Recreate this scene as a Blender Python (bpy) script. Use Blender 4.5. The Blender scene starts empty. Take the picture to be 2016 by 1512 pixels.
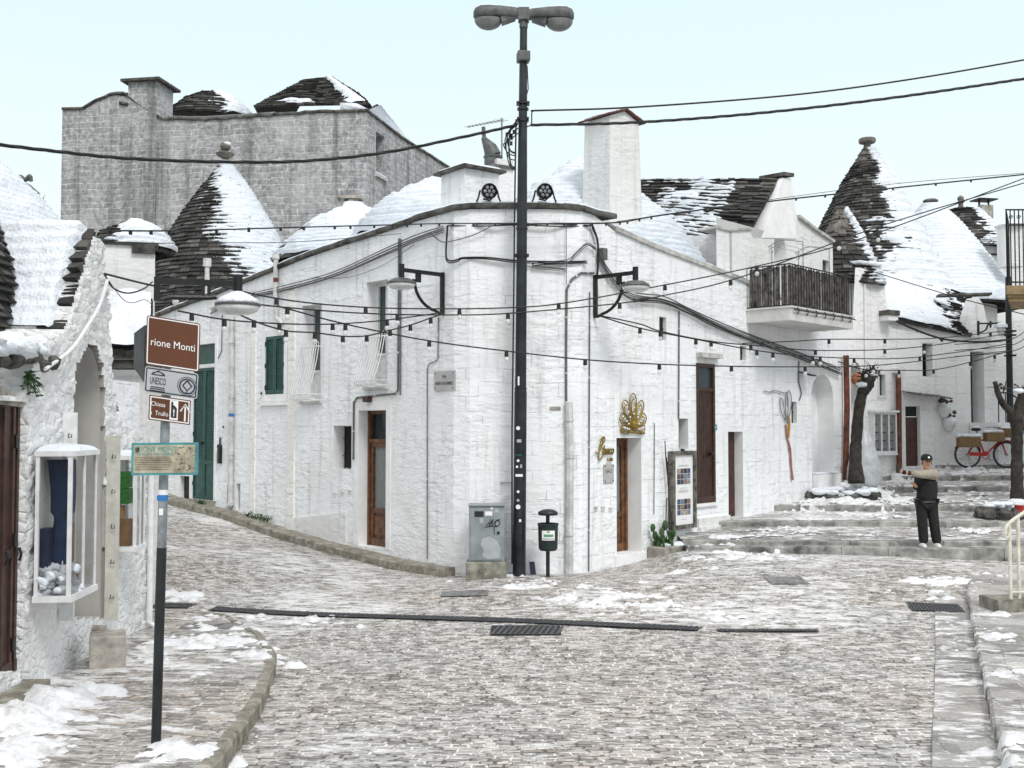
import bpy, math, random
import numpy as np
from mathutils import Vector, Matrix
random.seed(7)
rng = np.random.default_rng(11)
R = math.radians
# ------------------------------------------------------------------ camera, sky, sun, exposure
FPX, CU, CV = 2100.0, 1008.0, 756.0
PITCH = math.atan(84.0 / FPX)
scene = bpy.context.scene
COL = scene.collection
cam = bpy.data.cameras.new("camera"); cam.sensor_width = 36; cam.lens = FPX / 2016 * 36
cam.clip_start = 0.1; cam.clip_end = 3000
camo = bpy.data.objects.new("camera", cam); COL.objects.link(camo)
camo.location = (0, 0, 0); camo.rotation_euler = (R(90) + PITCH, 0, 0)
scene.camera = camo
W = bpy.data.worlds.new("World"); scene.world = W; W.use_nodes = True
wt = W.node_tree; wt.nodes.clear()
SUN_EL, SUN_ROT = R(48), R(205)
sky = wt.nodes.new('ShaderNodeTexSky'); sky.sky_type = 'NISHITA'; sky.sun_disc = False
sky.sun_elevation = SUN_EL; sky.sun_rotation = SUN_ROT; sky.dust_density = 4
b1 = wt.nodes.new('ShaderNodeBackground'); b1.inputs[1].default_value = 0.1
wt.links.new(sky.outputs[0], b1.inputs[0])
# overcast cloud deck: whiter horizon, pale cyan in view, unseen zenith brightened as fill
tc = wt.nodes.new('ShaderNodeTexCoord'); sep = wt.nodes.new('ShaderNodeSeparateXYZ')
wt.links.new(tc.outputs['Generated'], sep.inputs[0])
cr = wt.nodes.new('ShaderNodeValToRGB')
cr.color_ramp.elements[0].position = 0.08; cr.color_ramp.elements[0].color = (0.80, 0.84, 0.845, 1)
cr.color_ramp.elements[1].position = 0.40; cr.color_ramp.elements[1].color = (0.64, 0.80, 0.815, 1)
e_ = cr.color_ramp.elements.new(0.62); e_.color = (0.95, 0.95, 0.97, 1)
wt.links.new(sep.outputs[2], cr.inputs[0])
b2 = wt.nodes.new('ShaderNodeBackground'); b2.inputs[1].default_value = 1.06
wt.links.new(cr.outputs[0], b2.inputs[0])
mx = wt.nodes.new('ShaderNodeMixShader'); mx.inputs[0].default_value = 0.9
wt.links.new(b1.outputs[0], mx.inputs[1]); wt.links.new(b2.outputs[0], mx.inputs[2])
wo = wt.nodes.new('ShaderNodeOutputWorld'); wt.links.new(mx.outputs[0], wo.inputs[0])
sl = bpy.data.lights.new("sun", 'SUN'); sl.energy = 1.5; sl.angle = R(16); sl.color = (1, 0.975, 0.95)
so = bpy.data.objects.new("sun", sl); COL.objects.link(so)
# light comes from behind the camera, a little from the right
sd = Vector((math.sin(SUN_ROT) * -1 * math.cos(SUN_EL), math.cos(SUN_ROT) * math.cos(SUN_EL), math.sin(SUN_EL)))
so.rotation_euler = sd.to_track_quat('Z', 'Y').to_euler()
vs = scene.view_settings
vs.view_transform = 'Standard'; vs.look = 'None'; vs.exposure = 0.31; vs.gamma = 1.0; vs.use_curve_mapping = False
scene.render.engine = 'CYCLES'
scene.cycles.max_bounces = 6; scene.cycles.diffuse_bounces = 3; scene.cycles.glossy_bounces = 2
scene.cycles.transmission_bounces = 4; scene.cycles.transparent_max_bounces = 8
scene.cycles.use_denoising = True

# ------------------------------------------------------------------ measuring helpers
cp, sp_ = math.cos(PITCH), math.sin(PITCH)
def ray(u, v):
    x = (u - CU) / FPX; y = (CV - v) / FPX
    return np.array([x, cp - y * sp_, sp_ + y * cp])
def at(u, v, Y):
    d = ray(u, v); return d * (Y / d[1])
def V(p): return Vector((float(p[0]), float(p[1]), float(p[2])))

def _hash(ix, iy, iz, s):
    n = (ix * 374761393 + iy * 668265263 + iz * 1274126177 + s * 974711) & 0x7fffffff
    n = ((n ^ (n >> 13)) * 1274126177) & 0x7fffffff
    n = n ^ (n >> 16)
    return (n & 0xffff) / 65535.0
def vnoise(P, scale=1.0, seed=0):
    P = np.asarray(P, float) * scale
    i = np.floor(P).astype(np.int64); f = P - i; f = f * f * (3 - 2 * f)
    out = 0
    for dx in (0, 1):
        wx = f[..., 0] if dx else 1 - f[..., 0]
        for dy in (0, 1):
            wy = f[..., 1] if dy else 1 - f[..., 1]
            for dz in (0, 1):
                wz = f[..., 2] if dz else 1 - f[..., 2]
                out = out + wx * wy * wz * _hash(i[..., 0] + dx, i[..., 1] + dy, i[..., 2] + dz, seed)
    return out * 2 - 1
def fbm(P, scale=1.0, seed=0, oct=3):
    a, t, o = 1.0, 0.0, 0
    for k in range(oct):
        o = o + a * vnoise(P, scale * 2 ** k, seed + 31 * k); t += a; a *= 0.5
    return o / t
def smooth(x, a, b):
    t = np.clip((x - a) / (b - a), 0, 1); return t * t * (3 - 2 * t)

# ------------------------------------------------------------------ mesh builder
ORG = {}
class MB:
    def __init__(s): s.v = []; s.f = []; s.uv = {}; s.mi = {}; s.n = 0
    def add(s, verts, faces, uvs=None, mi=0):
        b = s.n
        s.v.extend([tuple(map(float, p)) for p in verts]); s.n += len(verts)
        for k, fc in enumerate(faces):
            if uvs is not None: s.uv[len(s.f)] = uvs[k]
            if mi: s.mi[len(s.f)] = mi
            s.f.append(tuple(int(b + i) for i in fc))
    def quad(s, a, b, c, d, uv=None, mi=0): s.add([a, b, c, d], [(0, 1, 2, 3)], None if uv is None else [uv], mi)
    def obox(s, o, ax, ay, az, mi=0):
        o, ax, ay, az = [np.array(q, float) for q in (o, ax, ay, az)]
        P = [o, o + ax, o + ax + ay, o + ay, o + az, o + ax + az, o + ax + ay + az, o + ay + az]
        s.add(P, [(0, 3, 2, 1), (4, 5, 6, 7), (0, 1, 5, 4), (1, 2, 6, 5), (2, 3, 7, 6), (3, 0, 4, 7)], None, mi)
    def box(s, c, sz, rz=0, mi=0):
        c = np.array(c, float); cz, sn = math.cos(rz), math.sin(rz)
        ax = np.array([cz, sn, 0]) * sz[0]; ay = np.array([-sn, cz, 0]) * sz[1]; az = np.array([0, 0, sz[2]])
        s.obox(c - ax / 2 - ay / 2 - az / 2, ax, ay, az, mi)
    def frame(s, d):
        d = np.array(d, float); d /= (np.linalg.norm(d) + 1e-12)
        up = np.array([0, 0, 1.0]) if abs(d[2]) < 0.95 else np.array([1.0, 0, 0])
        x = np.cross(up, d); x /= np.linalg.norm(x); return x, np.cross(d, x)
    def tube(s, pts, r, n=8, cap=True, mi=0):
        pts = [np.array(p, float) for p in pts]; m = len(pts)
        rs = r if isinstance(r, (list, tuple, np.ndarray)) else [r] * m
        V_, F_ = [], []
        x = None
        for i, p in enumerate(pts):
            d = pts[min(i + 1, m - 1)] - pts[max(i - 1, 0)]; d = d / (np.linalg.norm(d) + 1e-12)
            if x is None: x, y = s.frame(d)
            else:
                x = x - d * (x @ d); l = np.linalg.norm(x)
                if l < 1e-6: x, y = s.frame(d)
                else: x = x / l; y = np.cross(d, x)
            for k in range(n):
                t = 2 * math.pi * k / n; V_.append(p + (x * math.cos(t) + y * math.sin(t)) * rs[i])
        for i in range(m - 1):
            for k in range(n):
                k2 = (k + 1) % n; F_.append((i * n + k, i * n + k2, (i + 1) * n + k2, (i + 1) * n + k))
        if cap: F_.append(tuple(range(n - 1, -1, -1))); F_.append(tuple((m - 1) * n + k for k in range(n)))
        s.add(V_, F_, None, mi)
    def lathe(s, prof, o, n=20, axis=(0, 0, 1), mi=0):
        o = np.array(o, float); a = np.array(axis, float); a /= np.linalg.norm(a); x, y = s.frame(a)
        V_, F_ = [], []
        for r, z in prof:
            for k in range(n):
                t = 2 * math.pi * k / n; V_.append(o + a * z + (x * math.cos(t) + y * math.sin(t)) * max(r, 1e-4))
        for i in range(len(prof) - 1):
            for k in range(n):
                k2 = (k + 1) % n; F_.append((i * n + k, i * n + k2, (i + 1) * n + k2, (i + 1) * n + k))
        F_.append(tuple(range(n - 1, -1, -1))); F_.append(tuple((len(prof) - 1) * n + k for k in range(n)))
        s.add(V_, F_, None, mi)
    def prism(s, poly, ext, mi=0):
        ext = np.array(ext, float); n = len(poly); P = [np.array(p, float) for p in poly]
        s.add(P + [p + ext for p in P], [tuple(range(n - 1, -1, -1)), tuple(range(n, 2 * n))] +
              [(i, (i + 1) % n, n + (i + 1) % n, n + i) for i in range(n)], None, mi)
    def grid(s, P, keep=None, uv=None, mi=0):
        h, w = P.shape[:2]; b = s.n
        s.v.extend(map(tuple, P.reshape(-1, 3).tolist())); s.n += h * w
        for i in range(h - 1):
            for j in range(w - 1):
                if keep is not None and not keep[i, j]: continue
                a = b + i * w + j
                if uv is not None: s.uv[len(s.f)] = [uv[i, j], uv[i, j + 1], uv[i + 1, j + 1], uv[i + 1, j]]
                if mi: s.mi[len(s.f)] = mi
                s.f.append((a, a + 1, a + w + 1, a + w))
    def blob(s, c, r, sq=(1, 1, 1), n=10, jit=0.0, mi=0, seed=0):
        c = np.array(c, float); V_ = []; F_ = []; m = n // 2 + 1
        for i in range(m + 1):
            ph = math.pi * i / m
            for k in range(n):
                t = 2 * math.pi * k / n
                d = np.array([math.sin(ph) * math.cos(t), math.sin(ph) * math.sin(t), math.cos(ph)])
                q = 1 + jit * float(vnoise((d * 1.7 + c * 3)[None], 1, seed)[0])
                V_.append(c + d * r * q * np.array(sq))
        for i in range(m):
            for k in range(n):
                k2 = (k + 1) % n; F_.append((i * n + k, (i + 1) * n + k, (i + 1) * n + k2, i * n + k2))
        s.add(V_, F_, None, mi)
    def build(s, name, mats, parent=None, smooth=False, origin=None, bevel=0):
        me = bpy.data.meshes.new(name)
        if parent is not None: origin = ORG[parent.name]
        elif origin is None: origin = (0, 0, 0)
        o0 = np.array(origin, float)
        vv = np.array(s.v, float) - o0
        me.from_pydata(vv.tolist(), [], s.f)
        if not isinstance(mats, (list, tuple)): mats = [mats]
        for m in mats: me.materials.append(m)
        uvl = me.uv_layers.new(name="UVMap")
        W_ = np.array(s.v, float)
        data = np.zeros((len(me.loops), 2), np.float32); li = 0
        for k, fc in enumerate(s.f):
            q = s.uv.get(k)
            if q is None:
                a, b, c = W_[fc[0]], W_[fc[1]], W_[fc[2]]
                nn = np.cross(b - a, c - a)
                if len(fc) > 3: nn = np.cross(c - a, W_[fc[3]] - b)
                l = math.sqrt(nn[0] ** 2 + nn[1] ** 2 + nn[2] ** 2) + 1e-12
                if abs(nn[2]) / l > 0.75:
                    for i, vi in enumerate(fc): data[li + i] = (W_[vi][0], W_[vi][1])
                else:
                    hl = math.hypot(nn[0], nn[1]) + 1e-12; tx, ty = -nn[1] / hl, nn[0] / hl
                    for i, vi in enumerate(fc): data[li + i] = (W_[vi][0] * tx + W_[vi][1] * ty, W_[vi][2])
            else:
                for i in range(len(fc)): data[li + i] = q[i]
            li += len(fc)
        uvl.data.foreach_set('uv', data.ravel())
        if s.mi:
            for k, m in s.mi.items(): me.polygons[k].material_index = m
        if smooth: me.polygons.foreach_set('use_smooth', [True] * len(me.polygons))
        me.update()
        o = bpy.data.objects.new(name, me); COL.objects.link(o)
        if parent is not None: o.parent = parent
        else: o.location = o0
        ORG[o.name] = tuple(o0)
        if bevel:
            md = o.modifiers.new('bevel', 'BEVEL'); md.width = bevel; md.segments = 2; md.limit_method = 'ANGLE'
        return o
def tag(o, label=None, cat=None, group=None, kind=None):
    if label: o['label'] = label
    if cat: o['category'] = cat
    if group: o['group'] = group
    if kind: o['kind'] = kind
    return o
def thing(name, label, cat, loc, group=None):
    o = bpy.data.objects.new(name, None); COL.objects.link(o); o.empty_display_size = 0.2
    o.location = tuple(float(q) for q in loc); ORG[o.name] = tuple(float(q) for q in loc)
    return tag(o, label, cat, group)
def text(body, size, o, xd, yd, m, parent, name='lettering', align='CENTER', ext=0.002, shear=0, xs=1.0):
    cu = bpy.data.curves.new('t', 'FONT'); cu.body = body; cu.size = size; cu.extrude = ext
    cu.align_x = align; cu.align_y = 'CENTER'; cu.shear = shear; cu.resolution_u = 3
    ob = bpy.data.objects.new('t', cu); COL.objects.link(ob)
    dg = bpy.context.evaluated_depsgraph_get()
    me = bpy.data.meshes.new_from_object(ob.evaluated_get(dg))
    bpy.data.objects.remove(ob); bpy.data.curves.remove(cu)
    x = V(xd).normalized(); y = V(yd).normalized(); z = x.cross(y).normalized()
    Mx = Matrix(((x.x * xs, y.x, z.x, 0), (x.y * xs, y.y, z.y, 0), (x.z * xs, y.z, z.z, 0), (0, 0, 0, 1)))
    off = V(o) - Vector(ORG[parent.name])
    me.transform(Matrix.Translation(off) @ Mx)
    me.materials.clear(); me.materials.append(m)
    t = bpy.data.objects.new(name, me); COL.objects.link(t); t.parent = parent; ORG[t.name] = ORG[parent.name]
    return t
# ------------------------------------------------------------------ materials
def newmat(name):
    m = bpy.data.materials.new(name); m.use_nodes = True
    nt = m.node_tree; return m, nt, nt.nodes['Principled BSDF']
def nd(nt, typ, out=None, props=None, **inp):
    n = nt.nodes.new(typ)
    for k, v in (props or {}).items(): setattr(n, k, v)
    for k, v in inp.items():
        key = int(k[1:]) if k[0] == 'i' and k[1:].isdigit() else k.replace('_', ' ')
        sk = n.inputs[key]
        if isinstance(v, bpy.types.NodeSocket): nt.links.new(v, sk)
        elif isinstance(v, (tuple, list)): sk.default_value = tuple(v) + ((1,) if len(v) == 3 and sk.type == 'RGBA' else ())
        else: sk.default_value = v
    return n
def noi(nt, vec, scale, detail=4, rough=0.55, dist=0):
    return nd(nt, 'ShaderNodeTexNoise', Vector=vec, Scale=scale, Detail=detail, Roughness=rough, Distortion=dist).outputs['Fac']
def ramp(nt, fac, stops):
    n = nt.nodes.new('ShaderNodeValToRGB'); nt.links.new(fac, n.inputs[0]); e = n.color_ramp.elements
    while len(e) < len(stops): e.new(0.5)
    for q, (p, c) in zip(e, stops):
        q.position = p; q.color = (c[0], c[1], c[2], 1) if isinstance(c, (tuple, list)) else (c, c, c, 1)
    return n.outputs[0]
def mixc(nt, fac, a, b, mode='MIX'):
    n = nt.nodes.new('ShaderNodeMix'); n.data_type = 'RGBA'; n.blend_type = mode
    for k, v in ((0, fac), (6, a), (7, b)):
        if isinstance(v, bpy.types.NodeSocket): nt.links.new(v, n.inputs[k])
        elif isinstance(v, (tuple, list)): n.inputs[k].default_value = (v[0], v[1], v[2], 1)
        else: n.inputs[k].default_value = v
    return n.outputs[2]
def mth(nt, op, a, b=0.0, clamp=False):
    n = nt.nodes.new('ShaderNodeMath'); n.operation = op; n.use_clamp = clamp
    for k, v in ((0, a), (1, b)):
        if isinstance(v, bpy.types.NodeSocket): nt.links.new(v, n.inputs[k])
        else: n.inputs[k].default_value = v
    return n.outputs[0]
def bump(nt, bs, h, strength=0.5, dist=0.02):
    n = nd(nt, 'ShaderNodeBump', Strength=strength, Distance=dist, Height=h); nt.links.new(n.outputs[0], bs.inputs['Normal'])
def uvc(nt): return nd(nt, 'ShaderNodeTexCoord').outputs['UV']
def objc(nt): return nd(nt, 'ShaderNodeTexCoord').outputs['Object']
def vmap(nt, vec, scale=(1, 1, 1), loc=(0, 0, 0), rot=(0, 0, 0)):
    return nd(nt, 'ShaderNodeMapping', Vector=vec, Scale=scale, Location=loc, Rotation=rot).outputs[0]
def vadd(nt, a, b, s):
    q = nd(nt, 'ShaderNodeVectorMath', props={'operation': 'SCALE'}, Vector=b, Scale=s).outputs[0]
    n = nt.nodes.new('ShaderNodeVectorMath'); n.operation = 'ADD'
    nt.links.new(a, n.inputs[0]); nt.links.new(q, n.inputs[1]); return n.outputs[0]
def warp(nt, vec, scale, amt):
    n = nd(nt, 'ShaderNodeTexNoise', Vector=vec, Scale=scale, Detail=2.0)
    c = nd(nt, 'ShaderNodeVectorMath', props={'operation': 'SUBTRACT'}, i0=n.outputs['Color'], i1=(0.5, 0.5, 0.5)).outputs[0]
    return vadd(nt, vec, c, amt)

def flat(name, c, rough=0.6, metal=0, var=0.15, scale=8, bmp=0.0, coat=0):
    m, nt, bs = newmat(name)
    o = objc(nt); f = noi(nt, o, scale, 5, 0.6)
    d = tuple(max(0, x * (1 - var * 1.6)) for x in c); l = tuple(min(1, x * (1 + var)) for x in c)
    nt.links.new(ramp(nt, f, [(0.3, d), (0.7, l)]), bs.inputs['Base Color'])
    bs.inputs['Roughness'].default_value = rough; bs.inputs['Metallic'].default_value = metal
    r2 = noi(nt, o, scale * 3, 3)
    nt.links.new(mth(nt, 'ADD', mth(nt, 'MULTIPLY', r2, 0.3), rough - 0.15), bs.inputs['Roughness'])
    if bmp: bump(nt, bs, noi(nt, o, scale * 6, 4), bmp, 0.01)
    return m

def white_wall(name, base=(0.855, 0.865, 0.885), bw=0.5, bh=0.27, chip=1.0, dirt=0.35, joint=0.6, big=1.0):
    """whitewashed squared stone: soft courses, chips and lime lumps, grey wear"""
    m, nt, bs = newmat(name); uv = uvc(nt)
    w1 = warp(nt, uv, 1.3, 0.10); w2 = warp(nt, w1, 7, 0.035)
    br = nd(nt, 'ShaderNodeTexBrick', props={'offset': 0.5, 'offset_frequency': 2, 'squash': 1.4, 'squash_frequency': 3}, Vector=w2, Scale=1.0,
            Mortar_Size=0.009, Mortar_Smooth=0.6, Bias=0.0, Brick_Width=bw, Row_Height=bh)
    jn = br.outputs['Fac']
    breaks = ramp(nt, noi(nt, uv, 3.2, 5, 0.7), [(0.46, 0), (0.60, 1)])
    jm = mth(nt, 'MULTIPLY', jn, breaks)
    st = vmap(nt, w1, (1.0, 1.9, 1))
    n1 = noi(nt, st, 9, 5, 0.65, 0.4)
    chips = ramp(nt, n1, [(0.33, 1), (0.38, 0)])
    area = ramp(nt, noi(nt, uv, 1.1, 3), [(0.40, 0.15), (0.65, 1)])
    cm = mth(nt, 'MULTIPLY', chips, area)
    thin = ramp(nt, noi(nt, vmap(nt, w2, (1, 3.2, 1)), 5, 4, 0.6), [(0.49, 0), (0.5, 1), (0.51, 0)])
    thin = mth(nt, 'MULTIPLY', thin, area)
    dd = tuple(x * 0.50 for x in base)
    c = mixc(nt, mth(nt, 'MULTIPLY', jm, joint), base, dd)  # crevice shade put into the joint colour, occlusion-like darkening
    c = mixc(nt, mth(nt, 'MULTIPLY', cm, 0.55 * chip), c, tuple(x * 0.66 for x in base))
    c = mixc(nt, mth(nt, 'MULTIPLY', thin, 0.55 * chip), c, tuple(x * 0.6 for x in base))
    # long vertical water streaks and broad wear
    stk = ramp(nt, noi(nt, vmap(nt, uv, (3.0, 0.22, 1)), 2.0, 5, 0.6), [(0.53, 0), (0.72, 1)])
    c = mixc(nt, mth(nt, 'MULTIPLY', stk, dirt), c, (0.50, 0.49, 0.475))
    c = mixc(nt, mth(nt, 'MULTIPLY', ramp(nt, noi(nt, uv, 0.7, 3), [(0.45, 0), (0.75, 1)]), dirt * 0.6), c, (0.66, 0.65, 0.62))
    nt.links.new(c, bs.inputs['Base Color']); bs.inputs['Roughness'].default_value = 0.85
    h = mth(nt, 'SUBTRACT', mth(nt, 'MULTIPLY', noi(nt, st, 4.5, 4, 0.55), 1.0 * big), mth(nt, 'MULTIPLY', jm, 0.35))
    h = mth(nt, 'SUBTRACT', h, mth(nt, 'MULTIPLY', cm, 0.12 * chip))
    rough_ = ramp(nt, noi(nt, uv, 0.8, 3), [(0.38, 0.25), (0.62, 1.0)]); bump(nt, bs, mth(nt, 'MULTIPLY', h, rough_), 0.7, 0.06)
    return m

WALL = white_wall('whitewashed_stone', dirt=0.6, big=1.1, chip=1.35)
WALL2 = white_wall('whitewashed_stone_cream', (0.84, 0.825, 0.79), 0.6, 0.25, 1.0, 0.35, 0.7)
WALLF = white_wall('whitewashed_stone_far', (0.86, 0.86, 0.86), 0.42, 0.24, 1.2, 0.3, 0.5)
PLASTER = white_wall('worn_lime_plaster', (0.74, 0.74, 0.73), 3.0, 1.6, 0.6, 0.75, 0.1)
SMOOTHW = flat('smooth_lime_render', (0.84, 0.84, 0.84), 0.85, 0, 0.06, 3, 0.15)

def rough_white():
    m, nt, bs = newmat('rough_whitewash'); o = objc(nt)
    n = noi(nt, o, 9, 6, 0.6)
    vv = vmap(nt, warp(nt, o, 3.0, 0.10), (1, 1, 1.45)); ve = nd(nt, 'ShaderNodeTexVoronoi', props={'feature': 'DISTANCE_TO_EDGE'}, Vector=vv, Scale=6.5).outputs['Distance']; v1 = nd(nt, 'ShaderNodeTexVoronoi', Vector=vv, Scale=6.5).outputs['Distance']
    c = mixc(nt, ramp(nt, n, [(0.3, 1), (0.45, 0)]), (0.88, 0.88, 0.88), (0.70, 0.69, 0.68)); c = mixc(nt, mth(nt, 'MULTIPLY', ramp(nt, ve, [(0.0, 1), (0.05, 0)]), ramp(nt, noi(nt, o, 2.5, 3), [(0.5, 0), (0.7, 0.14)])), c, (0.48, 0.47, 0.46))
    nt.links.new(c, bs.inputs['Base Color']); bs.inputs['Roughness'].default_value = 0.9
    hh = mth(nt, 'ADD', mth(nt, 'MULTIPLY', ramp(nt, ve, [(0.0, 0), (0.16, 0.8), (0.35, 1.0)]), 0.35), mth(nt, 'MULTIPLY', noi(nt, o, 11, 6, 0.7), 1.0)); bump(nt, bs, hh, 0.8, 0.06); return m
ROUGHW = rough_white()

def grey_stone():
    m, nt, bs = newmat('weathered_grey_ashlar'); uv = uvc(nt)
    w = warp(nt, warp(nt, uv, 0.9, 0.25), 4, 0.09)
    br = nd(nt, 'ShaderNodeTexBrick', props={'offset': 0.5, 'squash': 1.5, 'squash_frequency': 3}, Vector=w, Scale=1.0, Mortar_Size=0.03, Mortar_Smooth=0.9,
            Brick_Width=0.44, Row_Height=0.25, Color1=(0.23, 0.23, 0.23), Color2=(0.36, 0.36, 0.36), Mortar=(0.50, 0.50, 0.505))
    mb_ = ramp(nt, noi(nt, uv, 0.8, 3), [(0.38, 0), (0.6, 1)])
    c0 = mixc(nt, 0.5, br.outputs['Color'], ramp(nt, noi(nt, w, 1.6, 5), [(0.3, 0.22), (0.7, 0.54)]))
    c = mixc(nt, mth(nt, 'MULTIPLY', mb_, 0.75), c0, br.outputs['Color'])
    g = ramp(nt, noi(nt, w, 6, 6, 0.7), [(0.27, 0.38), (0.70, 1.6)])
    c = mixc(nt, 1.0, c, g, 'MULTIPLY')
    pale = ramp(nt, noi(nt, uv, 0.35, 4), [(0.5, 0), (0.72, 1)])
    c = mixc(nt, mth(nt, 'MULTIPLY', pale, 0.6), c, (0.56, 0.56, 0.55))
    stk = ramp(nt, noi(nt, vmap(nt, uv, (1.2, 0.06, 1)), 1.3, 4, 0.6), [(0.50, 0), (0.68, 1)])
    c = mixc(nt, mth(nt, 'MULTIPLY', stk, 0.75), c, (0.085, 0.085, 0.085))
    nt.links.new(c, bs.inputs['Base Color']); bs.inputs['Roughness'].default_value = 0.9
    bump(nt, bs, mth(nt, 'SUBTRACT', noi(nt, w, 7, 5), br.outputs['Fac']), 0.35, 0.04); return m
GREYST = grey_stone()

def roof_stone():
    m, nt, bs = newmat('dark_limestone_slabs'); o = objc(nt)
    ri = nd(nt, 'ShaderNodeNewGeometry').outputs['Random Per Island']
    c = ramp(nt, ri, [(0.0, (0.010, 0.0095, 0.009)), (0.45, (0.032, 0.030, 0.027)), (0.8, (0.060, 0.057, 0.051)), (1.0, (0.13, 0.125, 0.115))])
    n = noi(nt, o, 7, 5, 0.65)
    c = mixc(nt, 1.0, c, ramp(nt, n, [(0.25, 0.5), (0.75, 1.5)]), 'MULTIPLY')
    li = ramp(nt, noi(nt, o, 3.2, 3), [(0.62, 0), (0.72, 1)])
    c = mixc(nt, mth(nt, 'MULTIPLY', li, 0.2), c, (0.13, 0.10, 0.05))
    nt.links.new(c, bs.inputs['Base Color']); bs.inputs['Roughness'].default_value = 0.85
    bump(nt, bs, noi(nt, o, 22, 5), 0.5, 0.02); return m
ROOFST = roof_stone()
CEMENT = flat('grey_cement', (0.17, 0.155, 0.135), 0.9, 0, 0.35, 5, 0.4)
COPING = flat('lichened_coping_stone', (0.095, 0.092, 0.082), 0.9, 0, 0.6, 4, 0.5)
COPINGL = flat('pale_coping_stone', (0.50, 0.50, 0.47), 0.9, 0, 0.3, 4, 0.4)

def snow_mat():
    m, nt, bs = newmat('fresh_snow'); o = objc(nt)
    bs.inputs['Base Color'].default_value = (0.745, 0.785, 0.835, 1); bs.inputs['Roughness'].default_value = 0.7
    bump(nt, bs, mth(nt, 'ADD', noi(nt, o, 5, 4), mth(nt, 'MULTIPLY', noi(nt, o, 30, 4), 0.3)), 0.8, 0.09); return m
SNOW = snow_mat()
def slush_mat():
    m, nt, bs = newmat('trodden_slush'); o = objc(nt)
    c = ramp(nt, noi(nt, o, 4, 5, 0.65), [(0.32, (0.50, 0.485, 0.465)), (0.52, (0.80, 0.81, 0.825))])
    nt.links.new(c, bs.inputs['Base Color']); bs.inputs['Roughness'].default_value = 0.5
    bump(nt, bs, noi(nt, o, 25, 5, 0.7), 0.7, 0.03); return m
SLUSH = slush_mat()

def paving(name, bw, bh, c1, c2, jsnow=0.7, patch=0.5, wet=0.5, warm=0.5, rot=0.0, ysl=None, mort=0.011, moss=0.0):
    """stone setts with slush in the joints and trodden snow films"""
    m, nt, bs = newmat(name); o = vmap(nt, objc(nt), rot=(0, 0, rot))
    w = warp(nt, warp(nt, o, 0.9, 0.30), 5, 0.085)
    fl = vmap(nt, w, (1, 1, 0))
    br = nd(nt, 'ShaderNodeTexBrick', props={'offset': 0.5, 'squash': 1.35, 'squash_frequency': 3}, Vector=fl, Scale=1.0, Mortar_Size=mort, Mortar_Smooth=0.35,
            Brick_Width=bw, Row_Height=bh, Color1=c1, Color2=c2, Mortar=c2)
    st = br.outputs['Color']
    # a second, coarser cell tint so that setts differ in groups
    vo = nd(nt, 'ShaderNodeTexVoronoi', Vector=vmap(nt, w, (1 / bw, 1 / bh, 0)), Scale=1.0, Randomness=0.6)
    vt = ramp(nt, nd(nt, 'ShaderNodeSeparateXYZ', i0=vo.outputs['Color']).outputs[0], [(0.0, 0.55), (0.5, 0.95), (1.0, 1.45)])
    st = mixc(nt, 0.75, st, mixc(nt, 1.0, st, vt, 'MULTIPLY'))
    gr = ramp(nt, noi(nt, o, 28, 5, 0.7), [(0.25, 0.6), (0.75, 1.35)])
    st = mixc(nt, 1.0, st, gr, 'MULTIPLY')
    wm = ramp(nt, noi(nt, vmap(nt, o, (1, 1, 1), (3, 1, 0)), 0.35, 3), [(0.4, 0), (0.62, 1)])
    st = mixc(nt, mth(nt, 'MULTIPLY', wm, warm), st, mixc(nt, 1.0, st, (1.12, 0.98, 0.87), 'MULTIPLY'))
    if moss:
        ms = ramp(nt, noi(nt, o, 1.5, 4), [(0.45, 0), (0.6, 1)])
        st = mixc(nt, mth(nt, 'MULTIPLY', ms, moss), st, (0.10, 0.105, 0.03))
    # dark open joints here and there, slush-filled elsewhere
    jf = br.outputs['Fac']
    dk = ramp(nt, noi(nt, o, 5.5, 4, 0.7), [(0.46, 0), (0.54, 1)])
    jcol = mixc(nt, dk, (0.76, 0.745, 0.715), (0.06, 0.055, 0.05))
    jl = mth(nt, 'MULTIPLY', jf, jsnow, True)
    c = mixc(nt, jl, st, jcol)
    # films of trodden snow, streaked across the street
    sv = vmap(nt, warp(nt, o, 2.0, 0.25), (1.0, 2.1, 1))
    f1 = noi(nt, sv, 2.6, 6, 0.68); f2 = noi(nt, o, 0.42, 3)
    ff = mth(nt, 'ADD', mth(nt, 'MULTIPLY', f1, 0.75), mth(nt, 'MULTIPLY', f2, 0.45))
    if ysl is not None:
        yy = nd(nt, 'ShaderNodeSeparateXYZ', i0=objc(nt)).outputs[1]
        mr = nd(nt, 'ShaderNodeMapRange', Value=yy, i1=ysl[0], i2=ysl[1], i3=0.0, i4=ysl[2]).outputs[0]
        ff = mth(nt, 'ADD', ff, mr)
    th = 0.74 - 0.22 * patch
    film = ramp(nt, ff, [(th, 0), (th + 0.055, 1)])
    fc = ramp(nt, noi(nt, sv, 9, 5, 0.65), [(0.38, (0.56, 0.53, 0.495)), (0.56, (0.84, 0.845, 0.85))])
    c = mixc(nt, mth(nt, 'MULTIPLY', film, 0.85), c, fc)
    nt.links.new(c, bs.inputs['Base Color'])
    wr = ramp(nt, noi(nt, o, 1.3, 4), [(0.35, 0.62 - 0.4 * wet), (0.65, 0.8)])
    nt.links.new(wr, bs.inputs['Roughness'])
    h = mth(nt, 'ADD', mth(nt, 'MULTIPLY', jf, -0.55), mth(nt, 'MULTIPLY', noi(nt, o, 14, 5), 0.5))
    h = mth(nt, 'ADD', h, mth(nt, 'MULTIPLY', film, 0.5))
    bump(nt, bs, h, 0.85, 0.035); return m
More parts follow.
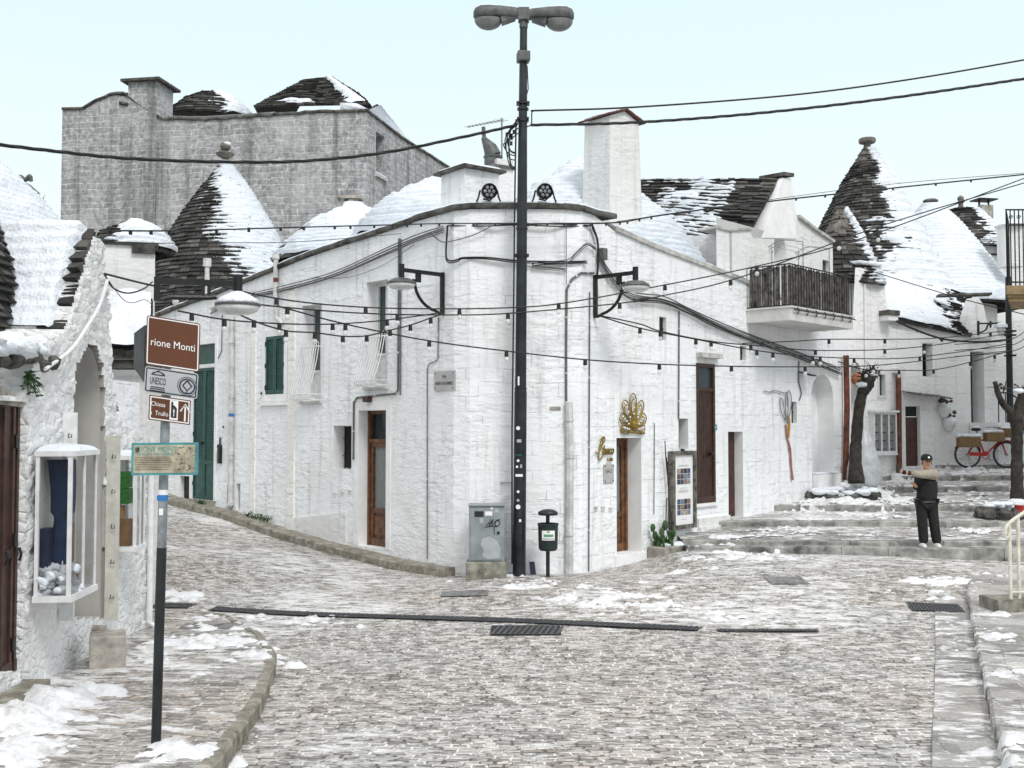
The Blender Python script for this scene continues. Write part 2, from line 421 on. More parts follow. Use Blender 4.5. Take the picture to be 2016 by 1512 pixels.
ROADM = paving('wet_cobble_setts', 0.125, 0.095, (0.24, 0.230, 0.216), (0.50, 0.477, 0.446), 0.9, 0.34, 0.7, 0.5, 0.03, (12.5, 15.5, 0.065), 0.0145)
SIDEM = paving('sidewalk_setts', 0.17, 0.11, (0.20, 0.192, 0.18), (0.45, 0.43, 0.40), 0.85, 0.62, 0.4, 0.7, 0.10)
STEPM = paving('stepped_street_slabs', 0.42, 0.30, (0.19, 0.188, 0.18), (0.40, 0.395, 0.38), 0.7, 0.85, 0.6, 0.2, 0.05, None, 0.014)
STEPMOSS = paving('mossy_step_slabs', 0.34, 0.26, (0.20, 0.17, 0.11), (0.34, 0.30, 0.20), 0.3, 0.0, 0.3, 0.6, 0.3, None, 0.014, 0.5)
RSIDE = paving('worn_kerb_slabs', 0.55, 0.42, (0.22, 0.215, 0.205), (0.42, 0.41, 0.39), 0.5, 0.62, 0.5, 0.25, 0.1, None, 0.014)

def kerb_mat():
    m, nt, bs = newmat('mossy_kerb_stone'); o = objc(nt)
    c = ramp(nt, noi(nt, o, 5, 6, 0.7), [(0.3, (0.10, 0.09, 0.068)), (0.5, (0.23, 0.21, 0.17)), (0.7, (0.42, 0.40, 0.355))])
    g = ramp(nt, noi(nt, o, 1.6, 3), [(0.5, 0), (0.7, 1)])
    c = mixc(nt, mth(nt, 'MULTIPLY', g, 0.22), c, (0.13, 0.12, 0.06))
    nt.links.new(c, bs.inputs['Base Color']); bs.inputs['Roughness'].default_value = 0.8
    bump(nt, bs, noi(nt, o, 16, 5), 0.7, 0.03); return m
KERB = kerb_mat()
RISER = flat('limestone_riser', (0.30, 0.295, 0.275), 0.8, 0, 0.5, 3.5, 0.5)
STONEB = flat('buff_limestone_block', (0.36, 0.33, 0.29), 0.85, 0, 0.35, 5, 0.6)
CONC = flat('stained_concrete', (0.25, 0.24, 0.20), 0.9, 0, 0.45, 6, 0.5)
EARTH = flat('winter_ground', (0.24, 0.23, 0.21), 0.95, 0, 0.4, 0.5)
IRON = flat('black_iron', (0.012, 0.012, 0.013), 0.45, 0.3, 0.3, 10)
CABLE = flat('black_cable', (0.010, 0.010, 0.011), 0.6, 0, 0.3, 10)
CABLEG = flat('grey_cable', (0.12, 0.12, 0.125), 0.6, 0, 0.3, 10)
POLEM = flat('black_green_pole_paint', (0.016, 0.021, 0.024), 0.4, 0.2, 0.5, 3, 0.1)
LAMPG = flat('grey_lamp_housing', (0.10, 0.108, 0.105), 0.55, 0, 0.35, 6)
GALV = flat('galvanised_steel', (0.30, 0.33, 0.35), 0.45, 0.5, 0.25, 9)
GREENP = flat('dark_green_shutter_paint', (0.010, 0.070, 0.055), 0.45, 0, 0.35, 6)
DKGREEN = flat('dark_green_plastic', (0.006, 0.020, 0.018), 0.4, 0, 0.3, 7)
WOODB = flat('varnished_brown_wood', (0.145, 0.062, 0.026), 0.5, 0, 0.45, 9, 0.1)
WOODD = flat('dark_brown_wood', (0.052, 0.022, 0.014), 0.5, 0, 0.35, 7, 0.1)
WOODR = flat('dark_red_brown_door', (0.062, 0.020, 0.015), 0.5, 0, 0.35, 6, 0.1)
DARK = flat('dark_interior', (0.012, 0.012, 0.013), 0.7, 0, 0.3, 4)
WHITEP = flat('white_paint', (0.74, 0.745, 0.75), 0.5, 0, 0.1, 8)
CREAMW = flat('weathered_cream_board', (0.56, 0.55, 0.49), 0.7, 0, 0.15, 6)
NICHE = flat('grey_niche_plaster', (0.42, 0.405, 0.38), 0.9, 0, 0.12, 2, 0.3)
CREAMP = flat('cream_iron_paint', (0.68, 0.65, 0.55), 0.5, 0, 0.15, 8)
PVC = flat('pale_grey_pipe', (0.58, 0.58, 0.57), 0.5, 0, 0.25, 4)
COPPER = flat('rusty_copper_pipe', (0.15, 0.045, 0.022), 0.5, 0.2, 0.5, 5, 0.2)
SIGNBR = flat('brown_sign_sheet', (0.105, 0.030, 0.008), 0.35, 0, 0.08, 3)
SIGNGR = flat('grey_sign_sheet', (0.42, 0.43, 0.45), 0.4, 0, 0.08, 3)
SIGNBK = flat('dull_sign_back', (0.09, 0.095, 0.10), 0.5, 0.3, 0.2, 4)
SIGNW = flat('sign_white', (0.80, 0.80, 0.80), 0.4, 0, 0.03, 3)
INK = flat('black_ink', (0.012, 0.012, 0.013), 0.5, 0, 0.1, 5)
NAVY = flat('navy_ink', (0.015, 0.02, 0.06), 0.5, 0, 0.1, 5)
TEAL = flat('teal_paint', (0.06, 0.27, 0.29), 0.5, 0, 0.25, 8)
TAN = flat('faded_notice_board', (0.42, 0.38, 0.28), 0.6, 0, 0.3, 14)
BROWNINK = flat('faded_brown_ink', (0.12, 0.10, 0.075), 0.7, 0, 0.3, 14)
GOLD = flat('gilded_metal', (0.32, 0.22, 0.045), 0.35, 0.75, 0.3, 12)
CABIN = flat('grey_cabinet_paint', (0.26, 0.29, 0.30), 0.55, 0, 0.22, 3)
CABIN2 = flat('pale_paint_patch', (0.40, 0.43, 0.44), 0.55, 0, 0.15, 3)
BLUE = flat('blue_sticker', (0.02, 0.16, 0.45), 0.5, 0, 0.1, 5)
RED = flat('red_paint', (0.42, 0.02, 0.018), 0.4, 0, 0.25, 8)
GREENL = flat('bright_green_card', (0.035, 0.22, 0.03), 0.6, 0, 0.3, 14)
CARD = flat('brown_cardboard', (0.30, 0.17, 0.08), 0.8, 0, 0.25, 6)
WOODL = flat('pale_crate_wood', (0.45, 0.28, 0.12), 0.7, 0, 0.25, 8)
DENIM = flat('dark_blue_cloth', (0.010, 0.028, 0.085), 0.85, 0, 0.35, 9, 0.2)
BARK = flat('dark_wet_bark', (0.034, 0.027, 0.021), 0.85, 0, 0.6, 7, 0.8)
LEAF = flat('dark_green_leaf', (0.030, 0.085, 0.020), 0.5, 0, 0.4, 12)
CAPTILE = flat('dark_red_tile', (0.10, 0.035, 0.026), 0.8, 0, 0.4, 9)
TERRA = flat('terracotta', (0.42, 0.16, 0.08), 0.75, 0, 0.25, 8)
BAMBOO = flat('weathered_cane_screen', (0.14, 0.128, 0.112), 0.85, 0, 0.6, 7, 0.3)
SOFFIT = flat('stained_balcony_render', (0.62, 0.61, 0.585), 0.85, 0, 0.15, 2, 0.1)
OCHRE = flat('ochre_stone_soffit', (0.30, 0.21, 0.11), 0.8, 0, 0.3, 4, 0.3)
FROST = flat('frosted_panel', (0.42, 0.44, 0.44), 0.25, 0, 0.08, 3)
LGLASS = flat('milky_lamp_glass', (0.62, 0.63, 0.62), 0.25, 0, 0.12, 5)
BOWL = flat('dull_lamp_bowl', (0.19, 0.195, 0.195), 0.15, 0, 0.25, 4)
MARBLE = flat('grey_marble_plaque', (0.44, 0.43, 0.43), 0.4, 0, 0.12, 6)
BASKET = flat('wicker', (0.20, 0.13, 0.06), 0.8, 0, 0.4, 30, 0.4)
WICKERW = flat('wrapped_plastic_sheet', (0.55, 0.57, 0.58), 0.3, 0, 0.2, 4, 0.4)
SKIN = flat('skin', (0.46, 0.25, 0.17), 0.55, 0, 0.08, 10)
CLOTHK = flat('black_cloth', (0.010, 0.010, 0.011), 0.9, 0, 0.3, 12, 0.2)
CLOTHB = flat('beige_cloth', (0.33, 0.29, 0.235), 0.9, 0, 0.2, 12, 0.2)
SHOE = flat('white_shoe', (0.7, 0.7, 0.68), 0.6, 0, 0.1, 12)
def glass(name, tint=(0.92, 0.95, 0.95), a=0.22, rough=0.03):
    m, nt, bs = newmat(name)
    bs.inputs['Base Color'].default_value = tint + (1,); bs.inputs['Roughness'].default_value = rough; bs.inputs['Specular IOR Level'].default_value = 0.8
    tr = nt.nodes.new('ShaderNodeBsdfTransparent'); ms = nt.nodes.new('ShaderNodeMixShader')
    lw = nd(nt, 'ShaderNodeLayerWeight', Blend=0.25)
    f = mth(nt, 'ADD', mth(nt, 'MULTIPLY', lw.outputs['Facing'], 0.35), a, True)
    nt.links.new(f, ms.inputs[0]); nt.links.new(tr.outputs[0], ms.inputs[1]); nt.links.new(bs.outputs[0], ms.inputs[2])
    nt.links.new(ms.outputs[0], nt.nodes['Material Output'].inputs[0]); return m
GLASS = glass('clear_pane', (0.03, 0.035, 0.035), 0.10)
BULB = glass('clear_bulb_glass', (0.85, 0.87, 0.87), 0.5, 0.05)
def winglass():
    m, nt, bs = newmat('dark_window_glass'); bs.inputs['Base Color'].default_value = (0.03, 0.05, 0.055, 1)
    bs.inputs['Roughness'].default_value = 0.06; bs.inputs['IOR'].default_value = 1.6
    bump(nt, bs, noi(nt, objc(nt), 2.0, 2), 0.15, 0.02); return m
WGLASS = winglass()
# ------------------------------------------------------------------ slab-stone roofs and their snow
def normals(fn, A, H):
    e = 1e-3
    du = fn(A + e, H) - fn(A - e, H); dv = fn(A, np.clip(H + e, 0, 1)) - fn(A, np.clip(H - e, 0, 1))
    n = np.cross(du, dv); return n / (np.linalg.norm(n, axis=-1, keepdims=True) + 1e-12)
def stones(mb, fn, length, H, course, sw, thick=0.05, seed=0, skip=None):
    r = np.random.default_rng(seed); n = max(3, int(H / course)); rows = []
    for k in range(n):
        L = length(k / n); m = max(4, int(L / sw)); e = (np.arange(m + 1) + r.uniform(-.33, .33, m + 1)) / m
        e[0] = 0; e[-1] = 1
        for j in range(m): rows.append((e[j], e[j + 1], k / n + r.uniform(-.12, .12) / n, (k + 1.12) / n + r.uniform(-.1, .1) / n))
    rows = np.array(rows); a0, a1, h0, h1 = rows.T; h0 = np.clip(h0, 0, 1); h1 = np.clip(h1, 0, 1)
    gap = (a1 - a0) * 0.02; a0 = a0 + gap; a1 = a1 - gap
    N = normals(fn, (a0 + a1) / 2, np.clip((h0 + h1) / 2, 0.003, 0.997))
    t1 = (thick * r.uniform(.55, 1.35, len(a0)))[:, None]; t0 = (thick * r.uniform(.0, .35, len(a0)))[:, None]
    dj = r.uniform(-.25, .25, (len(a0), 1)) * thick
    bl, br_, tr, tl = fn(a0, h0), fn(a1, h0), fn(a1, h1), fn(a0, h1)
    O = [bl + N * (t1 + dj), br_ + N * (t1 - dj), tr + N * t0, tl + N * t0, bl - N * .05, br_ - N * .05]
    P = np.stack(O, 1)
    for q in P:
        mb.add(q, [(0, 1, 2, 3), (4, 5, 1, 0), (4, 0, 3), (5, 2, 1)])
    g = np.stack(np.meshgrid(np.linspace(0, 1, 25), np.linspace(0, 1, 9)), -1)
    Pg = fn(g[..., 0], g[..., 1]); Ng = normals(fn, g[..., 0], np.clip(g[..., 1], .01, .99)); mb.grid(Pg - Ng * 0.03)
def snowskin(mb, fn, na, nh, mask, T=0.09, lo=-0.06, courses=None, ripple=0.0, seed=0):
    A, H = np.meshgrid(np.linspace(0, 1, na), np.linspace(0, 1, nh))
    P = fn(A, H); N = normals(fn, A, np.clip(H, 0.002, 0.998))
    m = mask(A, H, P, N) + 0.45 * fbm(P * [1, 1, 3.2], 3.8, seed + 17, 2)
    off = lo + (T - lo) * smooth(m, -1, 1)
    if courses:
        ph = (H * courses) % 1.0
        off = off + ripple * (np.where(ph < 0.5, ph * 2, (1 - ph) * 2) - 0.5) * 1.0
        off = off + 0.5 * ripple * fbm(P * [1, 1, 2.2], 4.0, seed + 5, 2)
    off = off + 0.02 * fbm(P, 1.2, seed + 3, 2) * (m > 0)
    k = np.maximum.reduce([off[:-1, :-1], off[1:, :-1], off[:-1, 1:], off[1:, 1:]]) > -0.03
    mb.grid(P + N * off[..., None], k)
def conefn(c, prof, th0=-math.pi * 1.5, th1=math.pi * .5, wob=0.02, seed=0):
    """prof: (radius, z) pairs from base to top; the seam is at the far side"""
    c = np.array(c, float); rr = np.array([p[0] for p in prof]); zz = np.array([p[1] for p in prof])
    t = np.linspace(0, 1, len(prof))
    def fn(A, H):
        th = th0 + (th1 - th0) * A
        r = np.interp(H, t, rr) * (1 + wob * np.sin(3 * th + seed) + wob * .6 * np.sin(5 * th + 2 * seed)); z = np.interp(H, t, zz)
        return np.stack([c[0] + r * np.cos(th), c[1] + r * np.sin(th), c[2] + z + 0 * r], -1)
    return fn
def patchfn(E0, E1, R0, R1, sag=0.0, wob=0.03, seed=0):
    """bilinear slope: a from E0 to E1 along the eave, h from eave to ridge"""
    E0, E1, R0, R1 = [np.array(q, float) for q in (E0, E1, R0, R1)]
    nn = np.cross(E1 - E0, R0 - E0); nn /= np.linalg.norm(nn)
    def fn(A, H):
        A_, H_ = A[..., None], H[..., None]
        P = (E0 * (1 - A_) + E1 * A_) * (1 - H_) + (R0 * (1 - A_) + R1 * A_) * H_
        b = wob * np.sin(A * 7 + seed) * np.sin(H * 4 + seed) + sag * np.sin(np.pi * H)
        return P + nn * b[..., None]
    return fn
def densify(prof, n=24):
    t = np.linspace(0, 1, len(prof)); q = np.linspace(0, 1, n)
    r = np.interp(q, t, [p[0] for p in prof]); z = np.interp(q, t, [p[1] for p in prof]); return list(zip(r, z))
def trullo_cone(parent, c, prof, course=0.14, sw=0.34, bare=(-1, 0.0), bias=0.0, noise=0.7, T=0.10, seed=0, thick=0.055, name='cone_roof', grain=1.6, ripple=.05, hb=0.0, res=(150, 120)):
    prof = densify(prof); fn = conefn(c, prof, seed=seed); H = sum(math.hypot(a[0] - b[0], a[1] - b[1]) for a, b in zip(prof, prof[1:]))
    mb = MB(); rad = lambda h: 2 * math.pi * float(np.interp(h, np.linspace(0, 1, len(prof)), [p[0] for p in prof]))
    stones(mb, fn, rad, H, course, sw, thick, seed)
    o = mb.build(name, ROOFST, parent)
    d = np.array([bare[0], bare[1]], float); d /= np.linalg.norm(d)
    def mask(A, Hh, P, N):
        nh = N[..., :2] / (np.linalg.norm(N[..., :2], axis=-1, keepdims=True) + 1e-9)
        dd = -(nh @ d)
        return dd * 1.7 + bias + hb * (Hh - .5) + noise * fbm(P * [1, 1, 2.0], grain, seed, 4)
    sm = MB(); snowskin(sm, fn, res[0], res[1], mask, T, -0.09, max(3, int(H / course)), ripple, seed)
    tag(sm.build('snow_cover', SNOW, o, smooth=True))
    return o
def slope_roof(parent, E0, E1, R0, R1, course=0.15, sw=0.38, maskf=None, T=0.11, seed=0, sag=0, thick=0.06, name='roof', ripple=.05, res=(120, 80)):
    fn = patchfn(E0, E1, R0, R1, sag, seed=seed); E0, E1, R0, R1 = [np.array(q, float) for q in (E0, E1, R0, R1)]
    H = float((np.linalg.norm(R0 - E0) + np.linalg.norm(R1 - E1)) / 2); L0, L1 = np.linalg.norm(E1 - E0), np.linalg.norm(R1 - R0)
    mb = MB(); stones(mb, fn, lambda h: L0 * (1 - h) + L1 * h, H, course, sw, thick, seed); o = mb.build(name, ROOFST, parent)
    sm = MB(); snowskin(sm, fn, res[0], res[1], maskf or (lambda A, Hh, P, N: 1.2 + 0 * A), T, -0.09, max(3, int(H / course)), ripple, seed)
    sm.build('snow_cover', SNOW, o, smooth=True); return o
def pinnacle(parent, prof, c, mat=None, snowy=None):
    mb = MB(); mb.lathe(prof, c, 16); o = mb.build('pinnacle', mat or CEMENT, parent, smooth=False)
    return o

# ------------------------------------------------------------------ walls in plan
class Path:
    def __init__(s, pts):
        s.p = [np.array(q[:2], float) for q in pts]; s.s = [0.0]
        for a, b in zip(s.p, s.p[1:]): s.s.append(s.s[-1] + float(np.linalg.norm(b - a)))
    def seg(s, q): 
        for i in range(len(s.p) - 1):
            if q <= s.s[i + 1]: return i
        return len(s.p) - 2
    def P(s, q, z, d=0.0):
        i = s.seg(q); t = (s.p[i + 1] - s.p[i]) / (s.s[i + 1] - s.s[i]); b = s.p[i] + t * (q - s.s[i])
        n = np.array([t[1], -t[0]]); b = b + n * d
        return np.array([b[0], b[1], z])
    def nrm(s, q):
        i = s.seg(q); t = (s.p[i + 1] - s.p[i]) / (s.s[i + 1] - s.s[i]); return np.array([t[1], -t[0], 0]), np.array([t[0], t[1], 0])
    def hit(s, u, v, d=0.0):
        r = ray(u, v); best = None
        for i in range(len(s.p) - 1):
            t = (s.p[i + 1] - s.p[i]); L = s.s[i + 1] - s.s[i]; t = t / L; n = np.array([t[1], -t[0]])
            den = float(r[:2] @ n)
            if abs(den) < 1e-9: continue
            k = float((s.p[i] + n * d) @ n) / den
            if k <= 0: continue
            X = r * k; q = float((X[:2] - s.p[i]) @ t)
            over = max(0, -q, q - L)
            if best is None or over < best[0]: best = (over, s.s[i] + q, X[2])
        return best[1], best[2]
    def rect(s, u0, u1, vt, vb, d=0.0):
        """pixel rectangle on the wall -> s0, s1, z0, z1 (heights read at the middle)"""
        um = (u0 + u1) / 2
        a = s.hit(u0, (vt + vb) / 2, d)[0]; b = s.hit(u1, (vt + vb) / 2, d)[0]
        return min(a, b), max(a, b), s.hit(um, vb, d)[1], s.hit(um, vt, d)[1]
def wallstrip(mb, path, z0, ztop, holes=(), step=0.6, s0=None, s1=None):
    s0 = path.s[0] if s0 is None else s0; s1 = path.s[-1] if s1 is None else s1
    S = [s0, s1] + [q for q in path.s if s0 < q < s1]
    for h in holes: S += [h[0], h[1]]
    S = sorted(set(round(q, 5) for q in S)); full = []
    for a, b in zip(S, S[1:]):
        k = max(1, int((b - a) / step)); full += [a + (b - a) * i / k for i in range(k)]
    S = full + [S[-1]]
    Z = [z0]
    for h in holes: Z += [h[2], h[3]]
    Z = sorted(set(round(q, 5) for q in Z))
    for i in range(len(S) - 1):
        a, b = S[i], S[i + 1]; m = (a + b) / 2
        for j in range(len(Z)):
            za = Z[j]; last = j == len(Z) - 1
            zb0, zb1 = (ztop(a), ztop(b)) if last else (Z[j + 1], Z[j + 1])
            mz = za + 0.001 if last else (za + Z[j + 1]) / 2
            if not last and any(h[0] < m < h[1] and h[2] < mz < h[3] for h in holes): continue
            mb.quad(path.P(a + 1e-6, za), path.P(b - 1e-6, za), path.P(b - 1e-6, zb1), path.P(a + 1e-6, zb0), [(a, za), (b, za), (b, zb1), (a, zb0)])
    for h in holes:
        a, b, c, d, dep = h[:5]
        mb.quad(path.P(a, c), path.P(a, d), path.P(a, d, -dep), path.P(a, c, -dep), mi=1)
        mb.quad(path.P(b, d), path.P(b, c), path.P(b, c, -dep), path.P(b, d, -dep), mi=1)
        mb.quad(path.P(a, d), path.P(b, d), path.P(b, d, -dep), path.P(a, d, -dep), mi=1)
        mb.quad(path.P(b, c), path.P(a, c), path.P(a, c, -dep), path.P(b, c, -dep), mi=1)
def wbox(mb, path, s0, s1, z0, z1, d0, d1, mi=0):
    P = [path.P(s0, z0, d0), path.P(s1, z0, d0), path.P(s1, z0, d1), path.P(s0, z0, d1), path.P(s0, z1, d0), path.P(s1, z1, d0), path.P(s1, z1, d1), path.P(s0, z1, d1)]
    mb.add(P, [(0, 3, 2, 1), (4, 5, 6, 7), (0, 1, 5, 4), (1, 2, 6, 5), (2, 3, 7, 6), (3, 0, 4, 7)][::1], None, mi)
def archfill(mb, path, h, n=12, mi=0):
    """turns the top of a rectangular hole into a round arch (face and soffit)"""
    a, b, c, d, dep = h[:5]; r = (b - a) / 2; zs = d - r; m = (a + b) / 2
    prev = None
    for k in range(n + 1):
        t = math.pi - math.pi * k / n; q = m + r * math.cos(t); z = zs + r * math.sin(t) * .995
        if prev is not None:
            q0, z0 = prev
            mb.quad(path.P(q0, z0), path.P(q, z), path.P(q, d), path.P(q0, d), [(q0, z0), (q, z), (q, d), (q0, d)], mi)
            mb.quad(path.P(q0, z0), path.P(q0, z0, -dep), path.P(q, z, -dep), path.P(q, z), mi=1)
        prev = (q, z)
def wpoly(path, pts, d=0.0): return [path.P(*path.hit(u, v), d) for u, v in pts]

# ------------------------------------------------------------------ plan of the place
def XY(u, Y): return ((u - CU) / FPX * Y * 1.0, Y)
LA, LG = np.array(XY(880, 20.05)), np.array(XY(300, 29.4))
RA, RG = np.array(XY(1160, 20.15)), np.array(XY(1660, 27.9))
def lerp(a, b, t): return a * (1 - t) + b * t
corner = [LG - (LA - LG) * 0.06, lerp(LG, LA, .5), lerp(LG, LA, .985)]
FA, FB = np.array(XY(925, 19.72)), np.array(XY(1112, 19.74))
corner += [np.array(XY(893, 19.87)), FA, np.array(XY(1020, 19.68)), FB, np.array(XY(1146, 19.90)), lerp(RA, RG, .015), lerp(RA, RG, .5), RG]
HOUSE = Path(corner)
LWALL = Path([LG - (LA - LG) * 0.06, LA]); RWALL = Path([RA, RG])
def sL(u, v): return LWALL.hit(u, v)

# ------------------------------------------------------------------ ground heights (thin-plate fit through measured spots)
gp = [tuple(at(300, 1540, 7.4)), tuple(at(1008, 1512, 7.8)), tuple(at(1900, 1512, 7.7)), (0, 2, -2.0), (-5, 2, -2.0), (5, 2, -2.0), (0, -5, -1.7)]
for u, v in ((415, 1198), (900, 1223), (1375, 1240), (1610, 1243)):
    k = (v - 840) / 2100.; gp.append(tuple(at(u, v, 2.74 / k)))
gp += [tuple(at(1023, 1132, 19.3)), tuple(at(1880, 1240, 14.4)), tuple(at(1960, 1140, 18.2)), tuple(at(1905, 1160, 17.2))]
for u, v in ((890, 1133), (700, 1092), (560, 1052), (460, 1018), (385, 1000), (330, 982)):
    s_, z_ = LWALL.hit(u, v); p = LWALL.P(s_, z_, 0.45); gp.append((p[0], p[1], z_))
for u, v in ((1160, 1126), (1260, 1103), (1345, 1080)):
    s_, z_ = RWALL.hit(u, v); p = RWALL.P(s_, z_, 0.1); gp.append((p[0], p[1], z_))
gp += [tuple(at(1358, 1084, 21.05)), tuple(at(1500, 1090, 20.85)), tuple(at(1750, 1097, 20.5)), tuple(at(1990, 1108, 20.2))]
gp += [tuple(at(300, 1215, 15.4)), (-9.5, 30, -1.75), (-13, 34, -1.45), (-5.5, 20, -2.45), (-8.5, 23, -2.2)]
GP = np.array(gp)
def _tps(d): return np.where(d > 1e-9, d * d * np.log(d + 1e-12), 0)
_n = len(GP); _K = _tps(np.linalg.norm(GP[:, None, :2] - GP[None, :, :2], axis=-1)) + np.eye(_n) * 0.15
_Pm = np.c_[np.ones(_n), GP[:, :2]]
_A = np.block([[_K, _Pm], [_Pm.T, np.zeros((3, 3))]]); _w = np.linalg.solve(_A, np.r_[GP[:, 2], 0, 0, 0])
def gz(x, y):
    x = np.asarray(x, float); y = np.asarray(y, float)
    q = np.stack([x, y], -1); d = np.linalg.norm(q[..., None, :] - GP[:, :2], axis=-1)
    return _tps(d) @ _w[:_n] + _w[_n] + _w[_n + 1] * x + _w[_n + 2] * y
def ghit(u, v, off=0.0):
    r = ray(u, v); k = 3.0
    for _ in range(400):
        p = r * k
        if p[2] <= gz(p[0], p[1]) + off: break
        k *= 1.01
    lo, hi = k / 1.01, k
    for _ in range(25):
        m = (lo + hi) / 2; p = r * m
        if p[2] <= gz(p[0], p[1]) + off: hi = m
        else: lo = m
    return r * hi

def sheet(x0, x1, y0, y1, nx, ny, zf, keep=None):
    X, Y = np.meshgrid(np.linspace(x0, x1, nx), np.linspace(y0, y1, ny)); P = np.stack([X, Y, zf(X, Y)], -1)
    k = None
    if keep is not None:
        xm = (X[:-1, :-1] + X[1:, 1:]) / 2; ym = (Y[:-1, :-1] + Y[1:, 1:]) / 2; k = keep(xm, ym)
    mb = MB(); mb.grid(P, k); return mb
# far ground, one sheet to the horizon, below the built-up knoll
mb = sheet(-900, 900, -300, 1500, 61, 61, lambda X, Y: -4.0 + 0 * X)
tag(mb.build('ground', EARTH), kind='structure')
mb = sheet(-15, 12, -6, 36, 109, 169, lambda X, Y: gz(X, Y) + 0.012 * fbm(np.stack([X, Y, 0 * X], -1), 1.3, 4, 2))
tag(mb.build('road', ROADM, smooth=True), kind='structure')

def inpoly(X, Y, poly):
    ins = np.zeros(X.shape, bool); n = len(poly)
    for i in range(n):
        x1, y1 = poly[i][:2]; x2, y2 = poly[(i + 1) % n][:2]
        c = ((y1 > Y) != (y2 > Y)) & (X < (x2 - x1) * (Y - y1) / (y2 - y1 + 1e-12) + x1); ins ^= c
    return ins
def resample(pts, step):
    pts = [np.array(p, float) for p in pts]; out = [pts[0]]
    for a, b in zip(pts, pts[1:]):
        k = max(1, int(np.linalg.norm(b - a) / step)); out += [a + (b - a) * i / k for i in range(1, k + 1)]
    return out
def catmull(pts, k=6):
    P = [np.array(p, float) for p in pts]; P = [2 * P[0] - P[1]] + P + [2 * P[-1] - P[-2]]; out = []
    for i in range(1, len(P) - 2):
        for j in range(k):
            t = j / k
            out.append(.5 * ((2 * P[i]) + (-P[i - 1] + P[i + 1]) * t + (2 * P[i - 1] - 5 * P[i] + 4 * P[i + 1] - P[i + 2]) * t * t + (-P[i - 1] + 3 * P[i] - 3 * P[i + 1] + P[i + 2]) * t ** 3))
    out.append(P[-2]); return out

# left sidewalk: its kerb line bulges out past the sign post
KL = [ghit(u, v) for u, v in ((400, 1205), (455, 1215), (505, 1258), (537, 1300), (541, 1325), (520, 1395), (480, 1460), (430, 1535), (330, 1660))]
KL = catmull(KL, 5)
def side_h(x, y): return 0.135 * smooth(np.asarray(y, float), 15.6, 13.2) + 0.006
def side_z(X, Y): return gz(X, Y) + side_h(X, Y)
kx = np.array([p[0] for p in KL]); ky = np.array([p[1] for p in KL]); od = np.argsort(ky)
def kerbx(y): return np.interp(y, ky[od], kx[od])
Yg = np.linspace(3.0, 16.4, 110); Ag = np.linspace(0, 1, 40)
YY, AA = np.meshgrid(Yg, Ag, indexing='ij'); XX = -5.6 + (kerbx(YY) - 0.07 + 5.6) * AA
mb = MB(); mb.grid(np.stack([XX, YY, side_z(XX, YY) + 0.01 * fbm(np.stack([XX, YY, 0 * XX], -1), 2, 5, 2)], -1))
tag(mb.build('sidewalk', SIDEM, smooth=True), kind='structure')
def kerbstones(name, line, w, hf, mat, side=1, ln=0.55, seed=1, base=-.25, gzf=gz, lift=0.012):
    """a row of separate rough kerb stones along a plan line; side=+1 puts the body to the left of travel"""
    r = random.Random(seed); mb = MB(); P = resample([np.array([p[0], p[1]]) for p in line], 0.05); i = 0
    while i < len(P) - 2:
        k = min(len(P) - 1, i + int(ln / 0.05 * r.uniform(.7, 1.3)))
        idx = list(range(i, k + 1, 3)); idx = idx if idx[-1] == k else idx + [k]
        jw = r.uniform(-.012, .012); jh = r.uniform(-.008, .008); ring = []
        for q in idx:
            t = P[min(q + 1, len(P) - 1)] - P[max(q - 1, 0)]; t = t / (np.linalg.norm(t) + 1e-9); n = np.array([-t[1], t[0]]) * side
            f = P[q] + n * (jw + r.uniform(-.008, .008)); b = f + n * w
            z0 = float(gzf(f[0], f[1])); zt = z0 + float(hf(f[0], f[1])) + lift + jh
            ring.append([(f[0], f[1], z0 + base), (f[0], f[1], zt - .025), (*(f + n * .025), zt), (*b, zt), (*b, z0 + base)])
        m = len(ring); Vv = [q for g in ring for q in g]; F_ = []
        for a in range(m - 1):
            for c in range(4): F_.append((a * 5 + c, a * 5 + c + 1, a * 5 + 5 + c + 1, a * 5 + 5 + c))
        F_.append((0, 4, 3, 2, 1)); F_.append(tuple((m - 1) * 5 + c for c in range(5)))
        mb.add(Vv, F_); i = k
    return mb.build(name, mat)
tag(kerbstones('kerb', KL, 0.10, lambda x, y: side_h(x, y) * 1.0, KERB, -1, 0.45, 3), kind='structure')
# narrow raised kerb at the foot of the left facade
wl = []
for u, v in ((288, 966), (330, 976), (385, 992), (470, 1010), (560, 1036), (700, 1076), (800, 1103), (868, 1121), (897, 1128)):
    s_, z_ = LWALL.hit(u, v); p = LWALL.P(s_, z_, 0.40 if u < 860 else 0.30); wl.append((p[0], p[1], z_))
o = kerbstones('kerb_by_facade', wl, 0.44, lambda x, y: 0.15, KERB, 1, 0.8, 5); tag(o, kind='structure')

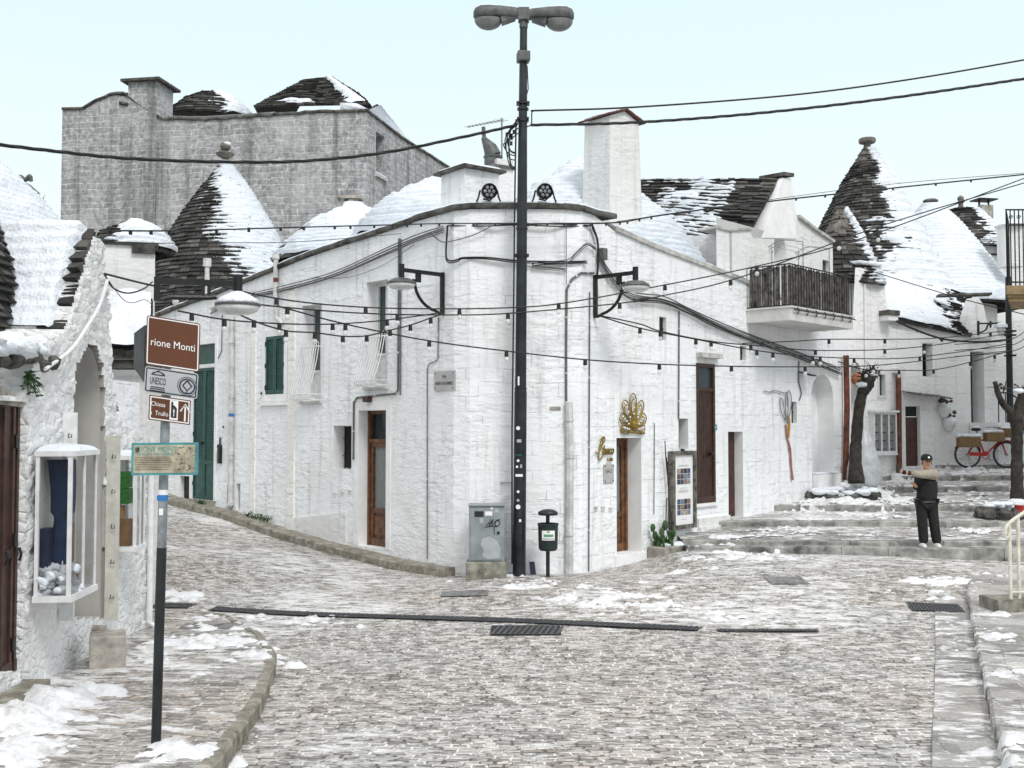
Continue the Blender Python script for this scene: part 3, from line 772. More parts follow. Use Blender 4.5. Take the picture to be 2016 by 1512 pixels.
# right sidewalk with its worn kerb
KR = catmull([ghit(u, v) for u, v in ((2030, 1118), (1962, 1128), (1922, 1145), (1905, 1170), (1910, 1210), (1924, 1285), (1942, 1375), (1960, 1460), (1985, 1560), (2010, 1700))], 5)
tag(kerbstones('kerb_right', KR, 0.30, lambda x, y: 0.11, RSIDE, 1, 0.7, 8), kind='structure')
krx = np.array([p[0] for p in KR]); kry = np.array([p[1] for p in KR]); od2 = np.argsort(kry)
YY, AA = np.meshgrid(np.linspace(5, 18.6, 90), np.linspace(0, 1, 14), indexing='ij')
x0 = np.interp(YY, kry[od2], krx[od2]) + 0.27; XX = x0 + (0.95 * smooth(YY, 4, 15) + .55) * AA
mb = MB(); mb.grid(np.stack([XX, YY, gz(XX, YY) + 0.115], -1)); tag(mb.build('sidewalk_right', RSIDE, smooth=True), kind='structure')

mb = MB(); YY, AA = np.meshgrid(np.linspace(6, 16.6, 80), np.linspace(0, 1, 6), indexing='ij'); XX = np.interp(YY, kry[od2], krx[od2]) - .50 + .49 * AA
mb.grid(np.stack([XX, YY, gz(XX, YY) + 0.016], -1)); tag(mb.build('gutter', RSIDE, smooth=True), kind='structure')
# the stepped street
STEPS = [((1358, 1076), 21.1, (1990, 1080), 20.4), ((1368, 1064), 21.6, (1990, 1067), 20.85), ((1465, 1026), 23.3, (1990, 1027), 22.6),
         ((1563, 996), 25.1, (1990, 996), 24.4), ((1690, 961), 27.2, (1990, 957), 26.5), ((1753, 938), 29.0, (1990, 937), 28.5), ((1880, 916), 30.5, (2003, 915), 30.2)]
SL = []
for (ul, vl), yl, (ur, vr), yr in STEPS: SL.append((at(ul, vl, yl), at(ur, vr, yr)))
def step_line(i, x):
    a, b = SL[i]; t = (x - a[0]) / (b[0] - a[0]); w = 0.05 * np.sin(x * 1.3 + i * 2) + 0.02 * np.sin(x * 3.1 + i)
    return a[1] + (b[1] - a[1]) * t + w, a[2] + (b[2] - a[2]) * np.clip(t, -.6, 1.4)
RISE = [0.15, 0.09, 0.115, 0.13, 0.12, 0.12, 0.10]
def stair_z(x, y):
    z = -9.0
    for i in range(7):
        yf, zf = step_line(i, x)
        if y >= yf and (i > 1 or x > 3.45):
            if i < 6:
                yn, zn = step_line(i + 1, x); z = zf + (zn - RISE[i + 1] - zf) * min(1, (y - yf) / (yn - yf))
            else: z = zf + 0.03 * (y - yf)
    return z
treads = MB(); xs = np.linspace(0.8, 17, 66)
for i in range(7):
    xs = np.linspace(3.45 if i < 2 else 0.8, 17, 66); yf, zf = step_line(i, xs); yf = yf + 0.27
    if i < 6: yn, zn = step_line(i + 1, xs); zn = zn - RISE[i + 1]; yn = yn + 0.02
    else: yn, zn = yf * 0 + 44, zf + 0.6
    T_ = np.linspace(0, 1, 9)[:, None]
    P = np.stack([np.repeat(xs[None], 9, 0), yf * (1 - T_) + yn * T_, zf * (1 - T_) + zn * T_ - 0.006 * (T_ < .01)], -1)
    P[..., 2] += 0.012 * fbm(P, 1.5, 7 + i, 2)
    treads.grid(P)
tag(treads.build('stepped_street', STEPM, smooth=True), kind='structure')
ris = MB(); rr = random.Random(4)
for i in range(7):
    x = 3.45 if i < 2 else 0.8
    while x < 17:
        w = rr.uniform(.7, 1.35); e = [x + .004, x + w - .004]; j = rr.uniform(-.012, .012); P = []
        (ya, za), (yb, zb) = step_line(i, e[0]), step_line(i, e[1]); dz = rr.uniform(-.006, .006) + .006
        ris.add([(e[0], ya + j, za - .55), (e[1], yb + j, zb - .55), (e[1], yb + j, zb + dz - .02), (e[0], ya + j, za + dz - .02), (e[0], ya + j + .02, za + dz), (e[1], yb + j + .02, zb + dz),
                 (e[1], yb + .30, zb + dz), (e[0], ya + .30, za + dz), (e[0], ya + .3, za - .55), (e[1], yb + .3, zb - .55)],
                [(0, 1, 2, 3), (3, 2, 5, 4), (4, 5, 6, 7), (0, 3, 4, 7, 8), (1, 9, 6, 5, 2)])
        x += w
tag(ris.build('step_risers', RISER), kind='structure')
# ------------------------------------------------------------------ the whitewashed corner house
def sweep(mb, path, S, prof, zf, closed=True, mi=0):
    rings = []
    for q in S:
        n1, _ = path.nrm(max(q - .02, 0)); n2, _ = path.nrm(min(q + .02, path.s[-1])); n = n1 + n2; n = n / np.linalg.norm(n)
        k = 1 / max(.6, float(n @ n1)); b = path.P(q, 0)
        rings.append([b + n * d * k + np.array([0, 0, zf(q) + dz]) for d, dz in prof])
    m = len(prof); Vv = [p for r_ in rings for p in r_]; F_ = []
    for a in range(len(rings) - 1):
        for c in range(m if closed else m - 1):
            c2 = (c + 1) % m; F_.append((a * m + c, (a + 1) * m + c, (a + 1) * m + c2, a * m + c2))
    if closed: F_.append(tuple(range(m))); F_.append(tuple((len(rings) - 1) * m + c for c in range(m - 1, -1, -1)))
    mb.add(Vv, F_, None, mi)
def srange(a, b, n, path=None):
    S = list(np.linspace(a, b, n))
    if path: S += [q for q in path.s if a < q < b]
    return sorted(set(round(float(q), 4) for q in S))
def zinterp(path, pts):
    q = sorted(path.hit(u, v) for u, v in pts); qs = [a for a, _ in q]; zs = [b for _, b in q]
    return lambda s_: float(np.interp(s_, qs, zs))
H = HOUSE
LEFTTOP = [(288, 633), (330, 616), (433, 578), (613, 504), (800, 444), (878, 408)]
zt_left = zinterp(LWALL, LEFTTOP)
sA = LWALL.s[-1] * .985; sFr0 = H.s[4]; sFr1 = H.s[6]; sB = H.s[8]
zFront = H.hit(1020, 411)[1]
s_step = H.hit(1209, 445)[0]
zr_pts = [(1211, 455), (1290, 490), (1400, 531), (1445, 548), (1660, 640)]
_q = sorted(H.hit(u, v) for u, v in zr_pts)
def house_top(q):
    if q <= sA: return min(zt_left(q), zFront)
    if q <= s_step: return zFront
    return float(np.interp(q, [a for a, _ in _q], [b for _, b in _q]))
ch = thing('corner_house', 'long white stone house on the street corner with chamfered front under a dark coping', 'house', at(1023, 1132, 19.7))
HO = {}
def hole(k, u0, u1, vt, vb, dep): a, b, c, d = H.rect(u0, u1, vt, vb); HO[k] = (a, b, c, d, dep); return HO[k]
hole('door', 706, 760, 808, 1078, .30); hole('swin', 656, 692, 838, 924, .30)
hole('bw1', 721, 763, 553, 762, .30); hole('bw2', 594, 633, 600, 790, .30)
hole('gshut', 524, 560, 662, 776, .10); hole('gdoor', 380, 423, 678, 984, .12)
hole('slot', 447, 455, 955, 1000, .25); hole('slot2', 465, 473, 952, 1003, .25)
hole('bdoor', 1214, 1263, 862, 1090, .42); hole('tall', 1371, 1407, 716, 990, .07); hole('nich', 1336, 1355, 824, 884, .25)
hole('door2', 1434, 1463, 850, 1028, .25); hole('lowin', 354, 373, 937, 984, .12); hole('rw1', 1298, 1312, 624, 669, .10); hole('rw2', 1457, 1469, 681, 709, .12)
hole('rw3', 1558, 1569, 791, 833, .12); hole('arch', 1598, 1641, 736, 966, .45); hole('fnich', 985, 1008, 949, 975, .06)
def brk(k): return s_step if k else 0
mb = MB()
holesL = [HO[k] for k in HO if HO[k][1] < s_step]; holesR = [HO[k] for k in HO if HO[k][0] > s_step]
wallstrip(mb, H, -3.3, house_top, holesL, 0.6, 0, s_step); wallstrip(mb, H, -3.3, lambda q: house_top(max(q, s_step + .001)), holesR, 0.6, s_step, H.s[-1])
archfill(mb, H, HO['arch'])
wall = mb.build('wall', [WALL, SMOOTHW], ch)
# backs of niches and slots
for k in ('arch', 'fnich'): mb = MB(); a, b, c, d, e = HO[k]; wbox(mb, H, a, b, c, d, -e - .02, -e); mb.build('niche_back', SMOOTHW, ch)
for k in ('slot', 'slot2', 'nich', 'lowin'): mb = MB(); a, b, c, d, e = HO[k]; wbox(mb, H, a, b, c, d, -e - .02, -e); mb.build('vent_slot', DARK, ch)
# coping
mb = MB(); S = srange(0.0, s_step, 60, H); r = random.Random(3); jit = {q: r.uniform(-.012, .012) for q in S}
sweep(mb, H, S, [(-.30, .001), (.07, .001), (.08, .04), (.07, .095), (-.30, .10)], lambda q: house_top(min(q, s_step - .001)) + jit[q])
cop = mb.build('coping', COPING, ch)
mb = MB(); S2 = srange(s_step + .01, H.s[-1], 24, H)
sweep(mb, H, S2, [(-.26, .001), (.05, .001), (.05, .09), (-.26, .10)], lambda q: house_top(q))
mb.build('coping', COPINGL, ch)
mb = MB(); jt = {q: r.uniform(.0, .05) for q in S}
sweep(mb, H, S, [(-.9, -.12), (-.9, .14), (-.28, .17), (-.01, .14), (.02, .098), (-.20, .08)], lambda q: house_top(min(q, s_step - .001)) + jt[q] * .5)
S3 = srange(s_step + .02, H.s[-1], 40, H); jt.update({q: r.uniform(-.02, .06) for q in S3})
sweep(mb, H, S3, [(-.8, -.1), (-.8, .14), (-.22, .17), (-.03, .13), (-.05, .098), (-.20, .08)], lambda q: house_top(q) + jt[q] * .5)
mb.build('coping_snow', SNOW, ch, smooth=True)
# flat roof behind the parapets, under snow
inner = [H.P(q, 0, -.28) for q in srange(0, H.s[-1], 30, H)]
tops = [house_top(q) - .22 for q in srange(0, H.s[-1], 30, H)]
pts = [(p[0], p[1], min(z, 3.6)) for p, z in zip(inner, tops)]
back = np.array([0.2, 36.0, 2.4]); mb = MB()
for a, b in zip(pts, pts[1:]): mb.add([a, b, tuple(back)], [(0, 1, 2)])
mb.build('flat_roof', SNOW, ch)

def leaf(k, f0=0, f1=1, z0=0, z1=1): a, b, c, d, e = HO[k]; return a + (b - a) * f0, a + (b - a) * f1, c + (d - c) * z0, c + (d - c) * z1
# wooden door on the left facade
def wood_door(k, d, trans, mat, panel=.36):
    a, b, c, t, e = HO[k]; w = b - a; fr = .07
    zt = c + (t - c) * trans
    o = MB(); wbox(o, H, a, a + fr, c, t, -e, d); wbox(o, H, b - fr, b, c, t, -e, d); wbox(o, H, a + fr, b - fr, t - fr, t, -e, d)
    if trans < 1: wbox(o, H, a + fr, b - fr, zt - fr, zt, -e, d)
    D = o.build('door', mat, ch)
    lt = zt - (fr if trans < 1 else 0) - (fr if trans >= 1 else 0); zp = c + (lt - c) * panel; st = .10
    o = MB(); d2 = d - .03
    wbox(o, H, a + fr, a + fr + st, c, lt, -e, d2); wbox(o, H, b - fr - st, b - fr, c, lt, -e, d2); wbox(o, H, a + fr + st, b - fr - st, lt - st, lt, -e, d2)
    wbox(o, H, a + fr + st, b - fr - st, zp - st, zp, -e, d2); wbox(o, H, a + fr + st, b - fr - st, c, c + .16, -e, d2)
    zm = c + .16 + (zp - st - c - .16) * .55
    wbox(o, H, a + fr + st, b - fr - st, c + .16, zp - st, -e, d2 - .03); wbox(o, H, a + fr + st + .04, b - fr - st - .04, c + .22, zp - st - .06, -e, d2 - .012)
    o.build('door_leaf', mat, D)
    o = MB(); wbox(o, H, a + fr + st, b - fr - st, zp, lt - st, -e, d2 - .05); o.build('glass_panel', FROST, D)
    if trans < 1: o = MB(); wbox(o, H, a + fr, b - fr, zt, t - fr, -e, d - .08); o.build('transom_pane', WGLASS, D)
    o = MB(); s_ = b - fr - .05 if k == 'door' else a + fr + .05
    o.tube([H.P(s_, c + 1.0, d2), H.P(s_, c + 1.0, d2 + .05), H.P(s_ - .1 if k == 'door' else s_ + .1, c + 1.0, d2 + .05)], .011, 6); o.build('handle', IRON, D)
    return D
wood_door('door', -.22, .79, WOODB); wood_door('bdoor', -.34, 1.0, WOODB)
# stone doorstep slabs
# small dark window with bars
a, b, c, t, e = HO['swin']; o = MB()
wbox(o, H, a + .02, b - .02, c + .02, t - .02, -e - .03, -e + .02); wn = o.build('window', DARK, ch)
o = MB()
for f in (.12, .38, .62, .88): q = a + (b - a) * f; o.tube([H.P(q, c, -e + .06), H.P(q, t, -e + .06)], .009, 6)
for f in (.3, .7): z = c + (t - c) * f; o.tube([H.P(a, z, -e + .06), H.P(b, z, -e + .06)], .008, 6)
o.build('bars', IRON, wn)
# French windows behind white belly grilles
for k in ('bw1', 'bw2'):
    a, b, c, t, e = HO[k]; o = MB(); w = .07
    wbox(o, H, a, a + w, c, t, -e - .05, -e + .05); wbox(o, H, b - w, b, c, t, -e - .05, -e + .05); wbox(o, H, a + w, b - w, t - w, t, -e - .05, -e + .05); wbox(o, H, a + w, b - w, c, c + w, -e - .05, -e + .05)
    m_ = (a + b) / 2; wbox(o, H, m_ - .05, m_ + .05, c + w, t - w, -e - .05, -e + .045); zc = c + (t - c) * .30; wbox(o, H, a + w, b - w, zc, zc + .06, -e - .05, -e + .04)
    wbox(o, H, a + w, b - w, c + w, zc, -e - .03, -e + .01)
    wn = o.build('window', WHITEP, ch)
    o = MB(); wbox(o, H, a + w, b - w, zc + .06, t - w, -e - .03, -e); o.build('pane', WGLASS, wn)
    o = MB(); wbox(o, H, a - .04, b + .04, c - .05, c, -.05, .06); o.build('sill', COPINGL, ch)
    g = MB(); z0, z1 = c + .03, c + (t - c) * (.47 if k == 'bw1' else .56); n = 9
    bell = [(.06, 1.0), (.09, .85), (.15, .6), (.24, .32), (.31, .14), (.30, .04), (.24, .0), (.16, .03)]
    for i in range(n):
        q = a + .02 + (b - a - .04) * i / (n - 1); P = catmull([H.P(q, z0 + (z1 - z0) * y, x) for x, y in bell], 4); g.tube(P, .010, 6)
    for z, d in ((z0 + (z1 - z0), .06), (z0 + (z1 - z0) * .10, .31), (z0 + .0, .24)):
        g.tube([H.P(a, z, 0), H.P(a + .02, z, d), H.P(b - .02, z, d), H.P(b, z, 0)], .011, 6)
    for i in range(n - 1):
        q = a + .02 + (b - a - .04) * (i + .5) / (n - 1); cz = z1 + .0
        P = [H.P(q + .045 * math.cos(x), cz + .05 + .05 * math.sin(x), .06) for x in np.linspace(0, 2 * math.pi, 10)]; g.tube(P, .008, 5, cap=False)
    g.build('window_grille', WHITEP, ch)
# louvred shutters
def louvre(k, panel, d=.0, split=2, kind='shutter'):
    a, b, c, t, e = HO[k]; w = (b - a) / split
    for i in range(split):
        x0, x1 = a + w * i + .006, a + w * (i + 1) - .006; o = MB(); st = .06
        wbox(o, H, x0, x0 + st, c + .01, t, -.06, d); wbox(o, H, x1 - st, x1, c + .01, t, -.06, d)
        wbox(o, H, x0 + st, x1 - st, t - .07, t, -.06, d); wbox(o, H, x0 + st, x1 - st, c + .01, c + .08, -.06, d)
        zz = c + .08; top = t - .07
        if panel:
            zp = c + (t - c) * panel; wbox(o, H, x0 + st, x1 - st, zp, zp + .08, -.06, d); wbox(o, H, x0 + st, x1 - st, c + .08, zp, -.06, d - .02); zz = zp + .08
        n = int((top - zz) / .05)
        for j in range(n):
            z = zz + (top - zz) * j / n; h = (top - zz) / n
            P = [H.P(x0 + st, z, d - .01), H.P(x1 - st, z, d - .01), H.P(x1 - st, z + h * 1.15, d - .045), H.P(x0 + st, z + h * 1.15, d - .045)]
            P2 = [p + np.array([0, 0, .008]) for p in P]; o.add(P + P2, [(0, 1, 2, 3), (7, 6, 5, 4), (0, 4, 5, 1), (1, 5, 6, 2), (3, 2, 6, 7), (0, 3, 7, 4)])
        wbox(o, H, x0 + st, x1 - st, zz, top, -.062, d - .055)
        s = o.build(kind, GREENP, ch)
        if kind == 'door_leaf' and i == 0:
            o = MB(); wbox(o, H, x1 - .20, x1 - .03, c + (t - c) * .42, c + (t - c) * .44, d, d + .05); o.build('handle', IRON, s)
        for f in (.12, .5, .88): o = MB(); z = c + (t - c) * f; q = x0 if i == 0 else x1; wbox(o, H, q - .02, q + .02, z - .05, z + .05, d, d + .012); o.build('hinge', IRON, s)
louvre('gshut', 0, .02)
gd = HO['gdoor']; tz = gd[2] + (gd[3] - gd[2]) * .845; full = HO['gdoor']
HO['gdoor'] = (gd[0], gd[1], gd[2], tz, gd[4]); louvre('gdoor', .27, -.01, 2, 'door_leaf'); HO['gdoor'] = full
o = MB(); wbox(o, H, gd[0], gd[1], tz + .005, tz + .10, -.10, .01); wbox(o, H, gd[0], gd[0] + .06, tz + .1, gd[3], -.1, -.02); wbox(o, H, gd[1] - .06, gd[1], tz + .1, gd[3], -.1, -.02); tf = o.build('transom', WHITEP, ch)
o = MB(); wbox(o, H, gd[0] + .06, gd[1] - .06, tz + .1, gd[3], -.11, -.07); o.build('pane', GREENP, tf)
# smooth surrounds and plinths
o = MB()
def surround(k, w, d=.02, bot=True, top=.12):
    a, b, c, t, e = HO[k]
    wbox(o, H, a - w, a - .004, c - (w if bot else 0), t + top, -.05, d); wbox(o, H, b + .004, b + w, c - (w if bot else 0), t + top, -.05, d); wbox(o, H, a - .004, b + .004, t + .004, t + top, -.05, d - .003)
    if bot: wbox(o, H, a - .004, b + .004, c - w, c - .004, -.05, d - .003)
surround('gshut', .16, .022, True, .16); o.build('window_surround', SMOOTHW, ch); o = MB(); surround('gdoor', .12, .025, False, .14); o.build('door_surround', SMOOTHW, ch); o = MB(); surround('door', .16, .012, False, .30); o.build('door_surround', SMOOTHW, ch)
o = MB(); a, b, c, t, e = HO['gshut']; wbox(o, H, a - .22, b + .2, c - .26, c - .17, -.02, .05); o.build('sill', SMOOTHW, ch)
o = MB(); s0, z0 = H.hit(563, 1027); s1, z1 = H.hit(683, 1010)
o.prism([H.P(s0, -3.0, .03), H.P(s1, -3.0, .03), H.P(s1, H.hit(683, 1008)[1], .03), H.P(s0, H.hit(563, 1022)[1], .03)], H.P(s0, 0, -.02) - H.P(s0, 0, .03)); o.build('plinth', PLASTER, ch)
o = MB(); a, b, c, t, e = HO['gdoor']; wbox(o, H, a - .05, b + .06, c - .32, c - .002, -.1, .06); o.build('doorstep', STONEB, ch)
# vertical flat pilaster strips of the left wall
for u, w in ((500, .10), (575, .14)):
    o = MB(); s_, _ = H.hit(u, 800); z = house_top(s_)
    wbox(o, H, s_ - w, s_ + w, -3.0, z - 1.2 if u < 540 else z - .6, -.05, .035); o.build('pilaster', WALL2, ch)
# tall dark plank door with its lintel slab
a, b, c, t, e = HO['tall']; o = MB(); f = .08; zt = c + (t - c) * .80
wbox(o, H, a, a + f, c, t, -.07, .02); wbox(o, H, b - f, b, c, t, -.07, .02); wbox(o, H, a + f, b - f, t - f, t, -.07, .02); wbox(o, H, a + f, b - f, zt, zt + f, -.07, .015); wbox(o, H, a + f, b - f, c, c + .14, -.07, .02)
D = o.build('door', WOODD, ch); o = MB(); n = 8
for i in range(n): q = a + f + (b - a - 2 * f) * i / n; wbox(o, H, q + .006, q + (b - a - 2 * f) / n - .006, c + .14, zt, -.06, -.01)
wbox(o, H, a + f, b - f, c + .14, zt, -.065, -.022); o.build('door_leaf', WOODD, D)
o = MB(); wbox(o, H, a + f, b - f, zt + f, t - f, -.065, -.04); o.build('transom_pane', WGLASS, D)
o = MB(); m_ = (a + b) / 2; o.lathe([(.0, 0), (.035, .0), (.03, .05), (.04, .08), (.0, .10)], H.P(m_ + .15, c + 1.05, -.01), 10, H.nrm(m_)[0]); o.tube([H.P(m_ - .1, c + 1.0, .0), H.P(m_ + .12, c + 1.0, .02)], .012, 6); o.build('handle', IRON, D)
o = MB(); wbox(o, H, a - .1, b + .05, c - .07, c - .002, -.02, .06); o.build('sill', SMOOTHW, ch)
o = MB(); s0, z0 = H.hit(1370, 697); s1, _ = H.hit(1411, 700); wbox(o, H, s0, s1, t + .12, t + .22, -.02, .16); o.build('lintel_slab', COPINGL, ch)
o = MB(); a, b, c, t, e = HO['nich']; wbox(o, H, a, a + .06, c, t, -.2, -.03); o.build('window', WOODD, ch)
a, b, c, t, e = HO['door2']; o = MB(); wbox(o, H, a, b, c, t, -e - .04, -e + .03); D = o.build('door', WOODD, ch)
o = MB(); wbox(o, H, a + .05, b - .05, c + .2, c + .9, -e + .03, -e + .045); wbox(o, H, a + .05, b - .05, c + 1.0, t - .1, -e + .03, -e + .045); o.build('door_panel', WOODR, D)
for k in ('rw1', 'rw2', 'rw3'):
    a, b, c, t, e = HO[k]; o = MB(); wbox(o, H, a, b, c, t, -e - .02, -e + .01); wn = o.build('window', DARK, ch)
    o = MB(); m_ = (a + b) / 2; wbox(o, H, m_ - .02, m_ + .02, c, t, -e + .01, -e + .03); wbox(o, H, a, b, (c + t) / 2 - .015, (c + t) / 2 + .015, -e + .01, -e + .026); o.build('frame', IRON, wn)
# white block below the second door, arch ledge, doorstep of the shop
a, b, c, t, e = HO['door2']; s0 = H.hit(1372, 1040)[0]; o = MB(); wbox(o, H, s0, b + .0, -3.2, c - .003, -.1, .10); wbox(o, H, s0, a - .02, c - .003, c + .18, -.05, .06); o.build('plinth', PLASTER, ch)
a, b, c, t, e = HO['arch']; o = MB(); wbox(o, H, a + .02, b + .08, -2.2, c + .42, -.40, .16); o.build('arch_ledge', SMOOTHW, ch)
o = MB(); wbox(o, H, a + .04, b + .06, c + .425, c + .46, -.38, .14); o.build('ledge_snow', SNOW, ch, bevel=.02)
a, b, c, t, e = HO['bdoor']; o = MB(); wbox(o, H, a - .08, b + .08, c - .30, c - .003, -.2, .04); o.build('doorstep', SMOOTHW, ch)
# pipes and conduits fixed to the walls
def wpipe(name, pts, r, mat, d=None, n=8, clamps=0, parent=None):
    d = r + .012 if d is None else d
    P = []
    for u, v in pts: s_, z_ = H.hit(u, v); P.append(H.P(s_, z_, d))
    o = MB(); o.tube(P, r, n)
    pp = o.build(name, mat, parent or ch, smooth=False)
    if clamps:
        for i in range(clamps):
            o = MB(); f = (i + .5) / clamps; k = min(len(P) - 2, int(f * (len(P) - 1))); t = f * (len(P) - 1) - k; p = P[k] * (1 - t) + P[k + 1] * t; dd = P[k + 1] - P[k]; dd = dd / np.linalg.norm(dd)
            o.tube([p - dd * .015, p + dd * .015], r * 1.25, n)
            o.build('pipe_clamp', PVC if mat is not COPPER else COPPER, pp)
    return pp
wpipe('downpipe', [(461, 622), (461, 800), (459, 990), (452, 1012)], .062, PVC, clamps=5)
wpipe('downpipe', [(548, 590), (548, 624), (556, 632), (560, 640)], .055, PVC)
p_ = H.P(*H.hit(548, 545), .10); o = MB(); q0 = H.hit(548, 590); b0 = H.P(q0[0], q0[1], .075); tz_ = at(548, 503, b0[1])[2]
o.tube([b0, (b0[0], b0[1], tz_)], .055, 10); o.tube([(b0[0], b0[1], tz_ - .08), (b0[0], b0[1], tz_ + .01)], .08, 10); fp = o.build('flue_pipe', PVC, ch)
o = MB(); o.tube([(b0[0], b0[1], tz_ - .62), (b0[0], b0[1], tz_ - .52)], .058, 10); o.build('rust_ring', COPPER, fp)
wpipe('downpipe', [(1115, 792), (1117, 900), (1116, 1128)], .075, PVC, clamps=3)
wpipe('conduit', [(1166, 538), (1142, 538), (1124, 550), (1114, 570), (1113, 680), (1113, 790)], .022, CABLEG, clamps=5)
wpipe('conduit', [(1159, 575), (1158, 800), (1157, 1125)], .013, CABLEG, clamps=4)
wpipe('conduit', [(865, 625), (864, 706), (858, 712), (846, 716), (843, 725), (843, 1100)], .011, CABLEG, clamps=6)
wpipe('conduit', [(788, 470), (787, 620), (786, 768), (780, 775), (705, 783), (699, 792), (698, 905)], .020, CABLEG, clamps=6)
wpipe('conduit', [(791, 470), (790, 778)], .014, CABLEG)
wpipe('conduit', [(1335, 612), (1334, 825)], .016, CABLEG, clamps=3)
wpipe('conduit', [(1287, 832), (1286, 1012)], .008, CABLEG)
wpipe('conduit', [(439, 620), (438, 690), (431, 706)], .012, CABLEG)
wpipe('conduit', [(1571, 712), (1570, 750), (1576, 775), (1572, 788)], .016, CABLEG)
# blue band on the downpipe
s_, z_ = H.hit(461, 817); o = MB(); o.tube([H.P(s_, z_ - .035, .074), H.P(s_, z_ + .035, .074)], .066, 10); o.build('blue_band', BLUE, ch)
# meter hatches near the doors
for u, v in ((660, 975), (675, 973), (689, 970), (1172, 1003), (1186, 1003), (1201, 1004)):
    o = MB(); s_, z_ = H.hit(u, v); wbox(o, H, s_ - .04, s_ + .04, z_ - .03, z_ + .035, -.01, .02)
    wbox(o, H, s_ - .05, s_ + .05, z_ + .035, z_ + .055, -.01, .035); o.build('meter_cover', PVC, ch)
o = MB(); s_, z_ = H.hit(728, 786); wbox(o, H, s_ - .09, s_ + .09, z_ - .06, z_ + .06, 0, .12); o.build('door_light', WOODD, ch)
o = MB(); s_, z_ = H.hit(1093, 804); wbox(o, H, s_ - .10, s_ + .10, z_ - .035, z_ + .035, 0, .015); hn = o.build('name_tile', STONEB, ch)
for u, v in ((516, 775), (441, 841)):
    o = MB(); s_, z_ = H.hit(u, v); o.tube([H.P(s_, z_, 0), H.P(s_, z_, .05), H.P(s_ + .08, z_ + .01, .06)], .012, 5); o.tube([H.P(s_ + .08, z_ - .03, .06), H.P(s_ + .08, z_ + .04, .06)], .012, 5); o.build('shutter_holdback', IRON, ch)
o = MB(); s_, z_ = H.hit(435, 895); wbox(o, H, s_ - .06, s_ + .06, z_ - .22, z_ + .2, 0, .07); o.tube([H.P(s_, z_ + .2, .03), H.P(s_, z_ + .42, .03)], .02, 6); o.lathe([(.0, 0), (.075, .0), (.06, .06), (.0, .09)], H.P(s_, z_ + .18, .04), 10); o.build('letterbox', IRON, ch)

# --- roofs of the corner house
def dome_prof(r, h, top=.28, n=10):
    return [(r * (1 - t) + top * r * t * 0 + r * .16 * math.sin(math.pi * t), h * t) for t in np.linspace(0, .86, n)] + [(r * .10, h * .95), (.03, h)]
c1 = at(1140, 840, 24.6); c1[2] = at(1140, 545, 24.6)[2]
trullo_cone(ch, c1, dome_prof(2.75, 2.62), .16, .42, (-1, .1), 1.9, .5, .15, 21, name='cone_roof', ripple=.11, res=(200, 140))
c2 = at(860, 840, 24.9); c2[2] = at(860, 480, 24.9)[2]
trullo_cone(ch, c2, dome_prof(1.9, 1.42), .15, .42, (-1, .6), 1.7, .55, .17, 22, name='dome_roof', ripple=.13, res=(160, 100))
c3 = at(690, 840, 26.5); c3[2] = at(690, 520, 26.5)[2]
trullo_cone(ch, c3, dome_prof(1.9, 1.45), .14, .42, (-1, .1), 1.35, .75, .15, 23, name='dome_roof', ripple=.08, res=(160, 100))
# low slope rising from the left parapet
E0, E1 = LWALL.P(LWALL.hit(400, 590)[0], 0, -.35), LWALL.P(LWALL.hit(800, 445)[0], 0, -.35)
E0[2] = zt_left(LWALL.hit(400, 590)[0]) - .02; E1[2] = zt_left(LWALL.hit(800, 445)[0]) + .02
R0 = E0 + np.array([1.6, 1.9, 1.25]); R1 = E1 + np.array([1.2, 1.4, .55])
slope_roof(ch, E0, E1, R0, R1, .13, .4, lambda A, Hh, P, N: 1.0 - .95 * smooth(A, .55, .1) + .75 * fbm(P * [1, 1, 2], 1.7, 8, 3) - .5 * np.exp(-((A - .42) / .1) ** 2 - ((Hh - .35) / .3) ** 2), .10, 31, name='roof_slope')
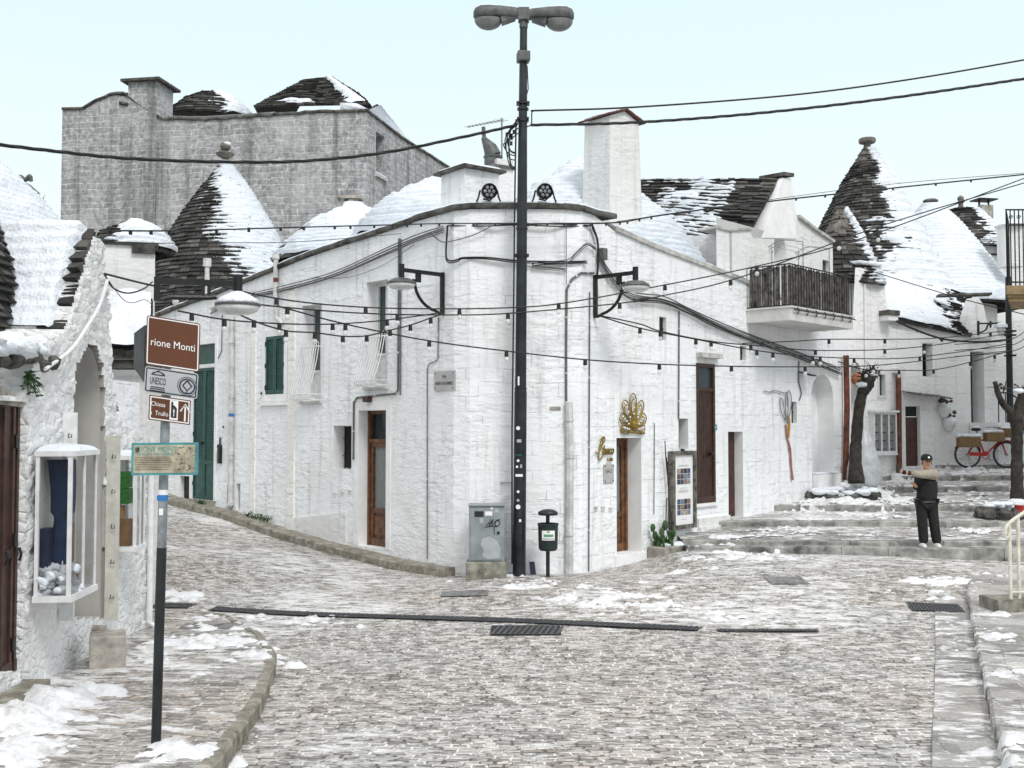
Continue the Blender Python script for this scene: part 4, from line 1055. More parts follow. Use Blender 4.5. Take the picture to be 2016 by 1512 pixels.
# chimney by the left parapet end, with slab cap and snow
def chimney(parent, c, w, d, z0, z1, taper, rot, mat, cap=.12, capmat=None, snow=True, wob=.0):
    cx, cy = c; co, si = math.cos(rot), math.sin(rot)
    def cr(x, y, z): return (cx + x * co - y * si, cy + x * si + y * co, z)
    o = MB(); n = 7
    for k in range(n):
        za, zb = z0 + (z1 - z0) * k / n, z0 + (z1 - z0) * (k + 1) / n; fa, fb = 1 - taper * k / n, 1 - taper * (k + 1) / n
        A_ = [cr(x * w / 2 * fa, y * d / 2 * fa, za) for x, y in ((-1, -1), (1, -1), (1, 1), (-1, 1))]; B_ = [cr(x * w / 2 * fb, y * d / 2 * fb, zb) for x, y in ((-1, -1), (1, -1), (1, 1), (-1, 1))]
        for i in range(4): o.quad(A_[i], A_[(i + 1) % 4], B_[(i + 1) % 4], B_[i])
    o.add(B_, [(0, 1, 2, 3)])
    s = o.build('chimney', mat, parent); f = 1 - taper
    if capmat:
        o = MB(); a = w / 2 * f + cap; b = d / 2 * f + cap; P = [(-a, -b), (-a * .3, -b * 1.04), (a * .5, -b * .98), (a, -b), (a * 1.03, b * .2), (a, b), (-a, b), (-a * 1.02, -b * .2)]
        o.prism([cr(x, y, z1 + .002 + .012 * math.sin(3 * x)) for x, y in P], (0, 0, .055)); q = o.build('chimney_cap', capmat, s)
        if snow:
            G = np.stack(np.meshgrid(np.linspace(-1, 1, 15), np.linspace(-1, 1, 15)), -1); e = 1 - np.maximum(abs(G[..., 0]), abs(G[..., 1])) ** 4
            hh = .02 + .10 * e * (1 + .4 * vnoise(np.concatenate([G * 2.2, 0 * G[..., :1]], -1), 1, 3))
            Pn = np.stack([cx + G[..., 0] * a * .93 * co - G[..., 1] * b * .93 * si, cy + G[..., 0] * a * .93 * si + G[..., 1] * b * .93 * co, z1 + .05 + hh], -1)
            o = MB(); o.grid(Pn); o.build('snow_cap', SNOW, s, smooth=True)
    return s
pc = at(925, 400, 20.9); chimney(ch, (pc[0], pc[1]), .84, .84, 3.5, at(925, 344, 20.9)[2], .03, R(38), WALL, .11, COPING, True)
pc = at(1205, 400, 22.6); ztop = at(1205, 242, 22.6)[2]; tch = chimney(ch, (pc[0], pc[1]), 1.06, .9, 2.6, ztop, .17, R(40), PLASTER)
o = MB(); rt = R(40); co, si = math.cos(rt), math.sin(rt)
def q_(x, y, z): return np.array([pc[0] + x * co - y * si, pc[1] + x * si + y * co, ztop + z])
for s_ in (-1, 1): o.prism([q_(0, -.47, .17), q_(s_ * .56, -.47, -.02), q_(s_ * .56, .47, -.02), q_(0, .47, .17)], (0, 0, .035))
o.build('chimney_cap', CAPTILE, tch)
o = MB(); o.prism([q_(0, -.38, .0), q_(-.43, -.38, .0), q_(0, -.38, .165), q_(.43, -.38, .0)][0:1] + [q_(.43, -.38, 0), q_(0, -.38, .165), q_(-.43, -.38, 0)], q_(0, .38, 0) - q_(0, -.38, 0)); o.build('chimney_gable', SMOOTHW, tch)
o = MB(); o.prism([q_(.0, -.44, .21), q_(.52, -.44, .03), q_(.52, .44, .03), q_(.0, .44, .21)], (0, 0, .06)); o.prism([q_(-.01, -.30, .215), q_(-.01, .44, .215), q_(-.40, .44, .075), q_(-.36, -.1, .09)], (0, 0, .045)); o.build('snow_cap', SNOW, tch, bevel=.03)
# metal flue with cowl behind the chimney
fc = at(975, 380, 24.0); b0 = np.array([fc[0], fc[1], 0])
o = MB(); z0, z1, z2 = at(975, 395, 24.0)[2], at(975, 335, 24.0)[2], at(975, 315, 24)[2]
o.box((fc[0] + .12, fc[1], (z0 + z1) / 2), (.42, .42, z1 - z0 + .4), R(30)); fl = o.build('flue_base', PLASTER, ch)
o = MB(); o.box((fc[0] + .05, fc[1], z1 + .02), (.62, .6, .07), R(30)); o.lathe([(.2, 0), (.2, .22), (.22, .23), (.22, .27), (.19, .28)], (fc[0] - .05, fc[1], z1 + .05), 16)
zc = z1 + .33; o.tube([(fc[0] - .05, fc[1], zc), (fc[0] - .12, fc[1], zc + .18), (fc[0] - .28, fc[1], zc + .42)], [.19, .16, .05], 14); o.tube([(fc[0] - .25, fc[1], zc + .36), (fc[0] - .27, fc[1], zc + .66)], .045, 8); o.build('flue_cowl', LAMPG, fl)
# tiny chimney pot on the middle dome
pc = at(690, 400, 26.5); z = at(690, 413, 26.5)[2]; o = MB()
for x in (-.17, .17):
    for y in (-.14, .14): o.box((pc[0] + x, pc[1] + y, z + .10), (.1, .1, .3), 0)
o.box((pc[0], pc[1], z + .28), (.62, .5, .07), 0); o.box((pc[0], pc[1], z - .15), (.5, .45, .24), 0); o.build('chimney_pot', STONEB, ch)
# tall thin flue at far left end
pc = at(408, 520, 31.0); o = MB(); o.tube([(pc[0], pc[1], at(408, 600, 31)[2]), (pc[0], pc[1], at(408, 512, 31)[2])], .07, 10); o.tube([(pc[0], pc[1], at(408, 525, 31)[2]), (pc[0], pc[1], at(408, 509, 31)[2])], .12, 10); o.build('flue_pipe', PVC, ch)
# ------------------------------------------------------------------ tall grey stone house behind
gh = thing('grey_stone_house', 'tall bare grey stone house with conical roofs standing behind the white cone', 'house', at(420, 900, 42))
GHP = Path([XY(113, 42.6), XY(262, 42.2), XY(318, 42.0), XY(718, 41.0), XY(885, 51.0)])
_t = sorted(GHP.hit(u, v) for u, v in ((113, 217), (164, 217), (170, 211), (214, 188), (246, 186), (256, 196), (318, 236), (400, 237), (500, 231), (600, 224), (718, 219)))
_t2 = sorted([GHP.hit(719, 219), GHP.hit(790, 273), GHP.hit(885, 333)])
def gtop(q): t = _t + _t2; t = sorted(t); return float(np.interp(q, [a for a, _ in t], [b for _, b in t]))
a, b, c, t = GHP.rect(740, 757, 264, 347); gw = (a, b, c, t, .5)
mb = MB(); wallstrip(mb, GHP, -2.0, gtop, [gw], .4); mb.build('wall', [GREYST, GREYST], gh)
o = MB(); wbox(o, GHP, a, b, c, t, -.55, -.5); o.build('window', DARK, gh)
o = MB(); wbox(o, GHP, a - .1, b + .1, c - .12, c - .01, -.3, .12); wsl = o.build('sill', COPINGL, gh)
o = MB(); wbox(o, GHP, a - .08, b + .08, c - .005, c + .07, -.28, .10); o.build('sill_snow', SNOW, gh, bevel=.03)
o = MB(); S = srange(0, GHP.s[-1], 80, GHP); r = random.Random(5); jj = {q: r.uniform(-.03, .03) for q in S}
sweep(o, GHP, S, [(-.4, 0), (.07, 0), (.08, .05), (.05, .10), (-.4, .11)], lambda q: gtop(q) + jj[q]); o.build('coping', COPING, gh)
o = MB(); S = srange(GHP.s[3] + .2, GHP.s[-1], 40, GHP); sweep(o, GHP, S, [(-1.2, -.1), (-1.2, .5), (-.5, .42), (-.03, .17), (-.3, .1)], gtop); S = srange(GHP.s[2] + .05, GHP.s[2] + 4.5, 20); sweep(o, GHP, S, [(-1.2, -.1), (-1.2, .2), (-.5, .22), (-.05, .18), (-.3, .1)], gtop); o.build('coping_snow', SNOW, gh, smooth=True)
# rounded corner buttress and chimney
pc = at(290, 300, 42.6); o = MB(); zt_ = at(290, 166, 42.4)[2]; x0, x1 = at(258, 300, 42.3)[0], at(318, 300, 42.3)[0]
o.box(((x0 + x1) / 2, 42.75, zt_ / 2 + 2.6), (x1 - x0, 1.35, zt_ - 5.2), R(-10)); gc = o.build('chimney', GREYST, gh)
o = MB(); o.box(((x0 + x1) / 2, 42.75, zt_ + .05), (x1 - x0 + .45, 1.8, .10), R(-10)); o.prism([((x0 + x1) / 2 - .5, 42.2, zt_ + .1), ((x0 + x1) / 2 + .5, 42.2, zt_ + .1), ((x0 + x1) / 2, 42.2, zt_ + .22)], (0, 1.0, 0)); o.build('chimney_cap', COPING, gc)
# truncated stone pyramid roof, dome roof and small gable roof
k = at(612, 226, 43.6); zb = k[2]; zt_ = at(625, 146, 43.6)[2]
def PP(u, v, Y): return at(u, v, Y)
B = [PP(500, 232, 41.9), PP(720, 226, 41.6), PP(770, 226, 47.5), PP(540, 226, 48.0)]; 
for q in B: q[2] = zb - .15
T4 = [PP(601, 147, 44.2), PP(648, 146, 44.0), PP(655, 146, 45.2), PP(610, 146, 45.4)]
for q in T4: q[2] = zt_
def snowy(bias, dx=0): return lambda A, Hh, P, N: bias + dx * (A - .5) * 4 + .8 * fbm(P * [1, 1, 2.4], 1.1, 44, 4)
slope_roof(gh, B[0], B[1], T4[0], T4[1], .16, .4, lambda A, Hh, P, N: -1.0 + 2.6 * smooth(A, .72, 1.02) + 1.9 * np.exp(-((A - .36) / .22) ** 2 - ((Hh - .14) / .10) ** 2) + .75 * fbm(P * [1, 1, 2.4], 1.3, 44, 4), .14, 41, name='pyramid_roof')
slope_roof(gh, B[1], B[2], T4[1], T4[2], .16, .4, lambda A, Hh, P, N: 1.0 + .3 * fbm(P, 1, 45, 3), .16, 42, name='pyramid_roof')
slope_roof(gh, B[3], B[0], T4[3], T4[0], .16, .4, lambda A, Hh, P, N: -.8 + .6 * fbm(P, 1, 46, 3), .14, 43, name='pyramid_roof')
o = MB(); o.add(T4, [(0, 1, 2, 3)]); o.build('roof_top', CEMENT, gh)
c_ = at(415, 236, 45.0); trullo_cone(gh, c_, [(1.85, -.1), (1.6, .3), (1.1, .75), (.5, 1.08), (.32, 1.12), (.02, 1.13)], .14, .4, (-.5, -.6), .75, .9, .12, 47, name='dome_roof', ripple=.06)
c_ = at(800, 300, 49.5); slope_roof(gh, GHP.P(GHP.s[3] + .3, gtop(GHP.s[3] + .3) + .1, -.3), GHP.P(GHP.s[-1], gtop(GHP.s[-1]) + .1, -.3), B[1] + np.array([.3, 1.5, .45]), GHP.P(GHP.s[-1], gtop(GHP.s[-1]) + .3, -1.6), .16, .5, lambda A, Hh, P, N: 1.1 - .9 * smooth(A, .8, 1) + .3 * fbm(P, 1, 48, 3), .16, 48, name='lean_to_roof')
E0, E1 = at(235, 205, 42.2), at(262, 208, 42.2); slope_roof(gh, E0, E1, at(222, 184, 43.4), at(262, 182, 43.4), .1, .3, lambda A, Hh, P, N: .1 + .8 * fbm(P, 2, 50, 3), .1, 49, name='gable_roof', res=(40, 30))

# ------------------------------------------------------------------ snow-topped cone house between
wc = thing('trullo_house', 'tall cone house half bare dark slabs half snow, ball pinnacle on top', 'house', at(440, 900, 33.5))
cc = at(440, 612, 33.5)
trullo_cone(wc, cc, [(2.55, -.6), (2.42, 0), (2.22, .8), (1.92, 1.7), (1.50, 2.6), (.98, 3.45), (.50, 4.15), (.22, 4.55), (.11, 4.72)], .105, .30, (-1, -.45), .75, .62, .09, 61, ripple=.085, hb=2.8, res=(220, 170), thick=.06)
pt = np.array([cc[0], cc[1], cc[2] + 4.68]); pinnacle(wc, [(.11, 0), (.13, .05), (.10, .12), (.07, .14), (.26, .26), (.29, .31), (.29, .33), (.10, .36), (.08, .40), (.14, .46), (.17, .54), (.14, .63), (.06, .68), (.0, .69)], pt)
o = MB(); o.blob(pt + np.array([.06, -.02, .62]), .13, (1, 1, .6), 10); o.build('snow_cap', SNOW, wc, smooth=True)
o = MB(); o.lathe([(2.5, -4.0), (2.5, 0.1), (2.3, .1)], cc + np.array([0, 0, -.6]), 28); o.build('wall', WALLF, wc)

# ------------------------------------------------------------------ rough white gable house at the left
lh = thing('rubble_stone_house', 'rough whitewashed rubble house with steep stone gable and arched niche at left', 'house', (-4.9, 11.5, -2.5))
L = Path([(-4.36, 7.6), (-4.86, 14.45)])
poly = [L.hit(u, v) for u, v in ((-120, 1560), (-120, 795), (0, 792), (42, 775), (70, 690), (100, 665), (128, 655), (150, 590), (172, 505), (186, 470), (197, 472), (203, 520), (210, 600), (214, 690), (216, 740), (224, 800), (236, 832), (262, 852), (280, 872), (293, 880), (296, 1330))]
arch = [L.hit(u, v) for u, v in ((139, 1222), (139, 800), (142, 745), (152, 703), (165, 683), (176, 679), (188, 690), (197, 720), (203, 770), (204, 1222))]
doorh = [L.hit(u, v) for u, v in ((-90, 1342), (-90, 770), (50, 800), (38, 1330))]
st = .045; sg = np.arange(L.hit(-115, 1000)[0], L.hit(296, 1000)[0], st); zg = np.arange(-3.1, 2.4, st)
SS, ZZ = np.meshgrid(sg, zg); jn = fbm(np.stack([SS, ZZ, 0 * SS], -1), 5, 71, 2) * .035
keep = inpoly(SS + jn, ZZ + np.roll(jn, 7), poly) & ~inpoly(SS + jn * .5, ZZ, arch) & ~inpoly(SS, ZZ, doorh)
def cells(g): # world-like points for noise
    return np.stack([SS, ZZ, 0 * SS], -1)
# rubble relief: nearest-stone distance field
r = np.random.default_rng(5); sx = np.arange(sg[0], sg[-1] + .3, .21); sz = np.arange(-3.2, 2.6, .15)
seeds = np.array([(x + r.uniform(-.08, .08), z + r.uniform(-.06, .06)) for x in sx for z in sz]); hts = r.uniform(-.04, .05, len(seeds))
D1 = np.full(SS.shape, 9.); D2 = np.full(SS.shape, 9.); HT = np.zeros(SS.shape)
for (x, z), h_ in zip(seeds, hts):
    i0, i1 = np.searchsorted(zg, [z - .4, z + .4]); j0, j1 = np.searchsorted(sg, [x - .45, x + .45])
    if i0 == i1 or j0 == j1: continue
    d = np.hypot((SS[i0:i1, j0:j1] - x), (ZZ[i0:i1, j0:j1] - z) * 1.4); a1 = D1[i0:i1, j0:j1]; a2 = D2[i0:i1, j0:j1]
    nw = d < a1; a2[...] = np.where(nw, a1, np.minimum(a2, d)); HT[i0:i1, j0:j1] = np.where(nw, h_, HT[i0:i1, j0:j1]); a1[...] = np.where(nw, d, a1)
soft = 1 - .8 * inpoly(SS, ZZ, [L.hit(u, v) for u, v in ((60, 1130), (230, 1130), (215, 1260), (150, 1330), (40, 1350))])
rel = (smooth(D2 - D1, 0, .055) * .026 + HT * .38 * smooth(D2 - D1, 0, .05) + .012 * fbm(cells(0), 9, 73, 3)) * soft
P0 = np.array([[L.P(s_, z_) for s_, z_ in zip(a, b)] for a, b in zip(SS, ZZ)]); n_, _ = L.nrm(1); Pf = P0 + n_ * rel[..., None]
kc = keep[:-1, :-1]; o = MB(); o.grid(Pf, kc)
# give the wall its thickness along every free edge
a_s = sorted(q[0] for q in arch); a_z = max(q[1] for q in arch)
def edgeq(p, q):
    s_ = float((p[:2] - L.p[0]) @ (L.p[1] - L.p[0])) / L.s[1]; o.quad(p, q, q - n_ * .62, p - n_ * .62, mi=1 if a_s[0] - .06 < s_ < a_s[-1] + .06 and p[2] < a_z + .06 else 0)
hh, ww = kc.shape
for i in range(hh):
    for j in range(ww):
        if not kc[i, j]: continue
        if j == 0 or not kc[i, j - 1]: edgeq(Pf[i, j], Pf[i + 1, j])
        if j == ww - 1 or not kc[i, j + 1]: edgeq(Pf[i + 1, j + 1], Pf[i, j + 1])
        if i == 0 or not kc[i - 1, j]: edgeq(Pf[i, j + 1], Pf[i, j])
        if i == hh - 1 or not kc[i + 1, j]: edgeq(Pf[i + 1, j], Pf[i + 1, j + 1])
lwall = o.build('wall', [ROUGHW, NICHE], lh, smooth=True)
a0, a1_ = L.hit(136, 1000)[0], L.hit(208, 1000)[0]; o = MB(); wbox(o, L, a0, a1_ + .05, -3.0, 1.0, -.60, -.55)
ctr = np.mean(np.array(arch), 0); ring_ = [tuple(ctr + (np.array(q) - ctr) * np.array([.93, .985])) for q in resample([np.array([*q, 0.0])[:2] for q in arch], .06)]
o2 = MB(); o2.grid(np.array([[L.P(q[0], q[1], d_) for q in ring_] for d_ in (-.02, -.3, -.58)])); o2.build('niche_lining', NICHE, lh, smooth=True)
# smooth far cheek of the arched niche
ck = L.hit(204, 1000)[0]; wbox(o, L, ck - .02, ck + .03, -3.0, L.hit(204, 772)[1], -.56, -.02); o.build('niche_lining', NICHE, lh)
# back of the house
o = MB(); o.box((-8.2, 11.4, -1.0), (6.2, 6.4, 3.2), 0); o.build('house_body', WALL, lh)
# brown double door
b0 = L.hit(-90, 1000)[0]; zt_, zb = L.hit(20, 795)[1], L.hit(38, 1332)[1]; e1 = L.hit(48, 1000, -.06)[0]; m1 = L.hit(26, 1000, -.06)[0]
for x0, x1 in ((2 * m1 - e1 - .03, m1 - .006), (m1 + .006, e1)):
    o = MB(); wbox(o, L, x0, x1, zb, zt_ + .06, -.12, -.06); wbox(o, L, x0 + .02, x1 - .02, zb + .05, zb + .16, -.06, -.035); 
    wbox(o, L, x0 + .02, x0 + .07, zb + .16, zt_ - .03, -.06, -.04); wbox(o, L, x1 - .07, x1 - .02, zb + .16, zt_ - .03, -.06, -.04); wbox(o, L, x0 + .07, x1 - .07, zb + 1.1, zb + 1.18, -.06, -.04)
    dl = o.build('door_leaf', WOODD, lh)
    for z in (zb + .25, zb + 1.2, zb + 2.1): o = MB(); wbox(o, L, x1 - .05, x1 + .01, z, z + .12, -.05, -.02); o.build('hinge', IRON, dl)
    o = MB(); o.tube([L.P(x0 + .05, zb + 1.18, -.02 + .0), L.P(x0 + .05, zb + 1.12, .0), L.P(x0 + .05, zb + 1.06, -.02)], .012, 6); o.build('handle', IRON, dl)
o = MB(); o.prism([L.P(*L.hit(u, v), -.02) for u, v in ((-90, 735), (15, 762), (60, 806), (50, 802), (-90, 782))], -n_ * .5); o.build('lintel', STONEB, lh)
# limestone plinth under the door
s1 = L.hit(99, 1370, .26)[0]; zt2 = at(60, 1356, 9.6)[2]; o = MB(); wbox(o, L, .0, s1, -3.0, zt2, -.2, .26); o.build('doorstep', KERB, lh)
o = MB(); c_ = at(205, 1290, 11.3); o.box((c_[0], c_[1] + .1, -2.5), (.36, .42, .62), R(20)); o.build('step_block', STONEB, lh, bevel=.015)
p0, p1 = at(131, 1239, 11.1), at(207, 1238, 11.75); p1[0] = p0[0] + .10; p0, p1 = at(131, 1240, 12.0), at(208, 1238, 12.0)
o = MB(); o.tube(catmull([p0, p0 * .7 + p1 * .3 + np.array([0, 0, -.008]), p0 * .3 + p1 * .7, p1], 4), .045, 10); o.build('stone_roll', STONEB, lh)
# roof: snow-laden slope running back from the gable
E0, E1 = L.P(*L.hit(134, 656), -.02), at(-150, 672, 11.0); R0, R1 = L.P(*L.hit(188, 461), .0), at(-60, 428, 12.4)
E1 = np.array([E0[0] - 3.2, E0[1] + .05, E0[2] - .02]); R1 = np.array([R0[0] - 3.2, R0[1] + .1, R0[2] + .12]); R0[2] += .05
fnr = lambda A, Hh, P, N: -1.3 + 2.6 * smooth(A, .01, .075) + .7 * fbm(P * [1, 1.5, 3.0], 2.6, 77, 3) + .6 * smooth(Hh, .8, 1.0)
slope_roof(lh, E1, E0, R1, R0, .16, .36, lambda A, Hh, P, N: fnr(1 - A, Hh, P, N), .15, 75, name='roof', thick=.08, ripple=.022, res=(240, 90))
# snow lumps and grimy lintel stones above the door
o = MB(); r = random.Random(9)
for i in range(16):
    s_ = .9 + r.random() * 2.0; z_ = .78 - .05 * abs(s_ - 2.6) + r.uniform(-.06, .03); o.blob(L.P(s_, z_, -.05 + r.uniform(-.1, .08)), r.uniform(.10, .2), (1.2, 1.6, .55), 10, .35, seed=i)
o.build('eave_snow', SNOW, lh, smooth=True)
o = MB()
for i in range(9): s_ = 1.0 + i * .24; o.blob(L.P(s_, .62 + r.uniform(-.04, .04), .0), .12, (.9, 1.2, .6), 8, .4, seed=i + 50)
o.build('eave_stone', COPING, lh)
o = MB(); r = random.Random(19)
for i in range(60):
    b_ = L.P(*L.hit(*r.choice([(46, 745), (55, 740), (60, 758), (48, 735)])), .03); d_ = np.array([r.uniform(-.02, .1), r.uniform(-.12, .12), r.uniform(-.16, .06)]); o.tube([b_, b_ + d_ * .6, b_ + d_], [.006, .005, .002], 4)
    if i % 2: o.blob(b_ + d_, .02, (1, 1, .5), 6)
tag(o.build('dry_wall_plant', LEAF, origin=L.P(*L.hit(55, 745))), 'dry creeping weeds rooted in the wall above the brown double door', 'plant')
# cones rising left of it
lc = thing('trullo_house', 'dark cone roof cut off by left frame edge beside the snowy gable roof', 'house', (-7.6, 11.0, -2.5))
c_ = np.array([-7.62, 10.7, at(0, 690, 10.6)[2]]); trullo_cone(lc, c_, [(2.6, -.6), (2.5, .1), (2.34, .9), (1.95, 1.8), (1.3, 2.6), (.5, 3.3), (.03, 3.6)], .10, .28, (1, -.9), -.25, .8, .10, 81, thick=.07, res=(160, 120))
lc2 = thing('trullo_house', 'snowy cone sloping down at far left behind the gable roof', 'house', (-11.2, 16.5, -2.5))
c_ = np.array([-10.2, 16.5, .0]); zb = at(85, 445, 16.5)[2]; c_[2] = zb
trullo_cone(lc2, c_, [(3.3, -.5), (2.90, .0), (2.3, .7), (1.3, 1.6), (.4, 2.3), (.03, 2.6)], .14, .34, (-1, .6), 1.2, .6, .12, 82, thick=.06)
o = MB(); pf = at(46, 385, 17.5); o.box((pf[0], pf[1], pf[2] - .1), (.26, .26, .35), .4); o.prism([(pf[0] - .2, pf[1] - .2, pf[2] + .07), (pf[0] + .2, pf[1] - .2, pf[2] + .07), (pf[0] + .03, pf[1] - .2, pf[2] + .22), (pf[0] - .03, pf[1] - .2, pf[2] + .22)], (0, .4, 0)); o.tube(catmull([pf + [-.08, 0, .22], pf + [-.06, 0, .32], pf + [.03, 0, .26], pf + [.10, 0, .33], pf + [.12, 0, .24]], 4), .035, 7); o.build('chimney_cowl', LAMPG, lc2)
pf = at(76, 425, 19.5); fpot = thing('flower_pot', 'small terracotta pot with a spiky plant on a far left rooftop', 'plant pot', pf - np.array([0, 0, .15]))
o = MB(); o.lathe([(.10, -.15), (.14, .08), (.17, .08), (.17, .13), (.13, .13), (.12, .08)], pf, 14); o.build('pot', TERRA, fpot)
o = MB(); r = random.Random(2)
for i in range(16): a_ = r.uniform(0, 6.28); o.tube([pf + [0, 0, .1], pf + [.06 * math.cos(a_), .06 * math.sin(a_), .25], pf + [.13 * math.cos(a_), .13 * math.sin(a_), .28 + r.uniform(0, .12)]], [.014, .010, .002], 4)
o.build('leaves', LEAF, fpot)
bk = thing('roof_terrace', 'low snow covered terrace wall in the gap left of the grey house', 'terrace', at(95, 470, 24)); o = MB(); c_ = at(90, 455, 24); o.box((c_[0] - .2, 24.3, c_[2] - 1.6), (1.3, 1.2, 3.35), 0); o.box((c_[0] - .55, 21.0, c_[2] - 1.2), (.35, .4, 2.9), 0); o.build('wall', WALLF, bk)
o = MB(); o.box((c_[0] - .2, 24.3, c_[2] + .14), (1.4, 1.3, .14), 0); o.build('snow_cover', SNOW, bk, bevel=.05)

# ------------------------------------------------------------------ small tower and snow roof behind the rubble house
tb = thing('white_tower_house', 'small square white house with dark eaves and low snow dome behind rubble gable', 'house', at(250, 900, 17.5))
TP = Path([XY(150, 17.3), XY(301, 17.6), XY(302, 20.0)]); zt_ = at(250, 483, 17.5)[2]
mb = MB(); wallstrip(mb, TP, -2.7, lambda q: zt_, [], .5); mb.build('wall', [PLASTER, PLASTER], tb)
o = MB(); S = srange(.0, TP.s[1] + .3, 16, TP); sweep(o, TP, S, [(-.3, 0), (.05, 0), (.06, .05), (-.3, .06)], lambda q: zt_)
x1 = TP.s[1]; wbox(o, TP, x1 - .36, x1 + .0, zt_ - .13, zt_ - .002, -.05, .07); o.build('eave', COPING, tb)
cd = at(255, 480, 18.6); cd[2] = zt_ + .05; cd[0] += .02; trullo_cone(tb, cd, [(.72, -.0), (.58, .22), (.38, .40), (.17, .48), (.02, .49)], .09, .26, (-1, -.2), .75, .6, .11, 91, name='dome_roof', res=(100, 60), thick=.04)
sh = thing('low_snow_house', 'low white house with thick snow on its stone eave behind the rubble wall', 'house', at(255, 900, 15.6))
E0, E1 = at(195, 694, 15.4), at(300, 692, 15.4); R0, R1 = at(195, 588, 16.8), at(300, 586, 16.8)
slope_roof(sh, E0, E1, R0, R1, .13, .4, lambda A, Hh, P, N: 1.3 + .2 * fbm(P, 2, 93, 2), .16, 92, name='roof', ripple=.03, res=(70, 50))
o = MB(); o.box(((E0[0] + E1[0]) / 2, 15.72, E0[2] - .05), (.78, .5, .11), 0); o.box(((E0[0] + E1[0]) / 2 + .0, 15.75, E0[2] - .17), (.68, .45, .10), 0); o.build('eave', COPING, sh)
o = MB(); o.box(((E0[0] + E1[0]) / 2 - .1, 16.2, (E0[2] - 2.9) / 2 - .12), (.60, 1.0, E0[2] + 2.5), 0); o.build('wall', PLASTER, sh)
# stones poking from the rubble wall top
o = MB(); pz = L.P(*L.hit(243, 806), -.2); o.blob(pz, .13, (1.1, 1.3, .5), 8, .4, seed=4); pz2 = L.P(*L.hit(228, 776), -.25); o.blob(pz2, .09, (.7, 1, .8), 8, .4, seed=7); o.build('loose_stone', COPING, lh)
o = MB(); o.blob(pz + [0, 0, .08], .12, (1.1, 1.3, .5), 8, .2, seed=6); o.build('snow_cap', SNOW, lh, smooth=True); o = MB(); o.blob(L.P(*L.hit(247, 832), -.15), .12, (1, 1.4, .7), 8, .3, seed=8); o.build('snow_cap', SNOW, lh, smooth=True)
o = MB(); s_ = L.hit(294, 1000, .06)[0]; o.tube([L.P(s_, L.hit(296, 862)[1], .08), L.P(s_, L.hit(296, 1216)[1], .08), L.P(s_ + .03, L.hit(296, 1226)[1], .16)], .04, 10); o.build('downpipe', WHITEP, lh)
o = MB(); P = [L.P(*L.hit(u, v), .09) for u, v in ((197, 545), (180, 600), (150, 650), (120, 690), (70, 727))]; o.tube(catmull(P, 4), .018, 6); o.build('conduit', WHITEP, lh)
# ------------------------------------------------------------------ upper gabled house with the cane-screened balcony
uh = thing('gabled_house', 'white gabled house with snow patched slab roof and cane screened balcony', 'house', RWALL.P(RWALL.hit(1560, 900)[0], -2.0))
def RP(u, v, d=0.0): return RWALL.P(*RWALL.hit(u, v, d), d)
UW = Path([RWALL.P(RWALL.hit(1437, 500)[0], 0, -.35)[:2], RWALL.P(RWALL.hit(1664, 500)[0], 0, -.35)[:2]])
_u = sorted(UW.hit(u, v) for u, v in ((1434, 455), (1478, 452), (1480, 470), (1500, 468), (1524, 400), (1540, 352), (1556, 352), (1566, 420), (1569, 428), (1600, 452), (1668, 498)))
def utop(q): return float(np.interp(q, [a for a, _ in _u], [b for _, b in _u]))
a, b, c, t = UW.rect(1524, 1547, 462, 560); ua = (a, b, c - .6, t, .35); a, b, c, t = UW.rect(1617, 1634, 512, 562); uw = (a, b, c, t, .12)
mb = MB(); wallstrip(mb, UW, 1.2, utop, [ua, uw], .12); archfill(mb, UW, ua, 10); mb.build('wall', [PLASTER, SMOOTHW], uh)
o = MB(); wbox(o, UW, ua[0], ua[1], ua[2], ua[3], -.36, -.35); o.build('niche_back', SMOOTHW, uh)
a, b, c, t, e = uw; o = MB(); wbox(o, UW, a, b, c, t, -e - .02, -e + .01); wn = o.build('window', WGLASS, uh); o = MB(); wbox(o, UW, a - .05, a + .03, c, t, -e, .02); wbox(o, UW, b - .03, b + .09, c, t, -e, .02); wbox(o, UW, a + .03, b - .03, (c + t) / 2, (c + t) / 2 + .03, -e, -.05); o.build('frame', WHITEP, wn)
# gable return wall and left pillar give the house its depth
inw = -np.array(UW.nrm(1)[0])
gp_ = [UW.P(*UW.hit(u, v)) for u, v in ((1500, 468), (1524, 400), (1540, 350), (1556, 352), (1566, 420), (1566, 470))]
o = MB(); o.prism([q - inw * .02 for q in gp_], inw * .42); o.build('gable', SMOOTHW, uh)
o = MB(); g2 = UW.P(*UW.hit(1538, 346)); g3 = UW.P(*UW.hit(1558, 349)); o.prism([g2 + [0, 0, .0] - inw * .08, g3 - inw * .08, g3 + [0, 0, .09] - inw * .08, g2 + [0, 0, .09] - inw * .08], inw * .7); o.build('ridge_stone', COPING, uh)
o = MB(); q0 = UW.P(*UW.hit(1436, 455)); o.prism([q0, q0 + [0, 0, -2.2], q0 + inw * 2.0 + [0, 0, -2.2], q0 + inw * 2.0], UW.nrm(1)[1] * .1); o.build('pillar_side', PLASTER, uh)
o = MB(); S = srange(UW.hit(1570, 430)[0], UW.s[-1], 12); sweep(o, UW, S, [(-.35, 0), (.08, 0), (.08, .07), (-.35, .08)], utop); o.build('coping', COPINGL, uh); o = MB(); S = srange(0, UW.hit(1478, 452)[0], 4); sweep(o, UW, S, [(-.5, 0), (.05, 0), (.05, .05), (-.5, .06)], utop); o.build('coping', COPINGL, uh)
R0, E0 = UW.P(*UW.hit(1541, 350)) + inw * .1, UW.P(*UW.hit(1498, 466)) + inw * .1
ridge_far = at(1262, 352, 28.6); eave_far = at(1225, 470, 27.2)
